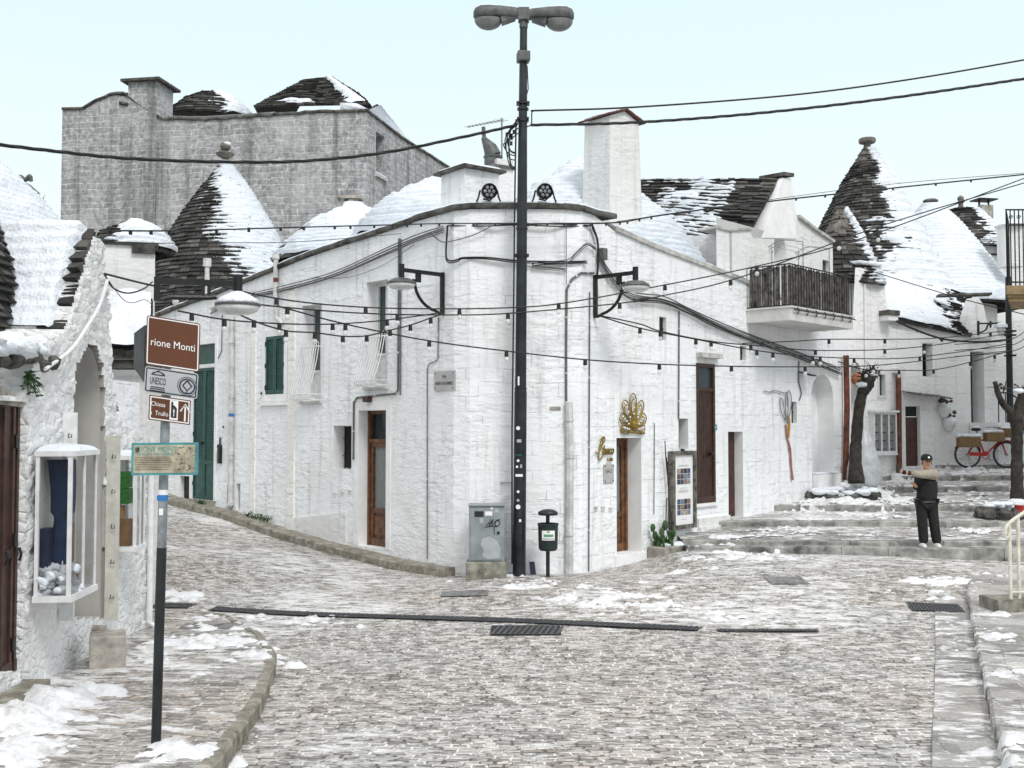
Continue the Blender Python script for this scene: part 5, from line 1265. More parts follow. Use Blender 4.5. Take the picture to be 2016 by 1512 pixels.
Eb = UW.P(*UW.hit(1433, 548)) + inw * .2
nf = lambda A, Hh, P, N: .95 - 2.1 * smooth(A, .70, .80) - 1.2 * smooth(Hh, .4, .0) * smooth(A, .55, .78) - .9 * np.exp(-((A - .1) / .28) ** 2 - ((Hh - .45) / .5) ** 2) + 1.15 * fbm(P * [1, 1, 2.2], 1.6, 98, 4)
slope_roof(uh, eave_far - np.array([0, 0, .6]), Eb - np.array([0, 0, .2]), ridge_far, R0, .12, .36, lambda *q: nf(*q) - .35, .085, 97, thick=.075, ripple=.085, res=(200, 110))
# balcony
n_, t_ = RWALL.nrm(2)
b0 = RWALL.P(RWALL.hit(1470, 600)[0], 0); zb0, zb1 = RWALL.hit(1469, 638)[1], RWALL.hit(1469, 612)[1]; dp, ln = 1.12, 3.05
def BP(l, d, z): return b0 + t_ * l + n_ * d + np.array([0, 0, z])
bal = MB(); bal.obox(BP(-.02, -.3, zb0 + .02), t_ * (ln + .04), n_ * (dp + .3), (0, 0, zb1 - zb0 - .02)); bal.obox(BP(-.05, -.02, zb1 - .002), t_ * (ln + .1), n_ * (dp + .05), (0, 0, .04)); bo = bal.build('balcony', SOFFIT, uh)
o = MB(); zr = zb1 + .98
def rail(p, q, n, inset):
    for i in range(n + 1): f = i / n; s_ = p * (1 - f) + q * f; o.tube([s_ + [0, 0, zb1], s_ + [0, 0, zr]], .010, 5)
    for z in (zr, zb1 + .06): o.tube([p + [0, 0, z], q + [0, 0, z]], .016, 6)
A_, B_, C_, D_ = BP(.02, .0, 0), BP(.02, dp - .03, 0), BP(ln, dp - .03, 0), BP(ln, .0, 0)
rail(A_, B_, 8, 0); rail(B_, C_, 24, 0); rail(C_, D_, 8, 0)
for i in range(7): f = (i + .5) / 7; p = B_ * (1 - f) + C_ * f; o.tube([p + [0, 0, zb1 + .1], p + n_ * .1 + [0, 0, zb1 - .06], p + n_ * .06 + [0, 0, zb1 - .14]], .014, 5)
o.tube([B_ + n_ * .09 + [0, 0, zb1 - .05], C_ + n_ * .09 + [0, 0, zb1 - .05]], .016, 6)
o.build('railing', IRON, bo)
o = MB(); r = random.Random(12)
def cane(p, q, n):
    for i in range(n):
        if r.random() < .03: continue
        f, f2 = i / n, (i + .86) / n; a, b = p * (1 - f) + q * f, p * (1 - f2) + q * f2; h = zr - r.uniform(.0, .05); k = n_ * r.uniform(-.008, .008)
        o.prism([a + k + [0, 0, zb1 + .05], b + k + [0, 0, zb1 + .05], b + k + [0, 0, h], a + k + [0, 0, h]], (b - a) @ np.array([[0, 1, 0], [-1, 0, 0], [0, 0, 1]]) * .4)
cane(BP(.06, .05, 0), BP(.06, dp - .08, 0), 26); cane(BP(.06, dp - .07, 0), BP(ln - .05, dp - .07, 0), 66)
o.build('cane_screen', BAMBOO, bo)
o = MB()   # laundry frame and scrolls over the balcony
p0 = BP(.6, .1, zr + .2); 
for l, d in ((.9, .15), (2.2, .15)):
    for dd in (0, .8): o.tube([BP(l, d + dd, zr), BP(l, d + dd, zr + .62)], .012, 5)
    o.tube(catmull([BP(l, .05, zr + .6), BP(l, .4, zr + .72), BP(l, .95, zr + .62)], 5), .012, 5)
    o.tube([BP(l, .15 + .1 * math.cos(x) * (1 - x / 9), zr + .5 + .1 * math.sin(x) * (1 - x / 9)) for x in np.linspace(0, 9, 24)], .008, 5)
for d in (.2, .5, .8): o.tube([BP(.9, d, zr + .6), BP(2.2, d, zr + .6)], .005, 4)
o.build('drying_frame', GALV, bo)

# ------------------------------------------------------------------ cluster of cone houses at the right
def cone_house(label, u, Y, vbase, prof, pin, bias, seed, bare=(-1, -.5), course=.125, hb=0, noise=.7, wallz=None, T=.10, rip=.07, grain=1.6):
    b = at(u, vbase, Y); th_ = thing('trullo_house', label, 'house', (b[0], b[1], -2.0)); trullo_cone(th_, b, prof, course, .27, bare, bias, noise, T, seed, hb=hb, ripple=rip, res=(190, 150), grain=grain)
    if pin: 
        top = b + np.array([0, 0, prof[-1][1] - .03]); pinnacle(th_, pin, top)
    o = MB(); rb = prof[0][0]; o.lathe([(rb * .72, -1.6), (rb * .72, prof[0][1] + .05), (rb * .6, prof[0][1] + .05)], b, 28); o.build('wall', WALLF, th_); return th_, b
PIN_DISK = [(.13, -.3), (.12, 0), (.10, .12), (.10, .2), (.20, .23), (.22, .28), (.22, .35), (.19, .38), (.0, .39)]
r1, b1_ = cone_house('tall dark cone house with flat disc pinnacle, snow only on its right flank', 1712, 37.0, 630, [(3.2, 0), (2.92, .67), (2.4, 1.68), (1.88, 2.8), (1.32, 3.92), (.81, 4.93), (.38, 5.6), (.17, 6.0)], [(.17, -.1), (.15, .05), (.12, .16), (.12, .22), (.27, .25), (.29, .29), (.29, .38), (.26, .41), (.0, .42)], .28, 101, (-1, .0), hb=-1.0, noise=1.1, course=.105)
o = MB(); o.lathe([(.70, 5.04), (.40, 5.6), (.21, 5.94), (.15, 6.0)], b1_ + np.array([0, 0, 0.02]), 20); o.build('cement_tip', CEMENT, r1)
o = MB()
for i in range(9): f = i / 8; o.blob(b1_ + np.array([.18 + .69 * f, -.11 - .17 * f, 5.88 - 1.12 * f]), .10 + .05 * f, (1, 1, 1.4), 10, .25, seed=i)
o.build('tip_snow', SNOW, r1, smooth=True)
r2, b2_ = cone_house('small cone house with stubby cement tip standing before the tall dark cone', 1657, 30.0, 545, [(1.10, -.3), (.95, .1), (.70, .7), (.42, 1.25), (.22, 1.65), (.11, 1.9)], [(.11, -.05), (.10, .05), (.16, .07), (.17, .12), (.0, .14)], .05, 103, (-1, -.5), .11, noise=.6)
o = MB(); o.lathe([(.50, 1.12), (.30, 1.5), (.13, 1.86), (.11, 1.95)], b2_ + np.array([-.02, 0, .02]), 18); o.build('cement_tip', CEMENT, r2)
o = MB()
for i in range(6): f = i / 5; o.blob(b2_ + np.array([.13 + .38 * f, -.12 - .1 * f, 1.85 - .75 * f]), .09 + .03 * f, (1, 1, 1.4), 10, .3, seed=i)
o.build('tip_snow', SNOW, r2, smooth=True)
r3, b3_ = cone_house('cone house completely under snow with a mushroom shaped pinnacle', 1835, 39.5, 590, [(3.05, -.4), (2.84, 0), (2.1, 1.1), (1.4, 2.16), (.69, 3.05), (.19, 3.5)], [(.22, -.2), (.13, .0), (.10, .12), (.12, .15), (.27, .2), (.28, .24), (.2, .29), (.0, .31)], 2.4, 105, noise=.4, T=.13)
r4, b4_ = cone_house('broad low cone house at far right, snow patched, knob pinnacle and chimney behind', 1893, 44.0, 494, [(2.2, -.1), (1.92, .28), (1.32, .94), (.82, 1.5), (.66, 1.65), (.10, 1.78)], [(.16, 0), (.10, .1), (.09, .25), (.16, .28), (.10, .34), (.13, .4), (.13, .48), (.05, .56), (.0, .57)], .55, 107, noise=1.0)
o = MB(); c_ = at(1937, 410, 45.5); o.box((c_[0], c_[1], c_[2] - .4), (.55, .5, 1.0), .2); k_ = o.build('chimney', STONEB, r4); o = MB(); o.box((c_[0], c_[1], c_[2] + .35), (.9, .7, .05), .2); o.box((c_[0] - .2, c_[1], c_[2] + .2), (.06, .06, .25), .2); o.box((c_[0] + .2, c_[1], c_[2] + .2), (.06, .06, .25), .2); o.build('chimney_cap', IRON, k_)
o = MB(); S = np.linspace(0, 2 * math.pi, 40); 
wallr = at(1950, 530, 43); o.box((wallr[0] + .3, 43.2, at(1950, 502, 42.5)[2] - 1.5), (3.4, 1.2, 3.0), 0); o.build('wall', PLASTER, r4)
o = MB(); o.box((wallr[0] + .3, 43.2, at(1950, 502, 42.5)[2] + .03), (3.6, 1.4, .07), 0); o.build('eave', COPING, r4)
# tall white chimney-like block standing right of the snow cone
o = MB(); c_ = at(1990, 470, 37); o.box((c_[0], 37, c_[2] - .3), (.7, .6, 1.4), 0); o.lathe([(.5, 0), (.55, .05), (.2, .15), (.02, .2)], (c_[0], 37, c_[2] + .4), 16); o.build('chimney', PLASTER, r3)

# ------------------------------------------------------------------ white street-side house at the right
wh = thing('white_street_house', 'white house facing the steps with snow roof, brown door and rusty downpipes', 'house', at(1790, 930, 30))
WP = Path([XY(1640, 28.2), XY(1680, 28.7), XY(1759, 29.9), XY(1912, 31.3), XY(1948, 31.5), XY(2060, 31.6)])
_wt = sorted(WP.hit(u, v) for u, v in ((1640, 640), (1680, 640), (1681, 527), (1739, 527), (1742, 628), (1760, 631), (1850, 645), (1903, 662), (1925, 588), (1946, 640), (1952, 640), (2060, 620)))
def wtop(q): return float(np.interp(q, [a for a, _ in _wt], [b for _, b in _wt]))
WH = {}
def whole(k, u0, u1, vt, vb, dep): a, b, c, d = WP.rect(u0, u1, vt, vb); WH[k] = (a, b, c, d, dep); return WH[k]
whole('shr', 1675, 1694, 712, 830, .35); whole('w1', 1729, 1742, 736, 780, .10); whole('w2', 1816, 1836, 676, 741, .30); whole('door', 1783, 1812, 800, 918, .14); whole('ud', 1911, 1938, 692, 832, .5)
mb = MB(); wallstrip(mb, WP, -2.4, wtop, list(WH.values()), .15); archfill(mb, WP, WH['shr'], 8); mb.build('wall', [WALLF, SMOOTHW], wh)
o = MB(); a, b, c, t, e = WH['shr']; wbox(o, WP, a, b, c, t, -e - .02, -e); o.build('niche_back', SMOOTHW, wh)
for k in ('w1', 'w2'):
    a, b, c, t, e = WH[k]; o = MB(); wbox(o, WP, a, b, c, t, -e - .02, -e + .01); wn = o.build('window', WGLASS if k == 'w1' else DARK, wh)
    if k == 'w1': o = MB(); wbox(o, WP, a - .05, a + .02, c - .05, t + .05, -e, .03); wbox(o, WP, b - .02, b + .05, c - .05, t + .05, -e, .03); wbox(o, WP, a + .02, b - .02, c - .05, c + .02, -e, .028); wbox(o, WP, a + .02, b - .02, t - .02, t + .05, -e, .028); o.build('frame', WHITEP, wn)
    else: o = MB(); wbox(o, WP, a, b, c, c + .04, -e, -e + .06); wbox(o, WP, b - .05, b, c + .04, t, -e, -e + .06); o.build('frame', IRON, wn)
a, b, c, t, e = WH['door']; o = MB(); wbox(o, WP, a, (a + b) / 2 - .005, c, t - .3, -e - .04, -e + .03); wbox(o, WP, (a + b) / 2 + .005, b, c, t - .3, -e - .04, -e + .03); dd_ = o.build('door', WOODR, wh); o = MB(); wbox(o, WP, a, b, t - .29, t, -e - .04, -e); o.build('transom_pane', DARK, dd_)
a, b, c, t, e = WH['ud']; o = MB(); wbox(o, WP, a, b, c, t, -e - .05, -e); o.build('door', DKGREEN, wh)
# corrugated canopy over the brown door
a, b, c, t, e = WH['door']; o = MB(); n = 12; P = []
for i in range(n + 1): q = a - .12 + (b - a + .85) * i / n; P.append((q, t + .42 - .10 * i / n + .012 * (-1) ** i))
for (q0, z0), (q1, z1) in zip(P, P[1:]): o.prism([WP.P(q0, z0, .0), WP.P(q1, z1, .0), WP.P(q1, z1 - .12, .55), WP.P(q0, z0 - .12, .55)], (0, 0, .012))
o.build('door_canopy', BAMBOO, wh)
# window display box (three white sashes)
vb_ = thing('display_window', 'white framed bay display window with three panes on the far house wall', 'window', WP.P(WP.hit(1733, 895)[0], WP.hit(1733, 895)[1], .1))
s0, s1, z0, z1 = WP.rect(1710, 1756, 812, 892); n3 = 3
o = MB(); wbox(o, WP, s0, s1, z0 - .06, z0, -.02, .18); wbox(o, WP, s0 - .04, s1 + .04, z1, z1 + .06, -.02, .22); wbox(o, WP, s0, s1, z0, z1, -.02, .01)
for i in range(n3 + 1): q = s0 + (s1 - s0 - .06) * i / n3; wbox(o, WP, q, q + .06, z0, z1, .01, .16)
for i in range(n3):
    q0 = s0 + .06 + (s1 - s0 - .06) * i / n3; q1 = s0 + (s1 - s0 - .06) * (i + 1) / n3
    wbox(o, WP, q0, q1, z0, z0 + .06, .01, .155); wbox(o, WP, q0, q1, z1 - .06, z1, .01, .155)
o.build('frame', WHITEP, vb_)
for i in range(n3):
    q0 = s0 + .06 + (s1 - s0 - .06) * i / n3; q1 = s0 + (s1 - s0 - .06) * (i + 1) / n3
    o = MB(); wbox(o, WP, q0, q1, z0 + .06, z1 - .06, .13, .14); o.build('pane', GLASS, vb_)
o = MB(); r = random.Random(3)
for i in range(3):
    q0 = s0 + .06 + (s1 - s0 - .06) * i / n3; q1 = s0 + (s1 - s0 - .06) * (i + 1) / n3
    for j in range(4): z = z0 + .1 + j * (z1 - z0 - .2) / 4; wbox(o, WP, q0 + .02, q1 - .02, z, z + .02, .012, .09); wbox(o, WP, q0 + .05, q0 + .05 + r.uniform(.05, .14), z + .02, z + r.uniform(.1, .2), .03, .07, mi=r.choice([0, 1, 2]))
o.build('goods', [DENIM, RED, SIGNW], vb_)
# roof with stone eave and right-hand gable
E0, E1 = WP.P(WP.hit(1742, 628)[0], WP.hit(1742, 628)[1] + .02, .12), WP.P(WP.hit(1906, 664)[0], WP.hit(1906, 664)[1] + .02, .12)
R0, R1 = at(1690, 530, 33.4), at(1912, 583, 34.4)
slope_roof(wh, E0, E1, R0, R1, .12, .36, lambda A, Hh, P, N: 1.1 - 1.3 * smooth(A, .4, .95) + 1.0 * fbm(P * [1, 1, 2.2], 1.7, 120, 4), .14, 119, thick=.08, ripple=.06, res=(170, 110))
o = MB(); g = [WP.P(WP.hit(u, v)[0], WP.hit(u, v)[1], .04) for u, v in ((1903, 664), (1912, 620), (1924, 585), (1934, 600), (1950, 668))]; o.prism(g, -WP.nrm(WP.hit(1925, 640)[0])[0] * .5); o.build('gable', PLASTER, wh)
o = MB(); p = at(1920, 583, 32.2); o.box((p[0] - .35, p[1], p[2] + .03), (1.5, .5, .06), R(-12)); o.build('ridge_stone', COPING, wh)
o = MB(); p = WP.P(WP.hit(1737, 527)[0], WP.hit(1737, 527)[1]); o.box((WP.P(WP.hit(1711, 527)[0], 0, -.4)[0], WP.P(WP.hit(1711, 527)[0], 0, -.4)[1], p[2] + .05), (1.0, 1.0, .10), R(35)); o.build('snow_cap', SNOW, wh, bevel=.04)
o = MB(); p = at(1748, 617, 29.5); o.box(p, (.45, .45, .14), R(30)); k_ = o.build('chimney_cap', COPING, wh); o = MB(); o.box(p + [0, 0, -.14], (.38, .38, .14), R(30)); o.build('chimney', SMOOTHW, wh)
def wp2(path, name, pts, r, mat, parent, d=None):
    o = MB(); o.tube([path.P(*path.hit(u, v), d or r + .02) for u, v in pts], r, 10); return o.build(name, mat, parent)
dp_ = wp2(WP, 'downpipe', [(1762, 738), (1763, 800), (1764, 925)], .075, COPPER, wh, .12); o = MB(); s_, z_ = WP.hit(1762, 731); wbox(o, WP, s_ - .16, s_ + .16, z_ - .05, z_ + .08, 0, .24); o.build('rain_head', WHITEP, wh)
P = [(1700, 560), (1701, 690), (1702, 740)]; wp2(WP, 'conduit', P, .02, SMOOTHW, wh)
wp2(RWALL, 'downpipe', [(1657, 700), (1659, 800), (1656, 945)], .075, COPPER, uh, .12)
# heart shaped wall pots
for u, v, lab in ((1853, 806, 'upper white heart shaped wall pot with dark red flowers beside the canopy'), (1863, 833, 'lower white heart shaped wall pot with dark red flowers beside the door')):
    s_, z_ = WP.hit(u, v); p = WP.P(s_, z_, .10); t = thing('wall_pot', lab, 'plant pot', p, 'heart shaped wall pots'); o = MB(); o.lathe([(.02, -.26), (.10, -.2), (.19, -.05), (.21, .06), (.15, .15), (.10, .16)], p, 14); o.build('pot', WHITEP, t)
    o = MB(); r = random.Random(int(u))
    for i in range(14): o.blob(p + [r.uniform(-.15, .18), r.uniform(-.1, .08), .17 + r.uniform(0, .16)], r.uniform(.03, .06), (1, 1, .8), 7, .3, seed=i)
    o.build('flowers', WOODR, t)
# outside stairs and hand rail to the upper door
o = MB(); a, b, c, t_2, e = WH['ud']; n = 7
for i in range(n): z = c - i * (c + 1.05) / n; wbox(o, WP, b + .0 + .28 * i, b + .28 * (i + 1), -2.2, z, .02, 1.0)
wbox(o, WP, a - .1, b, -2.2, c - .002, .02, 1.0); st_ = o.build('outside_stairs', WALLF, wh)
o = MB(); z1 = c + .85; q0, q1 = a - .05, b + .28 * n + .3
for i in range(8): f = i / 7; q = q0 + (q1 - q0) * f; zz = c - (c + 1.05) * max(0, (q - b)) / (.28 * n) ; o.tube([WP.P(q, zz, .98), WP.P(q, zz + .85, .98)], .016, 5)
zz = c - (c + 1.05) * (q1 - b) / (.28 * n); o.tube([WP.P(q0, c + .85, .98), WP.P(b, c + .85, .98), WP.P(q1, zz + .85, .98)], .022, 6); o.build('hand_rail', IRON, st_)
# house just beyond the right frame edge with an iron balcony
eh = thing('balcony_house', 'house beyond right frame edge showing its black iron balcony and ochre soffit', 'house', (13.3, 24.5, -2.2))
o = MB(); o.obox((12.45, 22.9, -2.6), (5, 0, 0), (1.9, 3.8, 0), (0, 0, 11)); o.build('wall', PLASTER, eh)
z0 = at(1985, 592, 23)[2]; z1 = at(1985, 562, 23)[2]; x0 = at(1981, 580, 23)[0]; o = MB()
o.obox((x0 + .10, 23.1, z0), (2.2, 0, 0), (.80, 1.6, 0), (0, 0, .08)); o.obox((x0 + .05, 23.05, z0 + .08), (2.2, 0, 0), (.85, 1.7, 0), (0, 0, .06)); o.obox((x0, 23.0, z0 + .14), (2.2, 0, 0), (.90, 1.8, 0), (0, 0, z1 - z0 - .14)); bo = o.build('balcony', OCHRE, eh)
o = MB(); zr = at(1983, 412, 23)[2]
for i in range(14): p = np.array([x0 + .05 + .86 * i / 13, 23.05 + 1.72 * i / 13, 0]); o.tube([p + [0, 0, z1], p + [0, 0, zr]], .014, 5)
for i in range(12): p = np.array([x0 + .05 + 1.0 * i / 11, 23.05, 0]); o.tube([p + [0, 0, z1], p + [0, 0, zr]], .014, 5)
for z in (zr, z1 + .08, z1 + (zr - z1) * .8): o.tube([(x0 + 1.2, 23.05, z), (x0 + .05, 23.05, z), (x0 + .91, 24.77, z)], .02, 6)
for k in range(6): cx_ = x0 + .15 + .17 * k; o.tube([(cx_ + .05 * (1 - s / 12) * math.cos(s), 23.04, z1 + (zr - z1) * .9 + .05 * (1 - s / 12) * math.sin(s)) for s in np.linspace(0, 10, 22)], .008, 5)
o.build('railing', IRON, bo)
# ------------------------------------------------------------------ street lamp on the corner
def proj(p):
    f = p[1] * cp + p[2] * sp_; y = -p[1] * sp_ + p[2] * cp
    return CU + FPX * p[0] / f, CV - FPX * y / f
YP = 19.25
lamp = thing('street_lamp', 'tall black street lamp post with two grey cobra heads at the house corner', 'street lamp', at(1022, 1131, YP))
def lp(v): return at(1022.0 + (1131 - v) * 9.0 / 1100, v, YP)
o = MB(); o.tube([lp(1140), lp(770)], [.118, .112], 16); o.tube([lp(771), lp(768), lp(440), lp(215), lp(48)], [.108, .103, .094, .078, .066], 16)
for v in (905, 765, 505, 450, 238, 215): o.tube([lp(v + 2), lp(v - 2)], .112 if v > 600 else .106, 16)
o.build('pole', POLEM, lamp)
o = MB(); c_ = lp(113); o.box(c_ + [0, -.02, 0], (.23, .22, .19), R(8)); o.build('junction_box', LAMPG, lamp, bevel=.02)
o = MB()
for v, w in ((204, .24), (235, .22), (503, .26)): o.box(lp(v), (w, .2, .035), 0)
o.build('band', IRON, lamp)
o = MB(); c_ = lp(33); o.box(c_ + [0, 0, .03], (.20, .22, .22), 0); o.tube([lp(55), lp(38)], .078, 12); hb = o.build('head_bracket', LAMPG, lamp)
def head(sg, dz, name):
    o = MB(); cx0 = c_ + np.array([0, 0, .04 + dz]); xs_ = [.10, .16, .45, .62, .78, .88, .92]; top = [.10, .11, .13, .135, .13, .09, .03]; bot = [-.08, -.085, -.085, -.11, -.11, -.10, -.06]; wd = [.09, .11, .15, .18, .18, .14, .06]
    rings = []; n = 14
    for x, t, b, w in zip(xs_, top, bot, wd):
        ring = []
        for k in range(n):
            a = 2 * math.pi * k / n; ca, sa = math.cos(a), math.sin(a); q = lambda z: math.copysign(abs(z) ** .55, z)
            ring.append(cx0 + np.array([sg * x, q(ca) * w, (t + b) / 2 + q(sa) * (t - b) / 2]))
        rings.append(ring)
    m = len(rings); Vv = [p for r_ in rings for p in r_]; F_ = [(i * n + k, i * n + (k + 1) % n, (i + 1) * n + (k + 1) % n, (i + 1) * n + k) for i in range(m - 1) for k in range(n)]
    F_ += [tuple(range(n)), tuple((m - 1) * n + k for k in range(n))]; o.add(Vv, F_); h = o.build('lamp_head', LAMPG, lamp, smooth=True)
    o = MB(); bc = cx0 + np.array([sg * .645, 0, -.10]); V_ = []; n = 18
    for i in range(7):
        ph = math.pi / 2 * i / 6
        for k in range(n): a = 2 * math.pi * k / n; V_.append(bc + np.array([math.cos(ph) * math.cos(a) * .26, math.cos(ph) * math.sin(a) * .17, -math.sin(ph) * .20]))
    o.add(V_, [(i * n + k, i * n + (k + 1) % n, (i + 1) * n + (k + 1) % n, (i + 1) * n + k) for i in range(6) for k in range(n)]); o.build('bowl', BOWL, h, smooth=True)
    o = MB(); o.prism([cx0 + np.array([sg * .15, -.08, -.085]), cx0 + np.array([sg * .42, -.13, -.085]), cx0 + np.array([sg * .40, -.12, -.19]), cx0 + np.array([sg * .30, -.08, -.14])], (0, .22, 0)); o.build('reflector_hood', LAMPG, h)
    o = MB(); G = np.stack(np.meshgrid(np.linspace(.14, .86, 20), np.linspace(-1, 1, 9)), -1); hh = .02 + .025 * (1 - G[..., 1] ** 2) * (1 + .6 * vnoise(np.concatenate([G * 5, G[..., :1] * 0], -1), 1, 2)); tp = np.interp(G[..., 0], xs_, top); wv = np.interp(G[..., 0], xs_, wd) * .8
    o.grid(np.stack([cx0[0] + sg * G[..., 0], cx0[1] + G[..., 1] * wv, cx0[2] + tp - .025 * G[..., 1] ** 2 + hh - .015], -1)); o.build('snow_cap', SNOW, h, smooth=True)
head(-1, .012, 'l'); head(1, -.012, 'r')
# stickers on the pole
ST = [(1021, 750, .03, .16, 0), (1020, 843, .07, .07, 0), (1022, 868, .08, .055, 1), (1020, 907, .05, .05, 0), (1018, 919, .045, .045, 0), (1026, 918, .035, .06, 2), (1022, 936, .13, .045, 0), (1020, 968, .05, .05, 0), (1020, 985, .05, .05, 1), (1020, 998, .085, .085, 0), (1024, 1025, .04, .05, 0), (1021, 896, .12, .03, 3)]
for u, v, w, h, k in ST:
    o = MB(); p = at(u, v, YP - .119)
    if w == h: o.lathe([(w / 2, 0), (w / 2, .006), (0, .006)], p, 14, (0, -1, 0))
    else: o.box(p, (w, .006, h), 0)
    o.build('sticker', [SIGNW, SIGNGR, MARBLE, GREENP][k], lamp)
# loose loops of cable strapped to the pole
o = MB(); r = random.Random(8)
for i in range(7):
    v0, v1 = r.uniform(228, 262), r.uniform(300, 335); k = r.uniform(14, 34)
    o.tube(catmull([at(1020, v0, YP - .1), at(1018 - k * .7, v0 + 18, YP - .05), at(1018 - k, (v0 + v1) / 2, YP), at(1014 - k * .5, v1 - 6, YP), at(1016, v1, YP)], 5), .011, 5)
o.tube([at(1016, 235, YP), at(1013, 420, YP), at(1011, 620, YP), at(1008, 850, YP), at(1008, 1110, YP)], .016, 5); o.tube([at(1038, 130, YP), at(1040, 175, YP), at(1036, 190, YP), at(1037, 330, YP)], .010, 5); o.tube(catmull([at(1036, 250, YP), at(1046, 244, YP), at(1047, 222, YP), at(1052, 218, YP)], 5), .012, 5)
for i in range(6): p = at(r.uniform(996, 1012), r.uniform(258, 285), YP - .03); o.box(p, (.05, .04, .07), 0)
o.build('cable_loop', CABLE, lamp)

# spotlights on the coping
def spot(u, v, lab):
    b = at(u, v, 19.76); z = zFront + .132; t = thing('spotlight', lab, 'spotlight', (b[0], b[1], z), 'black stage spotlights on the coping'); c_ = np.array([b[0], b[1], z + .21])
    ax = np.array([.18, -.96, -.15]); ax /= np.linalg.norm(ax); o = MB(); o.lathe([(.08, -.16), (.13, -.1), (.145, .05), (.15, .11), (.135, .115), (.13, .07)], c_, 18, ax); o.build('housing', IRON, t)
    o = MB(); x, y = o.frame(ax)
    for k in range(7): q = c_ + ax * .085 + (0 if k == 0 else 1) * .08 * (x * math.cos(k * 1.047) + y * math.sin(k * 1.047)); o.lathe([(.034, 0), (.03, .012), (.0, .016)], q, 10, ax)
    o.build('lens', GALV, t); o = MB()
    for s_ in (-1, 1): o.tube([c_ + [s_ * .16, 0, .02], c_ + [s_ * .19, -.02, -.12], (b[0] + s_ * .22, b[1] - .04, z + .01)], .018, 6); o.tube([(b[0] + s_ * .22, b[1] - .08, z + .012), (b[0] + s_ * .22, b[1] + .10, z + .012)], .016, 6)
    o.tube([(b[0] - .1, b[1] - .1, z + .05), (b[0] + .02, b[1] - .1, z + .02), (b[0] + .1, b[1] - .09, z + .1)], .02, 6); o.build('bracket', IRON, t)
spot(962, 387, 'black stage spotlight on the coping left of the lamp post, before the squat chimney'); spot(1071, 387, 'black stage spotlight on the coping right of the lamp post')
# aerial
an = thing('tv_aerial', 'thin roof antenna on a mast left of the street lamp', 'antenna', at(988, 350, 24.0)); o = MB(); o.tube([at(988, 352, 24), at(988, 232, 24)], .022, 6); o.build('mast', GALV, an)
o = MB(); p, q = at(991, 236, 23.9), at(920, 250, 23.4); o.tube([p, q], .014, 5)
for i in range(11): f = i / 10; c_ = p * (1 - f) + q * f; w = .38 - .016 * i; d = np.array([.55, .8, .12]); o.tube([c_ - d * w * .5, c_ + d * w * .5], .006, 4)
o.build('boom', GALV, an)

# wall lanterns
def wall_lamp(path, ut, vt, vb, reach, lab, far=False, d0=None, sc=1.0):
    s_, zt_ = path.hit(ut, vt); zb_ = path.hit(ut, vb)[1]; n_, t_ = path.nrm(s_); b = path.P(s_, 0, 0); t = thing('wall_lamp', lab, 'wall lamp', path.P(s_, zb_, 0), 'wall lanterns on black brackets')
    def q(d, z): return b + n_ * d + np.array([0, 0, z])
    o = MB(); w = .035 * sc; o.obox(q(.0, zb_) - t_ * w, t_ * 2 * w, n_ * 2 * w, (0, 0, zt_ - zb_ + .04)); o.obox(q(.07 * sc, zt_ - .04) - t_ * w * .8, t_ * 1.6 * w, n_ * (reach - .07 * sc), (0, 0, .07 * sc))
    hz = zt_ - zb_; P = [q(.08 + (reach * .62) * math.sin(a) ** 1.0 * 1.0, zb_ + .05 + (hz - .22) * (1 - math.cos(a))) for a in np.linspace(0, math.pi / 2, 9)]; P = [q(.10, zb_ + .02)] + P[1:] + [q(reach * .72 + .02, P[-1][2])]
    o.tube(P, .030 * sc, 8)
    for f in (.56, .63): o.obox(q(reach * f, zt_ - .2) - t_ * w * .6, t_ * 1.2 * w, n_ * .04, (0, 0, .2))
    o.tube([q(reach, zt_ + .10), q(reach, zt_ - .14)], .055 * sc, 10); o.build('bracket', IRON, t)
    o = MB(); c_ = q(reach, zt_ - .24); o.lathe([(.03, .12), (.05, .09), (.16, .07), (.25, .02), (.27, -.02), (.262, -.03)], c_, 24); sh_ = o.build('lamp_shade', LAMPG, t, smooth=True)
    o = MB(); o.lathe([(.258, -.028), (.23, -.085), (.16, -.12), (.05, -.13), (.0, -.13)], c_, 24); o.build('diffuser', LGLASS, t, smooth=True)
    if far: o = MB(); o.lathe([(.27, .0), (.24, .05), (.14, .11), (.05, .15), (.0, .16)], c_, 20); o.build('snow_cap', SNOW, t, smooth=True)
    return t
wall_lamp(LWALL, 874, 541, 620, 1.0, 'black bracket wall lantern on the left facade beside the street plaque corner')
wall_lamp(Path([RA - (RG - RA) * .05, RG]), 1169, 546, 626, .98, 'black bracket wall lantern at top of right facade amid tangled cables')
LW = Path([XY(303, 15.9), XY(304, 17.4)]); wall_lamp(LW, 303, 552, 604, .95, 'snow capped wall lantern above the brown direction sign', True)
# small round bracket lamp far right
t = thing('wall_lamp', 'small snow capped globe lamp on a scrolled bracket at far right', 'wall lamp', at(1926, 645, 31), 'wall lanterns on black brackets'); o = MB(); p = lambda u, v: at(u, v, 31.0)
o.tube([p(1926, 637), p(1970, 636)], .028, 6); o.tube(catmull([p(1926, 656), p(1940, 650), p(1945, 640), p(1955, 637)], 5), .026, 6); o.tube([p(1926, 632), p(1926, 660)], .035, 6); o.tube([p(1950, 632), p(1950, 645)], .03, 6); o.build('bracket', IRON, t)
o = MB(); o.lathe([(.03, .05), (.13, .0), (.15, -.1), (.12, -.22), (.03, -.25)], p(1972, 645), 14); o.build('lamp_shade', LGLASS, t); o = MB(); o.lathe([(.2, -.02), (.19, .06), (.1, .12), (.0, .13)], p(1972, 644), 14); o.build('snow_cap', SNOW, t)

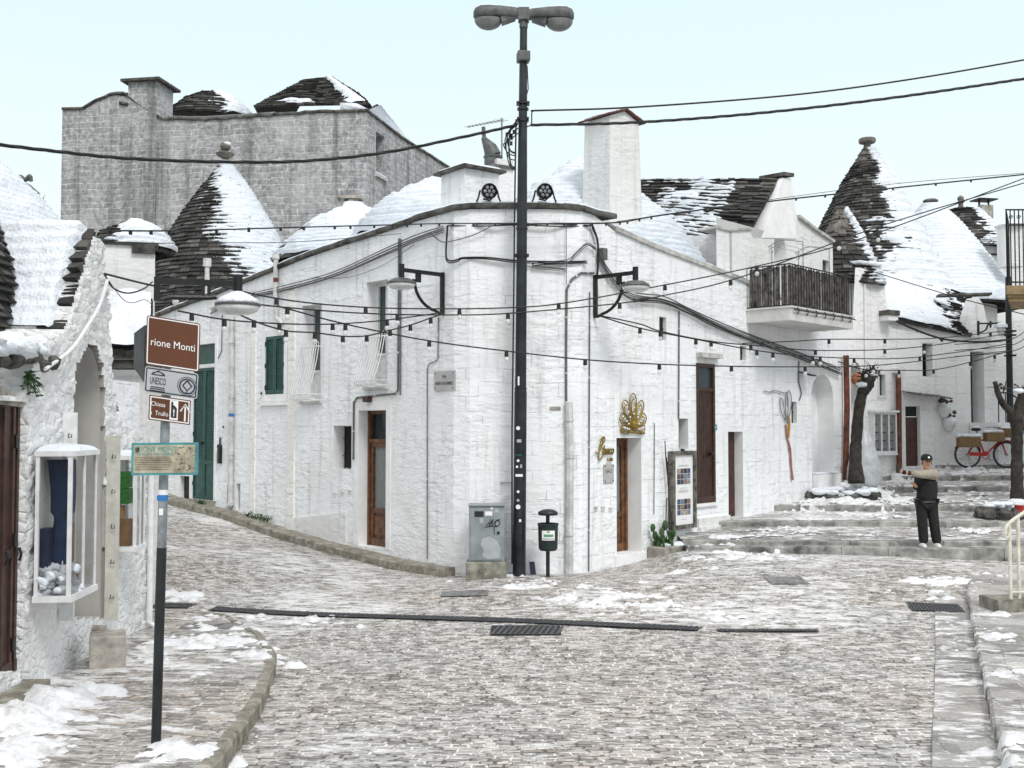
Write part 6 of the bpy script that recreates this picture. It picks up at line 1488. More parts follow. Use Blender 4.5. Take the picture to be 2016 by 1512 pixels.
# ------------------------------------------------------------------ things standing at the corner
cb = thing('utility_cabinet', 'grey steel utility cabinet with graffiti and stickers on a concrete base', 'cabinet', at(957, 1130, 19.2))
x0, x1 = at(923, 1100, 19.0)[0], at(993, 1100, 19.0)[0]; zc0, zc1 = at(957, 1106, 19.0)[2], at(957, 997, 19.0)[2]; o = MB()
o.obox((x0, 19.0, zc0), (x1 - x0, 0, 0), (0, .36, 0), (0, 0, zc1 - zc0)); o.build('body', CABIN, cb, bevel=.012)
o = MB(); o.obox((x0 - .015, 18.97, zc1 + .001), (x1 - x0 + .03, 0, 0), (0, .4, 0), (0, 0, .035)); o.build('lid', CABIN, cb, bevel=.01)
o = MB(); o.obox((x0 + .03, 18.988, zc0 + .03), (x1 - x0 - .06, 0, 0), (0, .012, 0), (0, 0, zc1 - zc0 - .06)); dr = o.build('door', CABIN, cb, bevel=.006)
o = MB(); o.lathe([(.026, 0), (.026, .015), (.0, .018)], at(981, 1049, 18.985), 12, (0, -1, 0)); o.build('lock', IRON, dr)
o = MB(); pp_ = [(950, 1060), (965, 1056), (980, 1066), (986, 1080), (984, 1099), (960, 1101), (950, 1094), (952, 1082), (946, 1072)]; o.prism([at(u, v, 18.9855) for u, v in pp_], (0, .002, 0)); o.build('paint_patch', CABIN2, dr)
for u, v, w, h, k in ((943, 1012, .16, .10, 0), (962, 1011, .13, .075, 1), (968, 1001, .035, .035, 1), (978, 1006, .06, .05, 2), (948, 1025, .07, .09, 2)): o = MB(); o.box(at(u, v, 18.984), (w, .004, h), 0); o.build('sticker', [INK, SIGNW, CABIN2][k], dr)
o = MB(); sc_ = [[(957, 1035), (964, 1028), (963, 1036), (970, 1024), (968, 1036), (975, 1026), (974, 1035)], [(976, 1024), (982, 1026), (984, 1032), (978, 1036), (975, 1030), (979, 1024), (985, 1023)], [(955, 1038), (970, 1036), (980, 1037)], [(973, 1037), (973, 1052)], [(966, 1021), (967, 1030), (972, 1022)]]
for s_ in sc_: o.tube(catmull([at(u, v, 18.983) for u, v in s_], 4), .007, 5)
o.build('graffiti', INK, dr)
o = MB(); o.obox((x0 - .05, 18.93, zc0 - .32), (x1 - x0 + .09, 0, 0), (0, .46, 0), (0, 0, .318)); o.build('base', CONC, cb, bevel=.015)
bn = thing('litter_bin', 'dark green litter bin with domed hood and notice on a single post', 'bin', at(1079, 1131, 18.95)); YB = 18.95
o = MB(); zp0, zp1 = at(1079, 1140, YB)[2], at(1079, 1010, YB)[2]; bx = at(1079, 1060, YB)[0]; o.tube([(bx, YB + .12, zp0), (bx, YB + .12, zp1)], .036, 10); o.build('post', DKGREEN, bn)
o = MB(); o.lathe([(.17, -.03), (.18, .0), (.17, .03), (.10, .065), (.0, .08)], (bx, YB + .05, at(1079, 1011, YB)[2]), 22); o.build('hood', DKGREEN, bn, smooth=True)
zb0, zb1 = at(1079, 1085, YB)[2], at(1079, 1030, YB)[2]; o = MB(); o.lathe([(.05, .0), (.14, .012), (.168, .05), (.18, zb1 - zb0 - .03), (.19, zb1 - zb0 - .03), (.19, zb1 - zb0), (.165, zb1 - zb0), (.15, zb1 - zb0 - .08)], (bx, YB, zb0), 26); bb = o.build('bucket', DKGREEN, bn, smooth=False)
o = MB(); rr_ = .186; zs_ = (at(1079, 1062, YB)[2], at(1079, 1043, YB)[2])
def arc(z0, z1, a0, a1, rad, mi): 
    P = [(bx + rad * math.sin(a), YB - rad * math.cos(a)) for a in np.linspace(a0, a1, 7)]
    for (xa, ya), (xb, yb) in zip(P, P[1:]): o.quad((xa, ya, z0), (xb, yb, z0), (xb, yb, z1), (xa, ya, z1), mi=mi)
arc(zs_[0], zs_[1], -.65, .65, rr_, 0); zt1 = zs_[1] - zs_[0]; arc(zs_[0] + zt1 * .36, zs_[0] + zt1 * .62, -.45, .5, rr_ + .002, 1); arc(zs_[0] + zt1 * .08, zs_[0] + zt1 * .22, -.6, .6, rr_ + .002, 2); arc(zs_[0] + zt1 * .78, zs_[0] + zt1 * .95, -.12, .12, rr_ + .002, 1); o.build('notice', [SIGNW, flat('notice_green', (.10, .30, .16), .5), SIGNGR], bb)
pl_ = thing('plank', 'short dark plank leaning on the wall between lamp post and bin', 'plank', at(1049, 1130, 19.35)); o = MB(); p0, p1 = at(1050, 1131, 19.3), at(1047, 1106, 19.5); o.obox(p0 + [-.05, 0, 0], (.10, 0, 0), (0, .03, 0), p1 - p0); o.build('board', NAVY, pl_)

# street-name plaque
pq = thing('street_plaque', 'grey marble street name plaque on the left facade', 'street sign', LWALL.P(*LWALL.hit(877, 772), 0)); s0, s1, z0, z1 = LWALL.rect(857, 898, 730, 769); o = MB(); wbox(o, LWALL, s0, s1, z0, z1, .005, .035); o.build('slab', MARBLE, pq)
n_, t_ = LWALL.nrm(1); m_ = (s0 + s1) / 2; text('VIA', .085, LWALL.P(m_, z0 + (z1 - z0) * .70, .036), t_, (0, 0, 1), INK, pq); text('MONTE SAN GABRIELE', .085, LWALL.P(m_, z0 + (z1 - z0) * .36, .036), t_, (0, 0, 1), INK, pq, xs=.60)
o = MB()
for a in (s0 + .05, s1 - .05):
    for b in (z0 + .05, z1 - .05): o.lathe([(.012, 0), (.01, .006), (0, .008)], LWALL.P(a, b, .035), 8, n_)
o.build('screw', IRON, pq)
# shop signs on the right facade
n_, t_ = RWALL.nrm(1); bl = thing('shop_lettering', 'gold handwritten shop name lettering left of the narrow glazed door', 'shop sign', RWALL.P(*RWALL.hit(1190, 905), 0))
def rw(u, v, d=.04): return RWALL.P(*RWALL.hit(u, v, d), d)
o = MB(); Bp = [(1172, 890), (1178, 893), (1184, 880), (1188, 864), (1186, 861), (1182, 874), (1179, 898), (1180, 906), (1184, 902), (1189, 890), (1186, 882), (1181, 882), (1186, 876), (1191, 866), (1188, 860), (1183, 866)]; o.tube(catmull([rw(u, v) for u, v in Bp], 4), .013, 6); o.build('letter', GOLD, bl)
text('lanco', .26, rw(1197, 887), t_, (0, 0, 1), GOLD, bl, shear=.4, ext=.012, xs=.62); text('LAB', .10, rw(1201, 905), t_, (0, 0, 1), GOLD, bl, ext=.01)
sp = thing('sale_plaque', 'pale grey plaque reading sale beside the narrow glazed door', 'plaque', RWALL.P(*RWALL.hit(1196, 950), 0)); s0, s1, z0, z1 = RWALL.rect(1187, 1206, 914, 950); o = MB(); wbox(o, RWALL, s0, s1, z0, z1, .01, .03); o.build('panel', MARBLE, sp); text('SALE', .095, RWALL.P((s0 + s1) / 2, z0 + (z1 - z0) * .62, .031), t_, (0, 0, 1), BROWNINK, sp)
o = MB()
for a in (s0 + .03, s1 - .03):
    for b in (z0 + .03, z1 - .03): o.lathe([(.012, 0), (.012, .02), (0, .02)], RWALL.P(a, b, .03), 8, n_)
o.build('stud', GOLD, sp)
fan = thing('peacock_emblem', 'gold fan shaped peacock emblem with pearls over the shop door', 'ornament', RWALL.P(*RWALL.hit(1240, 856), 0)); cs, cz = RWALL.hit(1243, 853); ww, hh2 = .36, .76; o = MB(); pe = MB()
def fp_(x, y, d=.05): return RWALL.P(cs + x, cz + y, d)
o.tube([fp_(-ww * 1.02, .04), fp_(ww * 1.02, 0)], .022, 6); o.tube([fp_(-ww, .0, .03), fp_(-ww, .10, .03)], .018, 6)
for k in range(7):
    a = math.pi * (.06 + .88 * k / 6); L_ = .36 + .38 * math.sin(a) ** 2; dx, dy = math.cos(a) * 1.05, math.sin(a); px, py = -dy, dx
    for f0, f1, w_ in ((.15, 1.0, .12), (.35, .84, .07)):
        pts = []
        for q in np.linspace(0, 2 * math.pi, 15): m = (f0 + f1) / 2 + (f1 - f0) / 2 * math.cos(q); w2 = w_ * math.sin(q) * (.45 + .8 * (m - f0) / (f1 - f0)); pts.append(fp_((dx * m * L_ + px * w2) * 1.0, .05 + dy * m * L_ + py * w2))
        o.tube(pts, .013, 5, cap=False)
    o.tube([fp_(0, .06), fp_(dx * .5 * L_, .06 + dy * .5 * L_)], .010, 5)
    for f in (.45, .62, .78, .92): pe.blob(fp_(dx * f * L_ * .92, .05 + dy * f * L_, .065), .021, n=8)
o.blob(fp_(0, .16), .07, (1, 1, 1.6), 8); o.build('feather_frame', GOLD, fan); pe.build('pearl', SIGNW, fan)
o = MB(); r = random.Random(77)
for k in range(26): a = r.uniform(.2, 2.9); m = r.uniform(.15, .68) * (.4 + .34 * math.sin(a) ** 2) / .6; o.box(fp_(math.cos(a) * m * .62, .05 + math.sin(a) * m, .045), (.03, .03, .008), r.uniform(0, 3))
o.build('sequin', GALV, fan)
# framed poster board
pb = thing('poster_board', 'tall dark framed poster with rows of small photographs on right facade', 'poster board', RWALL.P(*RWALL.hit(1347, 1045), 0)); s0, s1, z0, z1 = RWALL.rect(1324, 1370, 888, 1041, .12); o = MB(); f = .085
wbox(o, RWALL, s0, s0 + f, z0, z1, .02, .14); wbox(o, RWALL, s1 - f, s1, z0, z1, .02, .14); wbox(o, RWALL, s0 + f, s1 - f, z0, z0 + f, .02, .14); wbox(o, RWALL, s0 + f, s1 - f, z1 - f, z1, .02, .14); o.box(RWALL.P((s0 + s1) / 2, z1 + .02, .08), (.06, .06, .05), .7); o.build('frame', BAMBOO, pb)
o = MB(); wbox(o, RWALL, s0 + f, s1 - f, z0 + f, z1 - f, .06, .10); ps = o.build('poster', SIGNW, pb)
PH = [flat('photo_print', c, .4, 0, .9, 22) for c in ((.10, .07, .07), (.22, .14, .11), (.05, .08, .16), (.30, .25, .22), (.03, .03, .035), (.16, .20, .26))]
r = random.Random(6); w = s1 - s0 - 2 * f; hgt = z1 - z0 - 2 * f
for zc_, rows in ((.58, 3), (.14, 3)):
    for i in range(4):
        for j in range(rows): a = s0 + f + w * (.16 + .18 * i); b = z0 + f + hgt * (zc_ + .078 * j); o = MB(); wbox(o, RWALL, a, a + w * .165, b, b + hgt * .072, .10, .103); o.build('photo', PH[r.randrange(6)], ps)
o = MB()
for z, k in ((.93, .1), (.90, .08), (.85, .5), (.835, .56), (.52, .4), (.49, .5), (.475, .55), (.46, .5), (.07, .3)): wbox(o, RWALL, s0 + f + w * (.5 - k / 2), s0 + f + w * (.5 + k / 2), z0 + f + hgt * z, z0 + f + hgt * z + .012, .10, .102)
o.build('caption_line', MARBLE, ps)
o = MB(); s_, z_ = RWALL.hit(1408, 841); wbox(o, RWALL, s_ - .05, s_ + .05, z_ - .06, z_ + .06, 0, .02); hn = thing('house_number', 'tiny dark house number tile right of the tall plank door', 'house number', RWALL.P(s_, z_ - .06)); o.build('tile', TEAL, hn); text('6', .09, RWALL.P(s_, z_, .021), t_, (0, 0, 1), SIGNW, hn)
# planter with prickly pear and a bare climber
pn = thing('planter', 'low stone planter with snow, prickly pear and bare climber beneath poster', 'planter', RWALL.P(*RWALL.hit(1320, 1090), .25)); s0, z0 = RWALL.hit(1297, 1092, .3); s1 = RWALL.hit(1350, 1085, .45)[0]; zt_ = RWALL.hit(1320, 1076, .4)[1]
o = MB(); wbox(o, RWALL, s0, s1, z0 - .3, zt_, .02, .46); o.build('trough', STONEB, pn, bevel=.03)
o = MB(); r = random.Random(4)
for i in range(8): o.blob(RWALL.P(s0 + (s1 - s0) * r.uniform(.3, .98), zt_ + .01, r.uniform(.08, .4)), r.uniform(.07, .13), (1.2, 1.2, .5), 10, .3, seed=i)
o.build('snow_cap', SNOW, pn, smooth=True); o = MB()
for i in range(34):
    p = RWALL.P(s0 + r.uniform(.05, .75) * (s1 - s0), zt_ + r.uniform(.02, .42), r.uniform(.1, .36)); d = r.uniform(0, 3.14); o.blob(p, r.uniform(.035, .065), (.8 * abs(math.cos(d)) + .2, .8 * abs(math.sin(d)) + .2, 1.5), 8, .15, seed=i)
o.build('cactus_pad', LEAF, pn); o = MB(); base = RWALL.P(s0 + .55 * (s1 - s0), zt_, .15)
for P in ([(1319, 1070), (1318, 1010), (1316, 960), (1311, 905), (1309, 868)], [(1321, 1070), (1322, 1020), (1318, 990), (1315, 930), (1312, 900)], [(1317, 1060), (1311, 1030), (1313, 980)], [(1311, 905), (1318, 915), (1323, 910)], [(1316, 950), (1322, 930), (1324, 922)]): o.tube(catmull([RWALL.P(*RWALL.hit(u, v, .1), .1) for u, v in P], 4), [.016] * 0 or .011, 5)
o.build('climber_stem', BARK, pn)
# wire and ribbon wall ornament
wa = thing('wall_ornament', 'wire loops with yellow and red trailing ribbons hung on right facade', 'wall art', RWALL.P(*RWALL.hit(1550, 945), 0)); o = MB()
for P in ([(1546, 828), (1538, 810), (1536, 785), (1541, 788), (1545, 815), (1547, 828)], [(1548, 835), (1546, 790), (1548, 772), (1552, 790), (1550, 830)], [(1551, 830), (1556, 810), (1558, 785), (1554, 770), (1550, 775), (1550, 800)], [(1504, 769), (1515, 772), (1526, 769), (1545, 774)]): o.tube(catmull([rw(u, v) for u, v in P], 4), .013, 5)
o.build('wire_loop', GALV, wa); o = MB(); o.tube(catmull([rw(u, v) for u, v in ((1552, 818), (1554, 835), (1552, 862))], 4), [.03] * 9, 6); o.build('yellow_ribbon', flat('ochre_ribbon', (.42, .26, .04), .7), wa)
o = MB(); o.tube(catmull([rw(u, v) for u, v in ((1547, 836), (1550, 862), (1556, 885), (1557, 910), (1561, 945))], 4), .024, 6); o.tube(catmull([rw(u, v) for u, v in ((1553, 880), (1558, 905), (1559, 944))], 4), .018, 6); o.build('red_ribbon', flat('faded_red_ribbon', (.36, .15, .13), .7), wa)
o = MB(); s_, z_ = RWALL.hit(1590, 737, .2); o.prism([RWALL.P(s_ - .13, z_ + .06, .02), RWALL.P(s_ + .15, z_ + .02, .02), RWALL.P(s_ + .18, z_ - .05, .35), RWALL.P(s_ - .16, z_ - .05, .35)], (0, 0, .03)); o.build('wall_light_hood', IRON, thing('wall_light', 'small black hooded wall light beside the arched niche on the facade', 'wall lamp', RWALL.P(s_, z_)))
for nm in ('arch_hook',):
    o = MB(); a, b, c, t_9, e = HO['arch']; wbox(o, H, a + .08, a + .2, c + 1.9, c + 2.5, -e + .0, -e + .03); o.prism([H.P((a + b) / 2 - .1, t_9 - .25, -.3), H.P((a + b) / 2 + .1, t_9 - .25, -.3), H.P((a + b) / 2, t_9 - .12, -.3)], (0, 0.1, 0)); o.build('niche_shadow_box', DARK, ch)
# ------------------------------------------------------------------ direction signs at the left
g0 = ghit(307, 1466, .135); YS = float(g0[1])
sg_ = thing('sign_post', 'leaning pole carrying brown and white direction signs on the left sidewalk', 'direction sign', g0)
def pp(v): return at(307 + (1466 - v) * 24.0 / 826, v, YS)
o = MB(); o.tube([pp(1475), pp(1078)], .036, 14); o.build('lower_pole', POLEM, sg_); o = MB(); o.tube([pp(1078), pp(640)], .034, 14); o.build('pole', GALV, sg_)
def plate(corners, rad, th, name, mat, parent, back=None, border=None):
    BLc, BR, TR, TL = [np.array(c) for c in corners]; X = BR - BLc; Y = TL - BLc; w, h = np.linalg.norm(X), np.linalg.norm(Y); x, y = X / w, Y / h; n = np.cross(x, y); n /= np.linalg.norm(n)
    def rr(inset, rd, d):
        P = []
        for cx, cy, a0 in ((w - inset - rd, h - inset - rd, 0), (inset + rd, h - inset - rd, 90), (inset + rd, inset + rd, 180), (w - inset - rd, inset + rd, 270)):
            for k in range(5): a = R(a0 + 22.5 * k); P.append(BLc + x * (cx + rd * math.cos(a)) + y * (cy + rd * math.sin(a)) + n * d)
        return P
    o = MB(); o.prism(rr(0, rad, 0), -n * th); s = o.build(name, mat, parent)
    if border:
        o = MB(); A_, B_ = rr(.008, max(rad - .008, .004), .002), rr(.016, max(rad - .014, .003), .002); m = len(A_)
        o.add(A_ + B_, [(i, (i + 1) % m, m + (i + 1) % m, m + i) for i in range(m)]); o.build('border', border, s)
    return s, BLc, x, y, n, w, h
Yf = YS - .11
def Q(u, v, k=0): return at(u, v, Yf + k)
s1_, B1, x1_, y1_, n1_, w1_, h1_ = plate([Q(286, 717), Q(392, 733, .10), Q(396, 639, .10), Q(289, 620)], .02, .012, 'brown_sign', SIGNBR, sg_, border=SIGNW)
text('rione Monti', .078, B1 + x1_ * w1_ * .50 + y1_ * h1_ * .47 + n1_ * .003, x1_, y1_, SIGNW, s1_, xs=.86, ext=.0008)
s2_, B2, x2_, y2_, n2_, w2_, h2_ = plate([Q(283, 771), Q(388, 786, .10), Q(392, 736, .10), Q(286, 720)], .02, .012, 'white_sign', SIGNGR, sg_, border=INK)
o = MB()
def L2(x, y, d=.0025): return B2 + x2_ * x * w2_ + y2_ * y * h2_ + n2_ * d
o.tube([L2(.13, .74), L2(.25, .88), L2(.37, .74)], .0035, 4); o.tube([L2(.12, .72), L2(.38, .72)], .0035, 4); o.tube([L2(.15, .80), L2(.25, .84), L2(.35, .80)], .002, 4)
for yy in (.24, .17, .10): o.tube([L2(.12 - .1 * (.24 - yy), yy), L2(.38 + .1 * (.24 - yy), yy)], .003, 4)
th = np.linspace(0, 2 * math.pi, 22); rr2 = .34; o.build('temple_symbol', NAVY, s2_); o = MB()
for rd in (.36, .28): o.tube([L2(.80 + rd * h2_ / w2_ * math.cos(a), .44 + rd * math.sin(a)) for a in th], .002 if rd > .3 else .005, 4, cap=False)
dd = [(.80, .66), (.80 + .17 * h2_ / w2_, .46), (.80, .28), (.80 - .17 * h2_ / w2_, .46), (.80, .66)]; o.tube([L2(*q) for q in dd], .005, 4); o.tube([L2(.80, .29), L2(.80, .16)], .004, 4); o.build('emblem', NAVY, s2_)
text('UNESCO', .072, L2(.25, .47, .003), x2_, y2_, NAVY, s2_, xs=.40, ext=.0006)
s3_, B3, x3_, y3_, n3_, w3_, h3_ = plate([Q(292, 826), Q(374, 837, .08), Q(377, 787, .08), Q(294, 777)], .006, .012, 'small_brown_sign', SIGNBR, sg_, border=SIGNW)
def L3(x, y, d=.003): return B3 + x3_ * x * w3_ + y3_ * y * h3_ + n3_ * d
text('Chiesa', .046, L3(.22, .66), x3_, y3_, SIGNW, s3_, ext=.0006, xs=.82); text('a  Trullo', .046, L3(.25, .30), x3_, y3_, SIGNW, s3_, ext=.0006, xs=.82)
o = MB(); o.prism([L3(.50, .12, .002), L3(.70, .12, .002), L3(.70, .90, .002), L3(.50, .90, .002)], n3_ * .001); o.build('church_panel', SIGNW, s3_)
o = MB(); o.prism([L3(.53, .2), L3(.67, .2), L3(.67, .6), L3(.60, .72), L3(.58, .70), L3(.58, .82), L3(.555, .86), L3(.53, .82)], n3_ * .001); o.build('church_symbol', INK, s3_)
o = MB(); o.tube([L3(.60, .26, .005), L3(.60, .56, .005)], .0035, 4); o.tube([L3(.575, .46, .005), L3(.625, .46, .005)], .0035, 4); o.prism([L3(.85, .12), L3(.89, .12), L3(.89, .72), L3(.85, .72)], n3_ * .001); o.tube([L3(.76, .5), L3(.87, .82), L3(.98, .5)], .006, 4); o.build('arrow', SIGNW, s3_)
o = MB(); o.prism([at(285, 640, YS), at(264, 656, YS + .25), at(263, 724, YS + .25), at(283, 752, YS)], (.01, .014, 0)); o.prism([at(289, 640, YS + .02), at(270, 655, YS + .3), at(300, 640, YS + .04)], (0, .01, 0)); o.build('side_sign', SIGNBK, sg_)
o = MB()
for v in (650, 705, 745, 800, 818): p = pp(v); o.box(p + [0, -.01, 0], (.10, .085, .02), 0)
o.build('clamp', GALV, sg_)
s4_, B4, x4_, y4_, n4_, w4_, h4_ = plate([at(258, 936, Yf), at(388, 935, Yf), at(388, 872, Yf), at(259, 872, Yf)], .010, .03, 'notice_board', TEAL, sg_)
def L4(x, y, d=.003): return B4 + x4_ * x * w4_ + y4_ * y * h4_ + n4_ * d
o = MB(); o.prism([L4(.035, .07, .0), L4(.965, .07, .0), L4(.965, .93, .0), L4(.035, .93, .0)], n4_ * .002); nb = o.build('sheet', TAN, s4_)
text('RIONE MONTI', .055, L4(.40, .79), x4_, y4_, TEAL, nb, ext=.0006, xs=.85); text('VIA MONTE SAN GABRIELE', .028, L4(.36, .645), x4_, y4_, TEAL, nb, ext=.0006, xs=.82); o = MB(); r = random.Random(5)
o.prism([L4(.06, .70), L4(.12, .70), L4(.12, .86), L4(.06, .86)], n4_ * .0006)
for i in range(8): y = .55 - .055 * i; o.prism([L4(.06, y), L4(r.uniform(.5, .62), y), L4(.6, y + .018), L4(.06, y + .018)], n4_ * .0006)
for i in range(44): a, b = .66 + .29 * r.random(), .12 + .72 * r.random(); k = r.uniform(.008, .03); o.prism([L4(a, b), L4(a + k, b + .01), L4(a + k, b + k * 1.6), L4(a, b + k)], n4_ * .0006)
o.build('print', BROWNINK, nb)
o = MB(); o.prism([at(297, 966, YS - .038), at(334, 966, YS - .038)][0:0] + [pp(985) + [-.034, -.0365, 0], pp(985) + [.034, -.0365, 0], pp(975) + [.034, -.0365, 0], pp(975) + [-.034, -.0365, 0]], (0, .001, 0)); o.tube([pp(985), pp(974)], .0372, 12); o.build('blue_sticker', BLUE, sg_); o = MB(); o.tube([pp(974), pp(964)], .0372, 12); o.box(pp(1007) + [0, -.037, 0], (.03, .004, .05), 0); o.build('white_sticker', SIGNW, sg_)

# ------------------------------------------------------------------ showcases on the rubble wall
def showcase(lab, un, uo, uf, vt, vb, d):
    s0 = L.hit(un, (vt + vb) / 2, .06)[0]; s1 = L.hit(uf, (vt + vb) / 2, d)[0]; Yn = L.P(s0, 0, d)[1]; z0, z1 = at(uo, vb, Yn)[2], at(uo, vt, Yn)[2]
    t = thing('showcase', lab, 'showcase', L.P(s0, z0, .06), 'glass showcases on the rubble wall'); w = .035; o = MB()
    for a, b in ((s0, .07), (s0, d - w), (s1 - w, d - w), (s1 - w, .07)): wbox(o, L, a, a + w, z0 + .06, z1 - .05, b, b + w)
    wbox(o, L, s0 - .01, s1 + .01, z0, z0 + .06, .06, d + .02); wbox(o, L, s0 - .01, s1 + .01, z1 - .05, z1, .06, d + .02); wbox(o, L, s0 + w, s1 - w, z0 + .06, z1 - .05, .06, .075); wbox(o, L, (s0 + s1) / 2 - .012, (s0 + s1) / 2 + .012, z0 + .06, z1 - .05, d - .02, d + .005); o.build('frame', WHITEP, t)
    o = MB(); wbox(o, L, s0 + .01, s0 + .016, z0 + .06, z1 - .05, .07 + w, d - w); o.build('pane', GLASS, t); o = MB(); wbox(o, L, s0 + w, s1 - w, z0 + .06, z1 - .05, d - .016, d - .010); o.build('pane', GLASS, t)
    G = np.stack(np.meshgrid(np.linspace(0, 1, 16), np.linspace(0, 1, 14)), -1); o = MB(); e = 1 - np.maximum(abs(G[..., 0] * 2 - 1), abs(G[..., 1] * 2 - 1)) ** 6
    Pn = np.array([[L.P(s0 + (s1 - s0) * a, 0, .06 + (d - .05) * b) for a, b in row] for row in G]); Pn[..., 2] = z1 - .002 + .06 * e * (1.2 - .4 * G[..., 1]); o.grid(Pn); o.build('snow_cap', SNOW, t, smooth=True); return s0, s1, z0 + .06, z1 - .05, d
S1 = showcase('larger glass showcase nearest the brown door with blue cloth and snow inside', 66, 143, 190, 888, 1186, .40)
S2 = showcase('smaller glass showcase behind the sign post holding green boxes and crate', 227, 262, 286, 897, 1086, .30)
def lump(s_, z_, d, r_, sq, seed, o, jit=.35): o.blob(L.P(s_, z_, d), r_, sq, 12, jit, seed=seed)
s0, s1, z0, z1, d = S1; fx = lambda f: s0 + (s1 - s0) * f; r = random.Random(21)
o = MB(); G = []
for i in range(24):
    f = i / 23; wd = .10 - .02 * abs(math.sin(3 * f)) + (.03 if f < .45 else -.01); G.append((f, wd))
ring = []; n = 14
for f, wd in G:
    z = z1 - .04 - (z1 - z0 - .16) * f; ring.append([L.P(fx(.38) + .13 * math.sin(2 * math.pi * k / n) * (1 - .3 * f), z, .21 + wd * math.cos(2 * math.pi * k / n) + .02 * math.sin(5 * f)) for k in range(n)])
P = np.array([q + [q[0]] for q in ring]); o.grid(P); tag(o.build('hanging_cloth', DENIM, origin=L.P(fx(.38), z0, .2)), 'dark blue trousers hanging inside the larger glass showcase', 'cloth')
o = MB(); wbox(o, L, fx(.1), fx(.3), z0 + .25, z0 + .62, .09, .17); tag(o.build('dark_bag', NAVY, origin=L.P(fx(.2), z0 + .2, .1)), 'dark navy bag standing beside the hanging blue trousers', 'bag')
for a, b, c, t, d0, d1, lab in ((.62, .96, .0, .22, .09, .24, 'small cardboard box at the bottom right of the larger showcase'), (.66, .95, .24, .62, .085, .2, 'tall brown cardboard box in the larger showcase above a smaller one')):
    o = MB(); wbox(o, L, fx(a), fx(b), z0 + c + .002, z0 + t, d0, d1); tag(o.build('cardboard_box', CARD, origin=L.P(fx(a), z0 + c, d0)), lab, 'box')
o = MB(); wbox(o, L, fx(.72), fx(.92), z1 - .52, z1 - .28, .09, .10, mi=1); wbox(o, L, fx(.77), fx(.86), z1 - .44, z1 - .37, .10, .103); tag(o.build('red_leaflet', [SIGNW, RED], origin=L.P(fx(.7), z1 - .5, .09)), 'red leaflet with white label pinned high in the larger showcase', 'leaflet')
o = MB()
for i in range(46):
    a, b = r.uniform(.04, .62), r.uniform(.12, .36); h_ = .26 * max(0, 1 - abs(a - .22) / .42) ** 1.3 * (1.3 - 2 * abs(b - .24)); lump(fx(a), z0 + h_ * r.uniform(.1, 1), b, r.uniform(.045, .075), (1, 1, .8), i, o, .5)
for i in range(4): o.tube([L.P(fx(.3 + .05 * i), z0 + .1, .25), L.P(fx(.3 + .05 * i), z0 + .30 + .02 * (i % 2), .25)], [.016, .006], 6)
tag(o.build('snow_heap', SNOW, smooth=True, origin=L.P(fx(.3), z0, .2)), 'lump of snow lying on the floor of the larger showcase', 'snow')
s0, s1, z0, z1, d = S2; fx = lambda f: s0 + (s1 - s0) * f
for a, b, c, t, lab, nm in ((.12, .55, z1 - .52, z1 - .34, 'lower bright green box inside the smaller showcase', 'green_box'), (.1, .5, z1 - .33, z1 - .14, 'upper bright green box inside the smaller showcase', 'green_box')):
    o = MB(); wbox(o, L, fx(a), fx(b), c, t, .10, .2); tag(o.build(nm, GREENL, origin=L.P(fx(a), c, .1)), lab, 'box')
o = MB()
for k in range(4): wbox(o, L, fx(.1 + .12 * k), fx(.17 + .12 * k), z0 + .32, z1 - .55, .10, .12)
wbox(o, L, fx(.08), fx(.58), z0 + .32, z0 + .37, .085, .10); wbox(o, L, fx(.08), fx(.58), z1 - .60, z1 - .55, .085, .10); tag(o.build('slatted_crate', WOODL, origin=L.P(fx(.1), z0 + .3, .1)), 'pale slatted wooden crate inside the smaller showcase', 'crate')
o = MB(); wbox(o, L, fx(.06), fx(.6), z0 + .005, z0 + .31, .09, .22); tag(o.build('cardboard_box', CARD, origin=L.P(fx(.1), z0, .1)), 'brown cardboard box under the slatted crate in the smaller showcase', 'box')
# the open wooden side boards with hooks
for un, uf, vt, vb, lab in ((120, 140, 812, 1222, 'narrow white board rising behind the larger showcase'), (208, 227, 858, 1222, 'narrow cream board with hooks left of the smaller showcase')):
    s0 = L.hit(un, 1000, .02)[0]; b = L.P(s0, 0, .05); z0, z1 = at(un, vb, b[1])[2], at(un, vt, b[1])[2]; w = (uf - un) / 2100 * b[1]; t = thing('side_board', lab, 'board', (b[0], b[1], z0)); o = MB(); o.obox((b[0] - .03, b[1], z0), (w + .03, .02, 0), (0, .035, 0), (0, 0, z1 - z0)); o.build('board', CREAMW if un > 200 else WHITEP, t)
    o = MB()
    for k in range(5): z = z0 + (z1 - z0) * (.12 + .19 * k); o.tube([(b[0] + w * .4, b[1] - .001, z + .04), (b[0] + w * .4, b[1] - .03, z), (b[0] + w * .75, b[1] - .03, z), (b[0] + w * .75, b[1] - .03, z + .03)], .005, 5)
    o.build('hook', IRON, t)

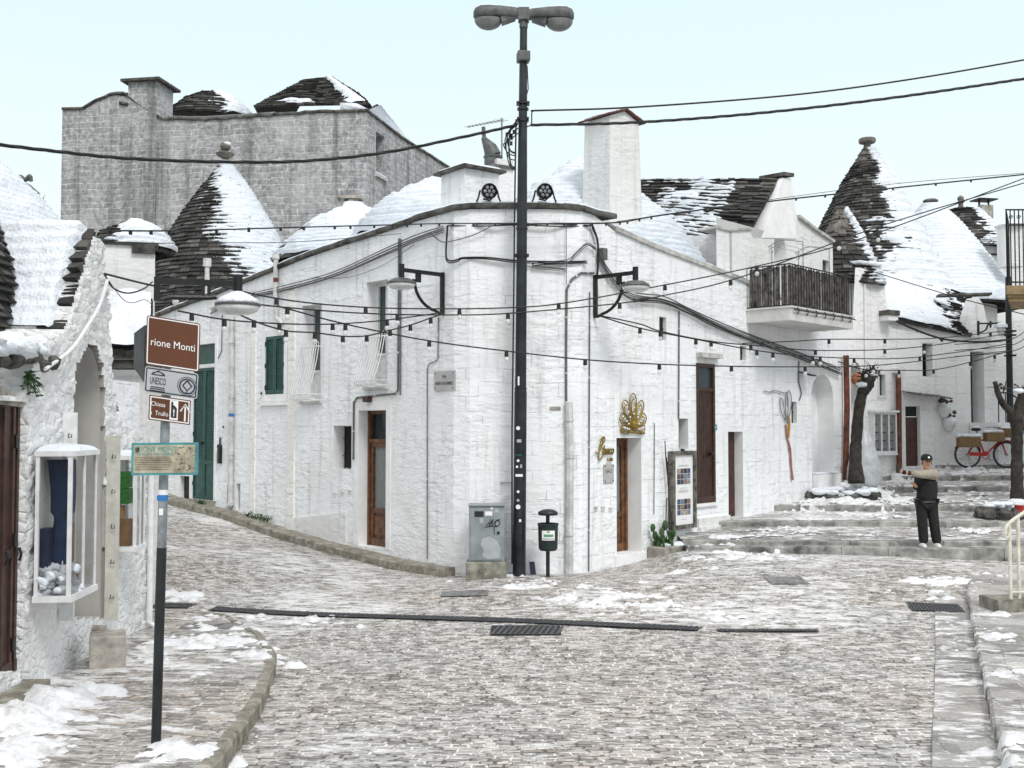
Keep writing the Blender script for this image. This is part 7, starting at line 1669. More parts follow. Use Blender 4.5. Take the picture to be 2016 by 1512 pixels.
# ------------------------------------------------------------------ drains and covers in the road
def gstrip(name, lab, pa, pb, w, nb, slant=.0, cat='drain grate', grp=None):
    a, b = ghit(*pa), ghit(*pb); d = b - a; d[2] = 0; Ln = np.linalg.norm(d); d /= Ln; n = np.array([-d[1], d[0], 0]); t = thing(name, lab, cat, a, grp)
    def gp3(x, y, h): p = a + d * x + n * y; return np.array([p[0], p[1], float(gz(p[0], p[1])) + h])
    o = MB(); k = max(2, int(Ln / .4))
    for i in range(k): o.quad(gp3(Ln * i / k, -w / 2, .017), gp3(Ln * (i + 1) / k, -w / 2, .017), gp3(Ln * (i + 1) / k, w / 2, .017), gp3(Ln * i / k, w / 2, .020))
    o.build('channel', DARK, t); o = MB(); st = Ln / nb
    for i in range(nb): x = st * i; o.add([gp3(x, -w / 2, .021), gp3(x + st * .5, -w / 2, .021), gp3(x + st * .5 + slant, w / 2, .021), gp3(x + slant, w / 2, .021), gp3(x, -w / 2, .024), gp3(x + st * .5, -w / 2, .024), gp3(x + st * .5 + slant, w / 2, .024), gp3(x + slant, w / 2, .024)], [(4, 5, 6, 7), (0, 1, 5, 4), (3, 0, 4, 7), (1, 2, 6, 5)])
    for y in (-w / 2, w / 2 - .02):
        for i in range(k): x0, x1 = Ln * i / k, Ln * (i + 1) / k; o.quad(gp3(x0, y, .025), gp3(x1, y, .025), gp3(x1, y + .02, .025), gp3(x0, y + .02, .025))
    o.build('grating', flat('iron_grating', (.075, .078, .085), .5, .3, .4, 12), t); return t
gstrip('drain_grate', 'long black channel drain grating crossing the street junction', (418, 1200), (1375, 1240), .27, 100, .10)
gstrip('drain_grate', 'short toothed drain grating continuing at right after a gap', (1412, 1243), (1612, 1244), .13, 24, 0)
gstrip('drain_grate', 'square dark grating just below the long channel drain', (966, 1243), (1104, 1243), .62, 12, .1)
gstrip('drain_grate', 'rectangular grating beside the right kerb', (1790, 1196), (1894, 1200), .55, 16, 0)
gstrip('drain_grate', 'short drain grating end behind the sign post', (303, 1193), (374, 1195), .3, 9, .1)
for u, v, w, h, lab in ((915, 1170, .75, .5, 'dark manhole cover in the slush in front of the cabinet'), (1548, 1144, .62, .6, 'square manhole cover among slabs before the steps'), (410, 1246, .7, .4, 'dark wet manhole cover on the left sidewalk')):
    c_ = ghit(u, v); off = float(side_h(0, c_[1])) if u < 500 else 0; o = MB(); 
    P = [(c_[0] + w / 2 * x, c_[1] + h / 2 * y, float(gz(c_[0] + w / 2 * x, c_[1] + h / 2 * y)) + .014 + off) for x, y in ((-1, -1), (1, -1), (1, 1), (-1, 1))]; o.prism(P, (0, 0, .004)); tag(o.build('manhole_cover', flat('wet_iron_cover', (.17, .17, .17), .35, .1, .7, 9), origin=c_), lab, 'manhole cover')

# ------------------------------------------------------------------ right side: railing, block, poles, trees
def zbase(x, y):
    return max(float(gz(x, y)), stair_z(x, y))
rl = thing('hand_railing', 'cream painted iron hand railing on a stone block at right frame edge', 'railing', at(1990, 1215, 14.9)); Yr = 14.9; o = MB(); b0 = at(1966, 1214, Yr); t0 = at(1966, 1182, Yr)
o.obox((b0[0], Yr, b0[2] - .2), (1.2, .1, 0), (-.05, .5, 0), (0, 0, t0[2] - b0[2] + .2)); o.build('block', CONC, rl); o = MB()
for u, vt, k in ((1990, 1032, .12), (2007, 1018, .16), (2026, 1005, .2)): p = at(u, 1183, Yr + k); q = at(u + 1, vt, Yr + k); o.tube([p, (p[0], p[1], q[2])], .026, 8)
P = [at(1978, 1052, Yr + .1), at(1980, 1040, Yr + .1), at(1988, 1029, Yr + .12), at(2007, 1015, Yr + .16), at(2040, 994, Yr + .22)]; o.tube(catmull(P, 4), .026, 8); o.tube(catmull([at(1978, 1052, Yr + .1), at(1981, 1060, Yr + .1), at(1986, 1056, Yr + .1), at(1985, 1050, Yr + .1)], 4), .016, 6); o.tube([at(1990, 1166, Yr + .12), at(2040, 1166, Yr + .2)], .018, 6); o.build('rail', CREAMP, rl)
wl_ = thing('area_wall', 'low stone wall edging a dark sunken area at right frame edge', 'wall', at(2010, 1330, 12)); o = MB(); p = ghit(2003, 1260); o.obox((p[0] + .05, p[1] - .9, p[2] - .9), (.16, .0, 0), (.22, 1.7, 0), (0, 0, .96)); o.build('wall', CONC, wl_); o = MB(); o.obox((p[0] + .24, p[1] - .9, p[2] - 1.0), (1.0, 0, 0), (.22, 1.7, 0), (0, 0, 1.03)); o.build('sunken_area', DARK, wl_)
# far dark lamp post
fpz = at(1990, 905, 30.9); fl2 = thing('lamp_post', 'slim dark green post behind the bicycle at right', 'post', fpz); o = MB(); o.tube([(fpz[0], 30.9, fpz[2] - .6), (fpz[0] + .02, 30.9, at(1988, 545, 30.9)[2])], [.10, .08], 12); o.build('pole', POLEM, fl2); o = MB(); 
for v in (652, 660, 700): o.box(at(1989, v, 30.8), (.26, .22, .05), 0)
o.build('band', IRON, fl2)
def tree(lab, limbs, sprouts, Y, name='pollarded_tree', snow=()):
    b = at(limbs[0][0][0], limbs[0][0][1], Y); t = thing(name, lab, 'tree', b); o = MB()
    for pts, rad in [(l[:-1], l[-1]) for l in limbs]:
        P = catmull([at(u, v, Y + .04 * math.sin(v)) for u, v in pts], 5); rs = np.interp(np.linspace(0, 1, len(P)), np.linspace(0, 1, len(rad)), rad); rs = [q * (1 + .05 * math.sin(i * 1.3) + .05 * math.sin(i * 2.9)) for i, q in enumerate(rs)]; o.tube(P, rs, 10)
    tr = o.build('trunk', BARK, t, smooth=True); o = MB(); r = random.Random(int(b[0] * 10)); lf = MB()
    for u, v, n in sprouts:
        for i in range(n * 2): a = r.uniform(0, 6.28); l = r.uniform(6, 28); c_ = at(u, v, Y); d = np.array([math.cos(a), r.uniform(-1, 1), math.sin(a) * .9 + .2]) * l / 2100 * Y; o.tube([c_, c_ + d * .5 + [0, 0, .02], c_ + d], [.016, .010, .003], 5)
        for i in range(n): a = r.uniform(0, 6.28); c_ = at(u + r.uniform(-12, 12), v + r.uniform(-12, 8), Y + r.uniform(-.1, .1)); lf.blob(c_, r.uniform(.02, .045), (1, .6, .8), 6, .3, seed=i)
    o.build('twigs', BARK, t); lf.build('withered_leaves', flat('withered_leaf', (.05, .045, .025), .8, 0, .4, 9), t)
    if snow:
        o = MB()
        for i, (u, v, rr3) in enumerate(snow): o.blob(at(u, v, Y - .05), rr3, (1.3, 1.1, .6), 10, .3, seed=i)
        o.build('snow_cap', SNOW, t, smooth=True)
tree('pollarded tree with leaning bare trunk beside the rusty downpipe', [[(1686, 952), (1684, 900), (1687, 850), (1692, 800), (1700, 768), (1711, 748), [.20, .145, .135, .13, .125, .12]], [(1698, 775), (1702, 755), (1700, 738), [.14, .10, .05]], [(1704, 760), (1716, 745), (1722, 734), [.14, .10, .05]], [(1700, 768), (1711, 757), (1712, 740), [.15, .13, .08]]], [(1703, 738, 9), (1720, 735, 9), (1713, 740, 6), (1697, 742, 5)], 26.3, snow=((1697, 757, .12), (1718, 738, .07)))
tree('dark pollarded tree with stubby limbs cut by right frame edge', [[(2003, 1000), (2002, 940), (2002, 880), (2003, 835), (2008, 800), (2015, 772), [.16, .125, .12, .125, .12, .10]], [(2003, 845), (1990, 812), (1976, 797), (1965, 775), (1959, 752), [.12, .085, .07, .06, .05]], [(2008, 800), (2022, 780), (2032, 765), [.11, .1, .08]]], [(1978, 766, 5), (2010, 768, 5)], 23.4, snow=((2006, 770, .10), (1990, 1003, .16), (2004, 992, .2)))
# planting bed stones of the left tree, snow heap beside, wrapped plant
tb2 = at(1688, 958, 26.2); o = MB(); r = random.Random(3); st2 = thing('stone_bed', 'ring of dark rough stones around left tree foot', 'stones', (tb2[0], tb2[1], tb2[2]))
for i in range(9): a = 6.28 * i / 9; x, y = tb2[0] - .35 + .75 * math.cos(a), tb2[1] + .4 * math.sin(a); o.blob((x, y, stair_z(x, y) + .08), .17, (1.2, 1, .8), 8, .4, seed=i)
o.build('stone', COPING, st2); o = MB()
for i in range(12): a = 6.28 * i / 12; x, y = tb2[0] - .35 + .7 * math.cos(a), tb2[1] + .4 * math.sin(a) - .03; o.blob((x, y, stair_z(x, y) + .20), r.uniform(.11, .17), (1.4, 1.1, .5), 10, .35, seed=i + 5)
o.build('snow_cap', SNOW, st2, smooth=True)
b2_ = at(1988, 1018, 23.0); st3 = thing('stone_planter', 'rough stone planter with snow and a red flower pot at right tree foot', 'planter', b2_); o = MB()
for i in range(10): a = 6.28 * i / 10; x, y = b2_[0] + .45 * math.cos(a), b2_[1] + .3 + .35 * math.sin(a); o.blob((x, y, stair_z(x, y) + .10), .17, (1.1, 1, .9), 8, .4, seed=i + 20)
o.build('stone', COPING, st3); o = MB(); p = at(2007, 1004, 22.9); o.lathe([(.07, -.12), (.10, .08), (.11, .1)], p, 12); o.build('pot', RED, st3); o = MB()
for i in range(6): o.blob(b2_ + [(-.3 + .12 * i), .3, .22 + .03 * (i % 2)], .13, (1.2, 1.2, .5), 10, .3, seed=i)
o.build('snow_cap', SNOW, st3, smooth=True)
o = MB(); P = []; wp_ = at(1698, 945, 27.3); hts_ = [(.05, .0), (.36, .04), (.44, .2), (.42, .5), (.34, .85), (.24, 1.15), (.14, 1.4), (.05, 1.55), (.0, 1.58)]; o.lathe(hts_, (wp_[0] + .08, wp_[1] + .1, stair_z(wp_[0], wp_[1]) + .0), 18); wo_ = o.build('wrapped_plant', WICKERW, smooth=True, origin=(wp_[0], wp_[1], stair_z(wp_[0], wp_[1]))); tag(wo_, 'plant wrapped in pale grey plastic sheet behind left pollarded tree', 'wrapped plant')
o = MB(); p = WP.P(*WP.hit(1684, 752), .1); o.lathe([(.06, 0), (.17, .10), (.20, .22), (.12, .36), (.06, .40)], (p[0], p[1], WP.hit(1684, 762)[1]), 14); tag(o.build('terracotta_jar', TERRA, origin=p), 'terracotta jar standing in the arched wall niche behind the tree', 'jar')
# delivered scooter-like box: dark meter box under outside stairs
# ------------------------------------------------------------------ red bicycle
YBk = 30.2; zbk = at(1905, 919, YBk)[2]
bk_ = thing('bicycle', 'red bicycle with wicker panniers under snow parked beside outside stairs', 'bicycle', at(1942, 917, YBk))
def bp(u, v, k=0.0): p = at(u, v, YBk + k); return p
rw_ = .355; fwc, rwc = bp(1981, 891), bp(1905, 895); fwc[2] = rwc[2]
for c_ in (rwc, fwc):
    o = MB(); o.tube([c_ + [rw_ * math.cos(a), 0, rw_ * math.sin(a)] for a in np.linspace(0, 2 * math.pi, 33)], .026, 7, cap=False); wh_ = o.build('wheel', IRON, bk_)
    o = MB(); o.tube([c_ + [(rw_ - .03) * math.cos(a), 0, (rw_ - .03) * math.sin(a)] for a in np.linspace(0, 2 * math.pi, 29)], .012, 5, cap=False); 
    for k in range(14): a = k * 2 * math.pi / 14; o.tube([c_, c_ + [(rw_ - .03) * math.cos(a), 0, (rw_ - .03) * math.sin(a)]], .004, 4)
    o.tube([c_ - [0, .05, 0], c_ + [0, .05, 0]], .03, 8); o.build('rim', GALV, wh_)
o = MB(); bb_ = rwc * .55 + fwc * .45 + [0, 0, -.02]; sc2 = rwc + [.30, 0, .52]; hd = fwc + [-.20, 0, .58]; hd2 = fwc + [-.15, 0, .42]
for a, b in ((rwc, bb_), (rwc, sc2), (bb_, sc2), (bb_, hd2), (sc2 + [.02, 0, -.12], hd2 + [0, 0, .04]), (hd, hd2), (hd2, fwc)): o.tube([a, b], .024, 7)
for c_ in (rwc, fwc): o.tube([c_ + [(rw_ + .04) * math.cos(a), 0, (rw_ + .04) * math.sin(a)] for a in np.linspace(.3, 2.7, 14)], .02, 5)
o.tube([bb_ + [.1 * math.cos(a), -.05, .1 * math.sin(a)] for a in np.linspace(0, 6.28, 16)], .014, 5, cap=False); o.obox(rwc + [.05, -.06, -.03], (.5, 0, .0), (0, .02, 0), (0, 0, .1)); o.build('frame', RED, bk_)
o = MB(); o.tube([sc2, sc2 + [-.03, 0, .16]], .015, 6); o.blob(sc2 + [-.05, 0, .19], .13, (1.2, .7, .4), 10); o.build('saddle', IRON, bk_)
o = MB(); o.tube([hd, hd + [-.03, 0, .16]], .016, 6); o.tube(catmull([hd + [-.25, -.25, .18], hd + [-.05, -.2, .2], hd + [0, 0, .17], hd + [-.05, .2, .2], hd + [-.25, .25, .18]], 4), .014, 6); o.build('handlebar', GALV, bk_)
o = MB(); o.box(rwc + [-.02, -.12, .36], (.62, .24, .30), 0); o.build('rear_basket', BASKET, bk_, bevel=.03); o = MB(); o.box(sc2 + [.42, -.08, -.02], (.52, .3, .26), 0); o.build('middle_basket', BASKET, bk_, bevel=.03); o = MB(); o.lathe([(.15, -.14), (.21, .12), (.19, .12)], fwc + [.02, -.02, .62], 14); o.build('front_basket', BASKET, bk_)
o = MB()
for i in range(6): o.blob(rwc + [-.25 + .1 * i, -.1, .53], .10, (1.2, 1.2, .6), 9, .3, seed=i); o.blob(sc2 + [.22 + .08 * i, -.08, .13], .09, (1.2, 1.2, .6), 9, .3, seed=i + 9)
o.blob(sc2 + [-.05, 0, .25], .09, (1.2, .8, .4), 9); 
for i in range(3): o.blob(fwc + [-.06 + .06 * i, -.04, .74], .09, (1.2, 1.2, .5), 9, .3, seed=i + 30)
o.build('snow_cap', SNOW, bk_, smooth=True); o = MB(); o.tube([bb_ + [0, -.08, 0], bb_ + [.12, -.08, -.12]], .012, 5); o.box(bb_ + [.14, -.11, -.13], (.1, .08, .03), 0); o.build('pedal', GALV, bk_)

# winter weeds at the foot of the left facade
for us, lab in (((495, 506, 512, 520, 528, 534), 'low green weeds on the kerb below the shuttered window'), ((398, 402, 408), 'tiny weed tuft on the kerb right of the green door')):
    o = MB(); r = random.Random(us[0])
    for u in us:
        v_ = LWALL.hit(u, 1000)[0]; b = LWALL.P(v_, LWALL.hit(u, 1018 + (u - 500) * .25)[1], .10)
        for i in range(12): d = np.array([r.uniform(-.12, .12), r.uniform(-.08, .08), r.uniform(.02, .13)]); o.tube([b, b + d * .6 + [0, 0, .02], b + d], [.009, .007, .002], 4); o.blob(b + d, .016, (1, 1, .5), 6)
    tag(o.build('weed_tuft', LEAF, origin=b), lab, 'weeds')
# ------------------------------------------------------------------ cables and festoon lights
def cable(label, pts, r=.014, mat=None, clips=0, name='cable', group=None, twist=0):
    P = catmull([at(u, v, Y) for u, v, Y in pts], 8); o = MB()
    if twist:
        for ph in (0, 2.1, 4.2): o.tube([p + np.array([0, math.sin(i * .9 + ph), math.cos(i * .9 + ph)]) * r * .8 for i, p in enumerate(resample(P, .12))], r, 5)
    else: o.tube(P, r, 6)
    rr_ = random.Random(len(label))
    for i in range(clips):
        f = (i + rr_.uniform(.2, .8)) / clips * (len(P) - 1.01); k = int(f); p = P[k] * (1 - f + k) + P[k + 1] * (f - k); o.box(p + [0, 0, -.02], (.035, .03, .055), 0)
    return tag(o.build(name, mat or CABLE, origin=P[0]), label, 'cable', group)
def wcable(label, path, pts, r=.018, mat=None, n=1, spread=.03, d=.05):
    o = MB(); rr_ = random.Random(len(label))
    for k in range(n):
        P = []
        for u, v in pts: s_, z_ = path.hit(u, v); P.append(path.P(s_, z_ + (k - n / 2) * spread + rr_.uniform(-.015, .015), d + rr_.uniform(0, .03)))
        o.tube(catmull(P, 5), r * rr_.uniform(.7, 1.1), 5)
    return tag(o.build('cable', mat or CABLE, origin=path.P(*path.hit(*pts[0]))), label, 'cable', 'cables clipped to the walls')
def festoon(label, pts, bulbs, r=.013, sc=1.0):
    P = catmull([at(u, v, Y) for u, v, Y in pts], 10); t = thing('festoon_light', label, 'string lights', P[0], 'strings of festoon bulbs over the street')
    o = MB(); o.tube(P, r, 6); o.build('cable', CABLE, t); us = [proj(p)[0] for p in P]
    for u in bulbs:
        i = int(np.argmin([abs(a - u) for a in us])); p = P[i]; o = MB(); o.tube([p + [0, 0, .01], p + [0, 0, -.10 * sc]], [.032 * sc, .038 * sc], 8); so_ = o.build('socket', CABLE, t)
        o = MB(); o.lathe([(.02 * sc, -.095 * sc), (.038 * sc, -.125 * sc), (.042 * sc, -.15 * sc), (.032 * sc, -.18 * sc), (.0, -.195 * sc)], p, 10); o.build('bulb', BULB, so_, smooth=True)
YL_, YP_ = 12.0, 19.1
cable('single overhead cable leaving the lamp post toward upper right, topmost of all', [(1045, 218, 19.2), (1250, 211, 19.4), (1560, 187, 19.8), (1800, 155, 20), (2050, 112, 20.3)], .017)
cable('thick twisted overhead cable from lamp post to right edge, second from top', [(1045, 246, 19.2), (1250, 241, 19.5), (1500, 222, 19.8), (1760, 192, 20.0), (2050, 150, 20.3)], .017, twist=1)
cable('thick twisted overhead cable sagging across the grey stone house to left edge', [(1018, 246, 19.2), (920, 268, 18.8), (760, 300, 18), (600, 317, 17.2), (440, 319, 16.5), (250, 312, 15.8), (100, 297, 15.2), (-60, 278, 14.6)], .017, twist=1)
cable('straight clipped catenary wire from left gable across the snow roofs to lamp post', [(196, 454, 12.2), (360, 454, 14), (570, 448, 16), (760, 443, 18), (880, 440, 19), (1018, 440, 19.3)], .012, clips=20)
cable('clipped catenary wire climbing from lamp post past tall chimney to right edge', [(1024, 441, 19.3), (1110, 440, 19.4), (1215, 438, 19.6), (1300, 424, 20), (1500, 398, 21), (1760, 370, 22), (2050, 340, 23)], .016, clips=22)
cable('thin slack wire under the clipped wire across the left snow cones', [(205, 480, 12.2), (400, 478, 14), (560, 477, 16), (700, 468, 18), (790, 460, 19)], .006)
cable('thin guy wire strung beside catenary wire over the right snow cones', [(1215, 436, 19.6), (1480, 398, 21), (1760, 362, 22), (2050, 338, 23)], .006)
festoon('upper festoon string crossing before the lamp post up to right edge', [(400, 556, 15.6), (560, 590, 17.0), (720, 605, 18), (890, 608, 18.8), (1020, 605, 19.0), (1100, 598, 19.1), (1240, 574, 19.6), (1490, 524, 20.5), (1700, 468, 21.3), (2030, 346, 22.6)], (545, 718, 903, 1100, 1297, 1492, 1715))
festoon('second festoon string just below upper one rising to right edge', [(206, 539, 12.1), (300, 562, 13.2), (420, 586, 14.6), (550, 604, 16.1), (720, 617, 17.6), (870, 620, 18.7), (1000, 617, 19.0), (1220, 597, 19.5), (1300, 583, 19.9), (1460, 545, 20.5), (1740, 443, 21.4), (2030, 356, 22.6)], (346, 565, 782, 1000, 1223, 1446, 1662))
festoon('sagging festoon string in front of both grilled windows', [(440, 604, 15.8), (500, 632, 16.5), (563, 651, 17.2), (620, 655, 17.7), (675, 662, 18.1), (722, 661, 18.5), (768, 650, 18.8), (808, 640, 19.1), (848, 626, 19.4), (872, 618, 19.6)], (501, 563, 621, 675, 722, 769, 809, 848))
festoon('flat festoon string with tiny bulbs above the green shutter', [(350, 612, 15.2), (442, 629, 16), (550, 637, 17.2), (655, 638, 18.1), (762, 630, 19), (872, 615, 19.7)], (378, 445, 550, 655, 763))
festoon('long lower festoon string falling across the facade to right poles', [(545, 602, 16.3), (680, 638, 17.4), (845, 671, 18.5), (997, 691, 18.95), (1152, 708, 19.2), (1298, 717, 19.8), (1440, 721, 20.8), (1585, 722, 22.5), (1740, 718, 25), (1990, 690, 30)], (681, 845, 997, 1152, 1298, 1440, 1585, 1720))
festoon('upper of two festoon strings starting at right wall lantern', [(1180, 621, 19.6), (1260, 638, 20.0), (1300, 652, 20.3), (1400, 672, 21), (1500, 681, 22), (1620, 690, 24), (1800, 684, 26), (1990, 656, 30)], (1300, 1404, 1480, 1606, 1742, 1822))
festoon('lower of two festoon strings starting at right wall lantern', [(1180, 622, 19.6), (1260, 646, 20.0), (1370, 668, 20.8), (1490, 690, 21.8), (1600, 702, 23.2), (1760, 706, 26), (1880, 694, 28), (1990, 676, 30)], (1258, 1374, 1490, 1518, 1600, 1612, 1680, 1812))
festoon('festoon string under the balcony soffit toward right post', [(1462, 676, 21.5), (1560, 672, 22.5), (1632, 668, 23.5), (1742, 668, 25.5), (1854, 665, 27.8), (1990, 650, 30)], (1632, 1742, 1854, 1948))
festoon('lowest festoon string at right in front of the brown door house', [(1650, 712, 25), (1705, 728, 26), (1770, 729, 27), (1838, 728, 28), (1910, 713, 29), (1990, 690, 30.2)], (1706, 1772, 1838, 1910, 1960))
cable('bundled black cable hanging over the street toward right green post', [(1766, 742 - 110, 27.5), (1800, 648, 28), (1860, 668, 29), (1930, 673, 29.8), (1990, 668, 30.4)], .03, clips=6)
cable('thin black cable from cone house down to right edge', [(1660, 510, 28.5), (1700, 528, 28.5), (1800, 560, 28), (1900, 590, 27), (2030, 622, 26)], .012)
for k, (va, vb, lab) in enumerate(((688, 630, 'highest thin wire fanning from green post to right edge'), (700, 648, 'middle thin wire fanning from green post to right edge'), (712, 668, 'lowest thin wire fanning from green post to right edge'))): cable(lab, [(1880, va - 10, 29), (1990, va - 20, 30), (2040, vb, 28)], .012)
cable('loose coil of thin wires dangling at left gable tip', [(206, 540, 12.0), (222, 566, 12.2), (250, 577, 12.6), (280, 570, 13), (300, 555, 14.0)], .010); cable('second loose wire loop drooping below left gable tip', [(206, 540, 12.0), (230, 575, 12.2), (246, 592, 12.5), (262, 596, 12.8), (285, 590, 13.2), (300, 600, 14)], .005, CABLEG)
wcable('bundle of dark cables following the left cornice down the facade', LWALL, [(878, 450), (820, 470), (760, 496), (660, 540), (560, 568), (470, 588), (420, 612)], .014, CABLEG, 4, .04)
wcable('thin grey cable drooping from left cornice bundle', LWALL, [(820, 480), (760, 520), (690, 545), (620, 545)], .008, CABLEG, 1)
HF = HOUSE
wcable('black wall cable looping under the cornice left of the lamp post', HF, [(886, 444), (884, 500), (890, 513), (905, 513), (915, 508), (960, 509), (1020, 514), (1100, 516), (1150, 514)], .018, None, 2, .03)
wcable('straight black cable along the chamfer below the coping', HF, [(886, 441), (960, 442), (1020, 442), (1100, 443), (1160, 443)], .014, None, 2, .03)
wcable('drooping grey cable left of the lamp post under coping', HF, [(852, 460), (872, 474), (890, 476), (930, 463), (966, 446)], .010, CABLEG, 1)
wcable('thick black cables dropping to right wall lantern', HF, [(1160, 443), (1170, 470), (1172, 500), (1170, 545)], .022, None, 4, .02)
wcable('tangled grey cables fanning left from lantern junction box', HF, [(1168, 490), (1150, 480), (1130, 500), (1112, 514), (1060, 520), (1050, 524), (1100, 530), (1113, 532)], .010, CABLEG, 3, .03)
wcable('heavy cable bundle descending along right facade beneath balcony', HF, [(1172, 500), (1195, 540), (1235, 580), (1300, 590), (1345, 608), (1400, 634), (1470, 662), (1560, 694), (1650, 730)], .014, CABLEG, 5, .035)
wcable('black cable pair descending along right facade beside grey bundle', HF, [(1235, 590), (1290, 590), (1345, 612), (1400, 640), (1480, 672), (1560, 700), (1650, 735)], .014, None, 2, .05, .09)
wcable('thin vertical wire on chamfer right of lamp post', HF, [(1112, 445), (1112, 560)], .006, CABLE)
o = MB(); s_, z_ = HF.hit(1185, 500); wbox(o, HF, s_ - .08, s_ + .05, z_ - .12, z_ + .10, 0, .10); tag(o.build('junction_box', LAMPG, origin=HF.P(s_, z_)), 'small grey junction box amid cables above right wall lantern', 'junction box')

# ------------------------------------------------------------------ the person taking a picture on the first step
YM = 20.75; gzm = at(1832, 1079, YM)[2]
pe_ = thing('person', 'person in black varsity jacket with beige sleeves and cap, arm stretched sideways with phone', 'person', at(1832, 1079, YM))
def J(u, v, k=0.0): return at(u, v, YM + k)
def skin(name, pts, edges, rad, mat, parent, root=0, sub=2):
    me = bpy.data.meshes.new(name); o0 = np.array(ORG[parent.name]); me.from_pydata([tuple(map(float, np.array(p) - o0)) for p in pts], edges, [])
    ob = bpy.data.objects.new(name, me); COL.objects.link(ob); md = ob.modifiers.new('s', 'SKIN'); ob.modifiers.new('d', 'SUBSURF').levels = sub
    for i, r_ in enumerate(rad): sv = me.skin_vertices[0].data[i]; sv.radius = (r_, r_) if not isinstance(r_, tuple) else r_; sv.use_root = i == root
    md.use_smooth_shade = True; dg = bpy.context.evaluated_depsgraph_get(); nm = bpy.data.meshes.new_from_object(ob.evaluated_get(dg)); bpy.data.objects.remove(ob); nm.name = name
    nm.materials.clear(); nm.materials.append(mat); nm.polygons.foreach_set('use_smooth', [True] * len(nm.polygons))
    q = bpy.data.objects.new(name, nm); COL.objects.link(q); q.parent = parent; ORG[q.name] = ORG[parent.name]; return q
B = {'pel': J(1824, 988), 'wst': J(1824, 966), 'chs': J(1826, 944), 'nk': J(1825, 927), 'jaw': J(1824, 919, -.02), 'hd': J(1824.5, 908), 'crn': J(1825, 901, .01),
     'sl': J(1843, 935, -.06), 'el': J(1810, 933.5, -.34), 'wl': J(1782, 930.5, -.30), 'pl': J(1775, 929, -.29),
     'sr': J(1810, 935, .08), 'er': J(1805, 960, .05), 'wr': J(1803, 957, -.16), 'pr': J(1799.5, 955, -.20),
     'hl': J(1834, 992), 'kl': J(1839, 1031, -.03), 'al': J(1845, 1070), 'tl': J(1846, 1077, -.15), 'hr': J(1814, 992), 'kr': J(1816, 1031, -.03), 'ar': J(1819, 1070), 'tr': J(1816, 1077, -.15)}
K = list(B); ix = {k: i for i, k in enumerate(K)}; pts = [B[k] for k in K]
ed = [('pel', 'wst'), ('wst', 'chs'), ('chs', 'nk'), ('nk', 'jaw'), ('jaw', 'hd'), ('hd', 'crn'), ('chs', 'sl'), ('sl', 'el'), ('el', 'wl'), ('wl', 'pl'), ('chs', 'sr'), ('sr', 'er'), ('er', 'wr'), ('wr', 'pr'), ('pel', 'hl'), ('hl', 'kl'), ('kl', 'al'), ('al', 'tl'), ('pel', 'hr'), ('hr', 'kr'), ('kr', 'ar'), ('ar', 'tr')]
rd = dict(pel=.14, wst=.125, chs=.14, nk=.058, jaw=.075, hd=.092, crn=.085, sl=.045, el=.045, wl=.03, pl=.034, sr=.045, er=.045, wr=.03, pr=.034, hl=.085, kl=.06, al=.042, tl=.04, hr=.085, kr=.06, ar=.042, tr=.04)
E = [(ix[a], ix[b]) for a, b in ed]; RD = [rd[k] for k in K]
def fingers(palm, d, up, side):
    for i in range(4):
        a = palm + d * .03 + up * (.024 - .016 * i); L_ = (.06, .07, .066, .05)[i]; m_ = a + d * L_ * .55 + side * .004; e_ = a + d * L_ * .8 + side * .03; n0 = len(pts); pts.extend([a, m_, e_]); RD.extend([.0095, .009, .007]); E.extend([(palmi, n0), (n0, n0 + 1), (n0 + 1, n0 + 2)])
    n0 = len(pts); a = palm - d * .01 + up * .035; pts.extend([a, a + up * .03 + d * .03]); RD.extend([.011, .008]); E.extend([(palmi, n0), (n0, n0 + 1)])
def unit(v): return v / np.linalg.norm(v)
palmi = ix['pl']; fingers(B['pl'], unit(B['pl'] - B['wl']), np.array([0, 0, 1.]), np.array([0, -1., 0])); palmi = ix['pr']; fingers(B['pr'], unit(B['pr'] - B['wr']), np.array([0, 0, 1.]), np.array([0, -1., 0]))
skin('body', pts, E, RD, SKIN, pe_, 0, 2)
jk = [B['pel'] + [0, 0, .08], B['wst'], B['chs'], B['nk'] + [0, 0, -.04], B['sl'] + [.01, .03, 0], B['sr']]
skin('jacket', jk, [(0, 1), (1, 2), (2, 3), (2, 4), (2, 5)], [.185, .20, .19, .095, .125, .12], CLOTHK, pe_, 1)
skin('sleeve', [B['sl'] + [.02, .02, .01], B['sl'] * .5 + B['el'] * .5, B['el'], B['el'] * .45 + B['wl'] * .55], [(0, 1), (1, 2), (2, 3)], [.125, .095, .078, .06], CLOTHB, pe_, 1); skin('sleeve', [B['sr'] + [.02, 0, .01], B['er'], B['wr'] * .8 + B['er'] * .2], [(0, 1), (1, 2)], [.105, .08, .055], CLOTHK, pe_, 1)
skin('cuff', [B['el'] * .5 + B['wl'] * .5, B['el'] * .1 + B['wl'] * .9], [(0, 1)], [.056, .05], flat('dark_patterned_cuff', (.07, .02, .02), .8, 0, .8, 40), pe_); skin('glove', [B['wl'] * .9 + B['el'] * .1, B['pl']], [(0, 1)], [.042, .048], CLOTHK, pe_)
skin('trousers', [B['pel'] + [0, 0, .05], B['hl'], B['kl'], B['al'] + [0, 0, -.015], B['hr'], B['kr'], B['ar'] + [0, 0, -.015]], [(0, 1), (1, 2), (2, 3), (0, 4), (4, 5), (5, 6)], [.15, .125, .102, .095, .125, .102, .095], CLOTHK, pe_)
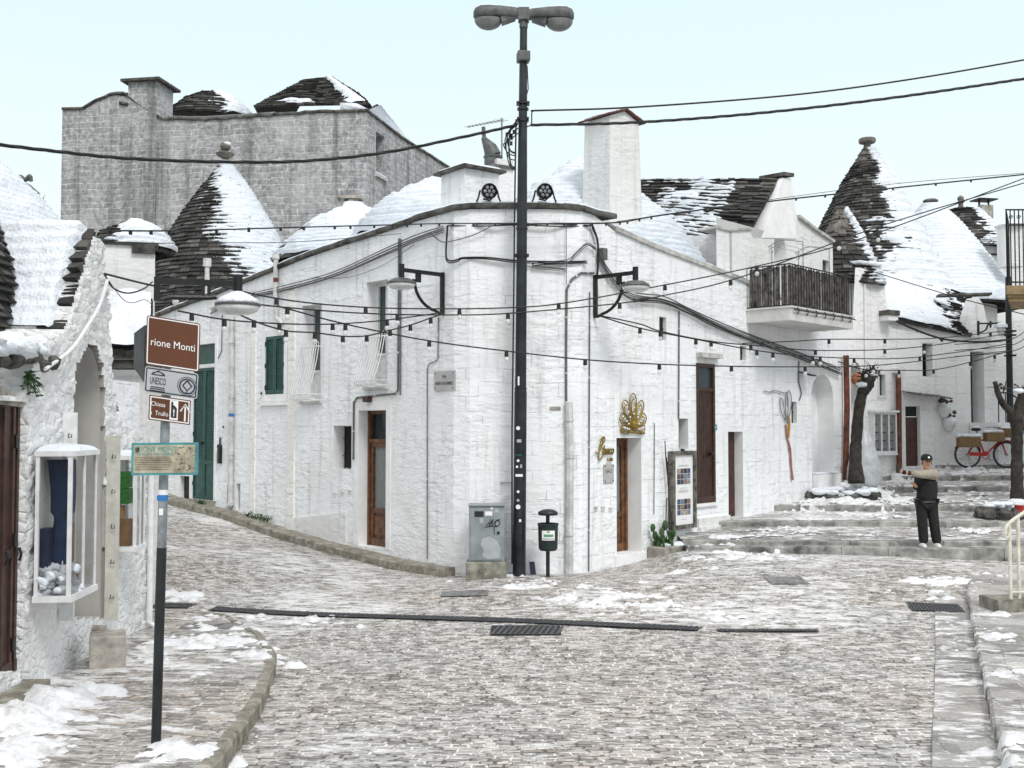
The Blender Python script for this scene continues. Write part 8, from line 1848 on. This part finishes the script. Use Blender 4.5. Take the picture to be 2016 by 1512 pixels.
for a, b in (('al', 'tl'), ('ar', 'tr')):
    o = MB(); o.blob((B[a] * .35 + B[b] * .65) * [1, 1, 0] + [0, 0, gzm + .052], .11, (.5, 1.35, .48), 12); o.build('shoe', SHOE, pe_, smooth=True)
o = MB(); c_ = B['hd']; o.lathe([(.104, .025), (.108, .05), (.102, .09), (.076, .125), (.04, .14), (.0, .142)], c_ + [0, .005, 0], 20); o.prism([c_ + [  .085 * math.cos(a), -.075 - .09 * max(0, math.sin(a)), .04 - .02 * math.sin(a)] for a in np.linspace(0, math.pi, 10)], (0, 0, .014)); o.lathe([(.02, 0), (.02, .006), (0, .008)], c_ + [0, -.106, .075], 8, (0, -1, .3), mi=1); o.build('cap', [CLOTHK, SIGNW], pe_, smooth=False)
o = MB()
for s_ in (-1, 1): o.blob(c_ + [s_ * .035, -.090, -.005], .014, (1.3, .6, .6), 8); o.blob(c_ + [s_ * .036, -.093, .018], .016, (1.5, .5, .3), 8); o.blob(c_ + [s_ * .085, .01, -.02], .035, (.5, .9, 1.5), 8)
o.build('hair', CLOTHK, pe_); o = MB(); o.blob(c_ + [0, -.100, -.035], .02, (.8, 1, 1.2), 8); o.build('nose', SKIN, pe_, smooth=True); o = MB(); o.blob(c_ + [0, -.088, -.078], .022, (1.4, .5, .4), 8); o.build('mouth', flat('lip', (.30, .11, .09), .5), pe_, smooth=True)
for s_ in (-1, 1): o = MB(); o.blob(c_ + [s_ * .092, .0, -.02], .026, (.5, .8, 1.3), 8); o.build('ear', SKIN, pe_, smooth=True)
o = MB(); p = B['pel'] + [0, 0, .01]
for z, m in ((.0, 1), (.022, 0), (.044, 1)):
    o.lathe([(.19, z - .009), (.197, z), (.19, z + .009)], p, 20, mi=m)
for i, q in enumerate(o.v): o.v[i] = (q[0], p[1] + (q[1] - p[1]) * .9, q[2])
o.build('jacket_hem', [CLOTHK, CLOTHB], pe_)
text('PSU', .075, B['chs'] + [.02, -.20, .03], (1, 0, 0), (0, 0, 1), CLOTHB, pe_, name='chest_letters', ext=.004)
o = MB(); p = B['pl'] + [-.09, -.03, .0]; o.obox(p + [-.03, -.005, -.02], (.075, 0, 0), (0, .012, 0), (0, 0, .15)); ph_ = o.build('phone', INK, bevel=.004, origin=p); tag(ph_, 'dark phone held out sideways in the gloved hand', 'phone')

# ------------------------------------------------------------------ lying snow: heaps, shovelled edges, slush ridges
def base_z(X, Y):
    Z = gz(X, Y); left = (X < kerbx(Y) - .03) & (Y < 16.3) & (X < -1); Z = np.where(left, side_z(X, Y), Z); rx = np.interp(Y, kry[od2], krx[od2]); Z = np.where((X > rx + .02) & (Y < 18.6) & (X > 3), gz(X, Y) + .118, Z)
    S_ = np.full(X.shape, -9.0)
    for i in range(7):
        yf, zf = step_line(i, X)
        if i < 6: yn, zn = step_line(i + 1, X); zz = zf + (zn - RISE[i + 1] - zf) * np.clip((Y - yf) / (yn - yf), 0, 1)
        else: zz = zf + .03 * (Y - yf)
        S_ = np.where((Y >= yf + .02) & (X > (3.45 if i < 2 else .8)), zz + .008, S_)
    return np.maximum(Z, S_)
CENTRE = .72
PATCH = [(40, 1425, .45, 1.25), (110, 1385, .4, 1.15), (190, 1365, .3, 1.0), (10, 1480, .45, 1.0), (150, 1372, .3, 1.0), (60, 1500, .5, .5), (150, 1420, .35, .5), (150, 1490, .5, .35), (400, 1262, .6, .85), (455, 1265, .6, .8), (350, 1280, .5, .6), (505, 1290, .45, .75), (430, 1235, .6, .6), (420, 1215, .5, .5), (300, 1300, .4, .5), (390, 1330, .6, .35), (345, 1474, .22, .9), (385, 1478, .3, .8), (320, 1488, .3, .5), (390, 1340, .3, .4), (578, 1315, .16, 1.2), (470, 1508, .14, 1.0),
         (500, 1213, .6, .5), (620, 1222, .6, .55), (740, 1228, .5, .45), (560, 1209, .5, .4), (960, 1232, .7, .5), (1250, 1238, .6, .4), (340, 1176, .6, .6), (905, 1118, .22, .8), (985, 1138, .7, .75), (930, 1140, .6, .6), (1060, 1150, .9, .7), (1130, 1165, .9, .6), (1170, 1180, 1.0, .85), (1230, 1195, .9, .7), (1330, 1200, .9, .75), (1420, 1205, .9, .8), (1480, 1225, .7, .6), (1090, 1190, .9, .45), (1280, 1150, .9, .5), (1380, 1125, 1.0, .5), (1450, 1165, .9, .45), (1200, 1130, .6, .5), (1380, 1094, .7, .7), (1470, 1094, .8, .65), (1560, 1098, .7, .5), (1650, 1104, .8, .4), (1420, 1068, .5, .8), (1480, 1050, .8, .5),
         (1640, 990, 1.4, .75), (1690, 985, 1.3, .85), (1650, 974, 1.0, 1.5), (1700, 972, 1.0, 1.3), (1620, 984, .8, 1.1), (1665, 986, .9, 1.1), (1620, 1000, .9, .6), (1730, 960, 1.0, .9), (1790, 945, 1.1, .75), (1850, 930, 1.1, .7), (1900, 915, 1.1, 1.0), (1950, 912, 1.1, 1.0), (1990, 925, 1.0, .8), (1760, 985, 1.2, .5), (1900, 985, 1.3, .45), (1960, 965, 1.3, .55), (1720, 1015, 1.2, .5), (1800, 1012, 1.2, .4), (1620, 1020, .9, .5), (1900, 1045, 1.0, .45), (1560, 1045, .9, .5), (1700, 1048, .9, .4),
         (1860, 1145, .7, .7), (1830, 1175, .7, .55), (1875, 1165, .6, .6), (1870, 1230, .5, .5), (1885, 1280, .4, .45), (1960, 1250, .5, .7), (1950, 1215, .4, .6), (1990, 1330, .35, .6), (2000, 1460, .3, .7), (1990, 1500, .3, .8), (1935, 1130, .5, .5), (1790, 1300, .4, .3), (1900, 1400, .3, .35)]
def ghit2(u, v):
    r = ray(u, v); k = np.linspace(6, 36, 6001); P = r[None] * k[:, None]; b = base_z(P[:, 0], P[:, 1]); i = np.argmax(P[:, 2] <= b); return P[i]
X0, X1, Y0, Y1, ST_ = -6.2, 14.5, 6.5, 32.0, .045
gx, gy = np.arange(X0, X1, ST_), np.arange(Y0, Y1, ST_); GX, GY = np.meshgrid(gx, gy); FLD = np.zeros(GX.shape)
for u, v, r_, a in PATCH:
    a = a * (CENTRE if 850 < u < 1500 and 1100 < v < 1260 else .85 if v < 1060 else 1); p = ghit2(u, v); d2 = ((GX - p[0]) / 1.25) ** 2 + (GY - p[1]) ** 2; FLD = np.maximum(FLD, a * np.exp(-d2 / (r_ * r_)))
Q3 = np.stack([GX, GY, 0 * GX], -1); nz1 = fbm(Q3 * [1, 1.5, 1], 2.4, 301, 4); nz2 = fbm(Q3 * [1, 1.4, 1], 11, 305, 3)
nz3 = fbm(Q3 * [1, 2.0, 1], 5.5, 309, 3); amp = np.minimum(1, FLD * 2.2)
hgt_ = FLD * .06 * (1 + .8 * nz1) + (.045 * nz1 + .055 * nz3 + .06 * nz2) * amp - .048 + .20 * np.maximum(0, FLD - .68) * (1 + .5 * nz3)
okc = ~inpoly(GX, GY, [tuple(p) for p in HOUSE.p] + [(0, 40)])
hgt_ = np.where(okc, hgt_, -.2); BZ = base_z(GX, GY); mx4 = np.maximum.reduce([hgt_[:-1, :-1], hgt_[1:, :-1], hgt_[:-1, 1:], hgt_[1:, 1:]]); kp = mx4 > .004
st4 = np.maximum.reduce([BZ[:-1, :-1], BZ[1:, :-1], BZ[:-1, 1:], BZ[1:, 1:]]) - np.minimum.reduce([BZ[:-1, :-1], BZ[1:, :-1], BZ[:-1, 1:], BZ[1:, 1:]]); kp &= st4 < .3
PZ = np.stack([GX, GY, BZ + np.where(hgt_ > 0, hgt_ * .9 + .010 * smooth(hgt_, 0, .02), hgt_ * .5)], -1); used = np.zeros(GX.shape, bool)
for a, b in ((0, 0), (1, 0), (0, 1), (1, 1)): used[a:GX.shape[0] - 1 + a, b:GX.shape[1] - 1 + b] |= kp
idm = -np.ones(GX.shape, int); idm[used] = np.arange(used.sum()); o = MB(); ii, jj2 = np.nonzero(kp)
o.v = [tuple(q) for q in PZ[used].tolist()]; o.n = len(o.v); o.f = [(int(a), int(b), int(c), int(d)) for a, b, c, d in zip(idm[ii, jj2], idm[ii, jj2 + 1], idm[ii + 1, jj2 + 1], idm[ii + 1, jj2])]
tag(o.build('snow', SLUSH, smooth=True), kind='stuff')
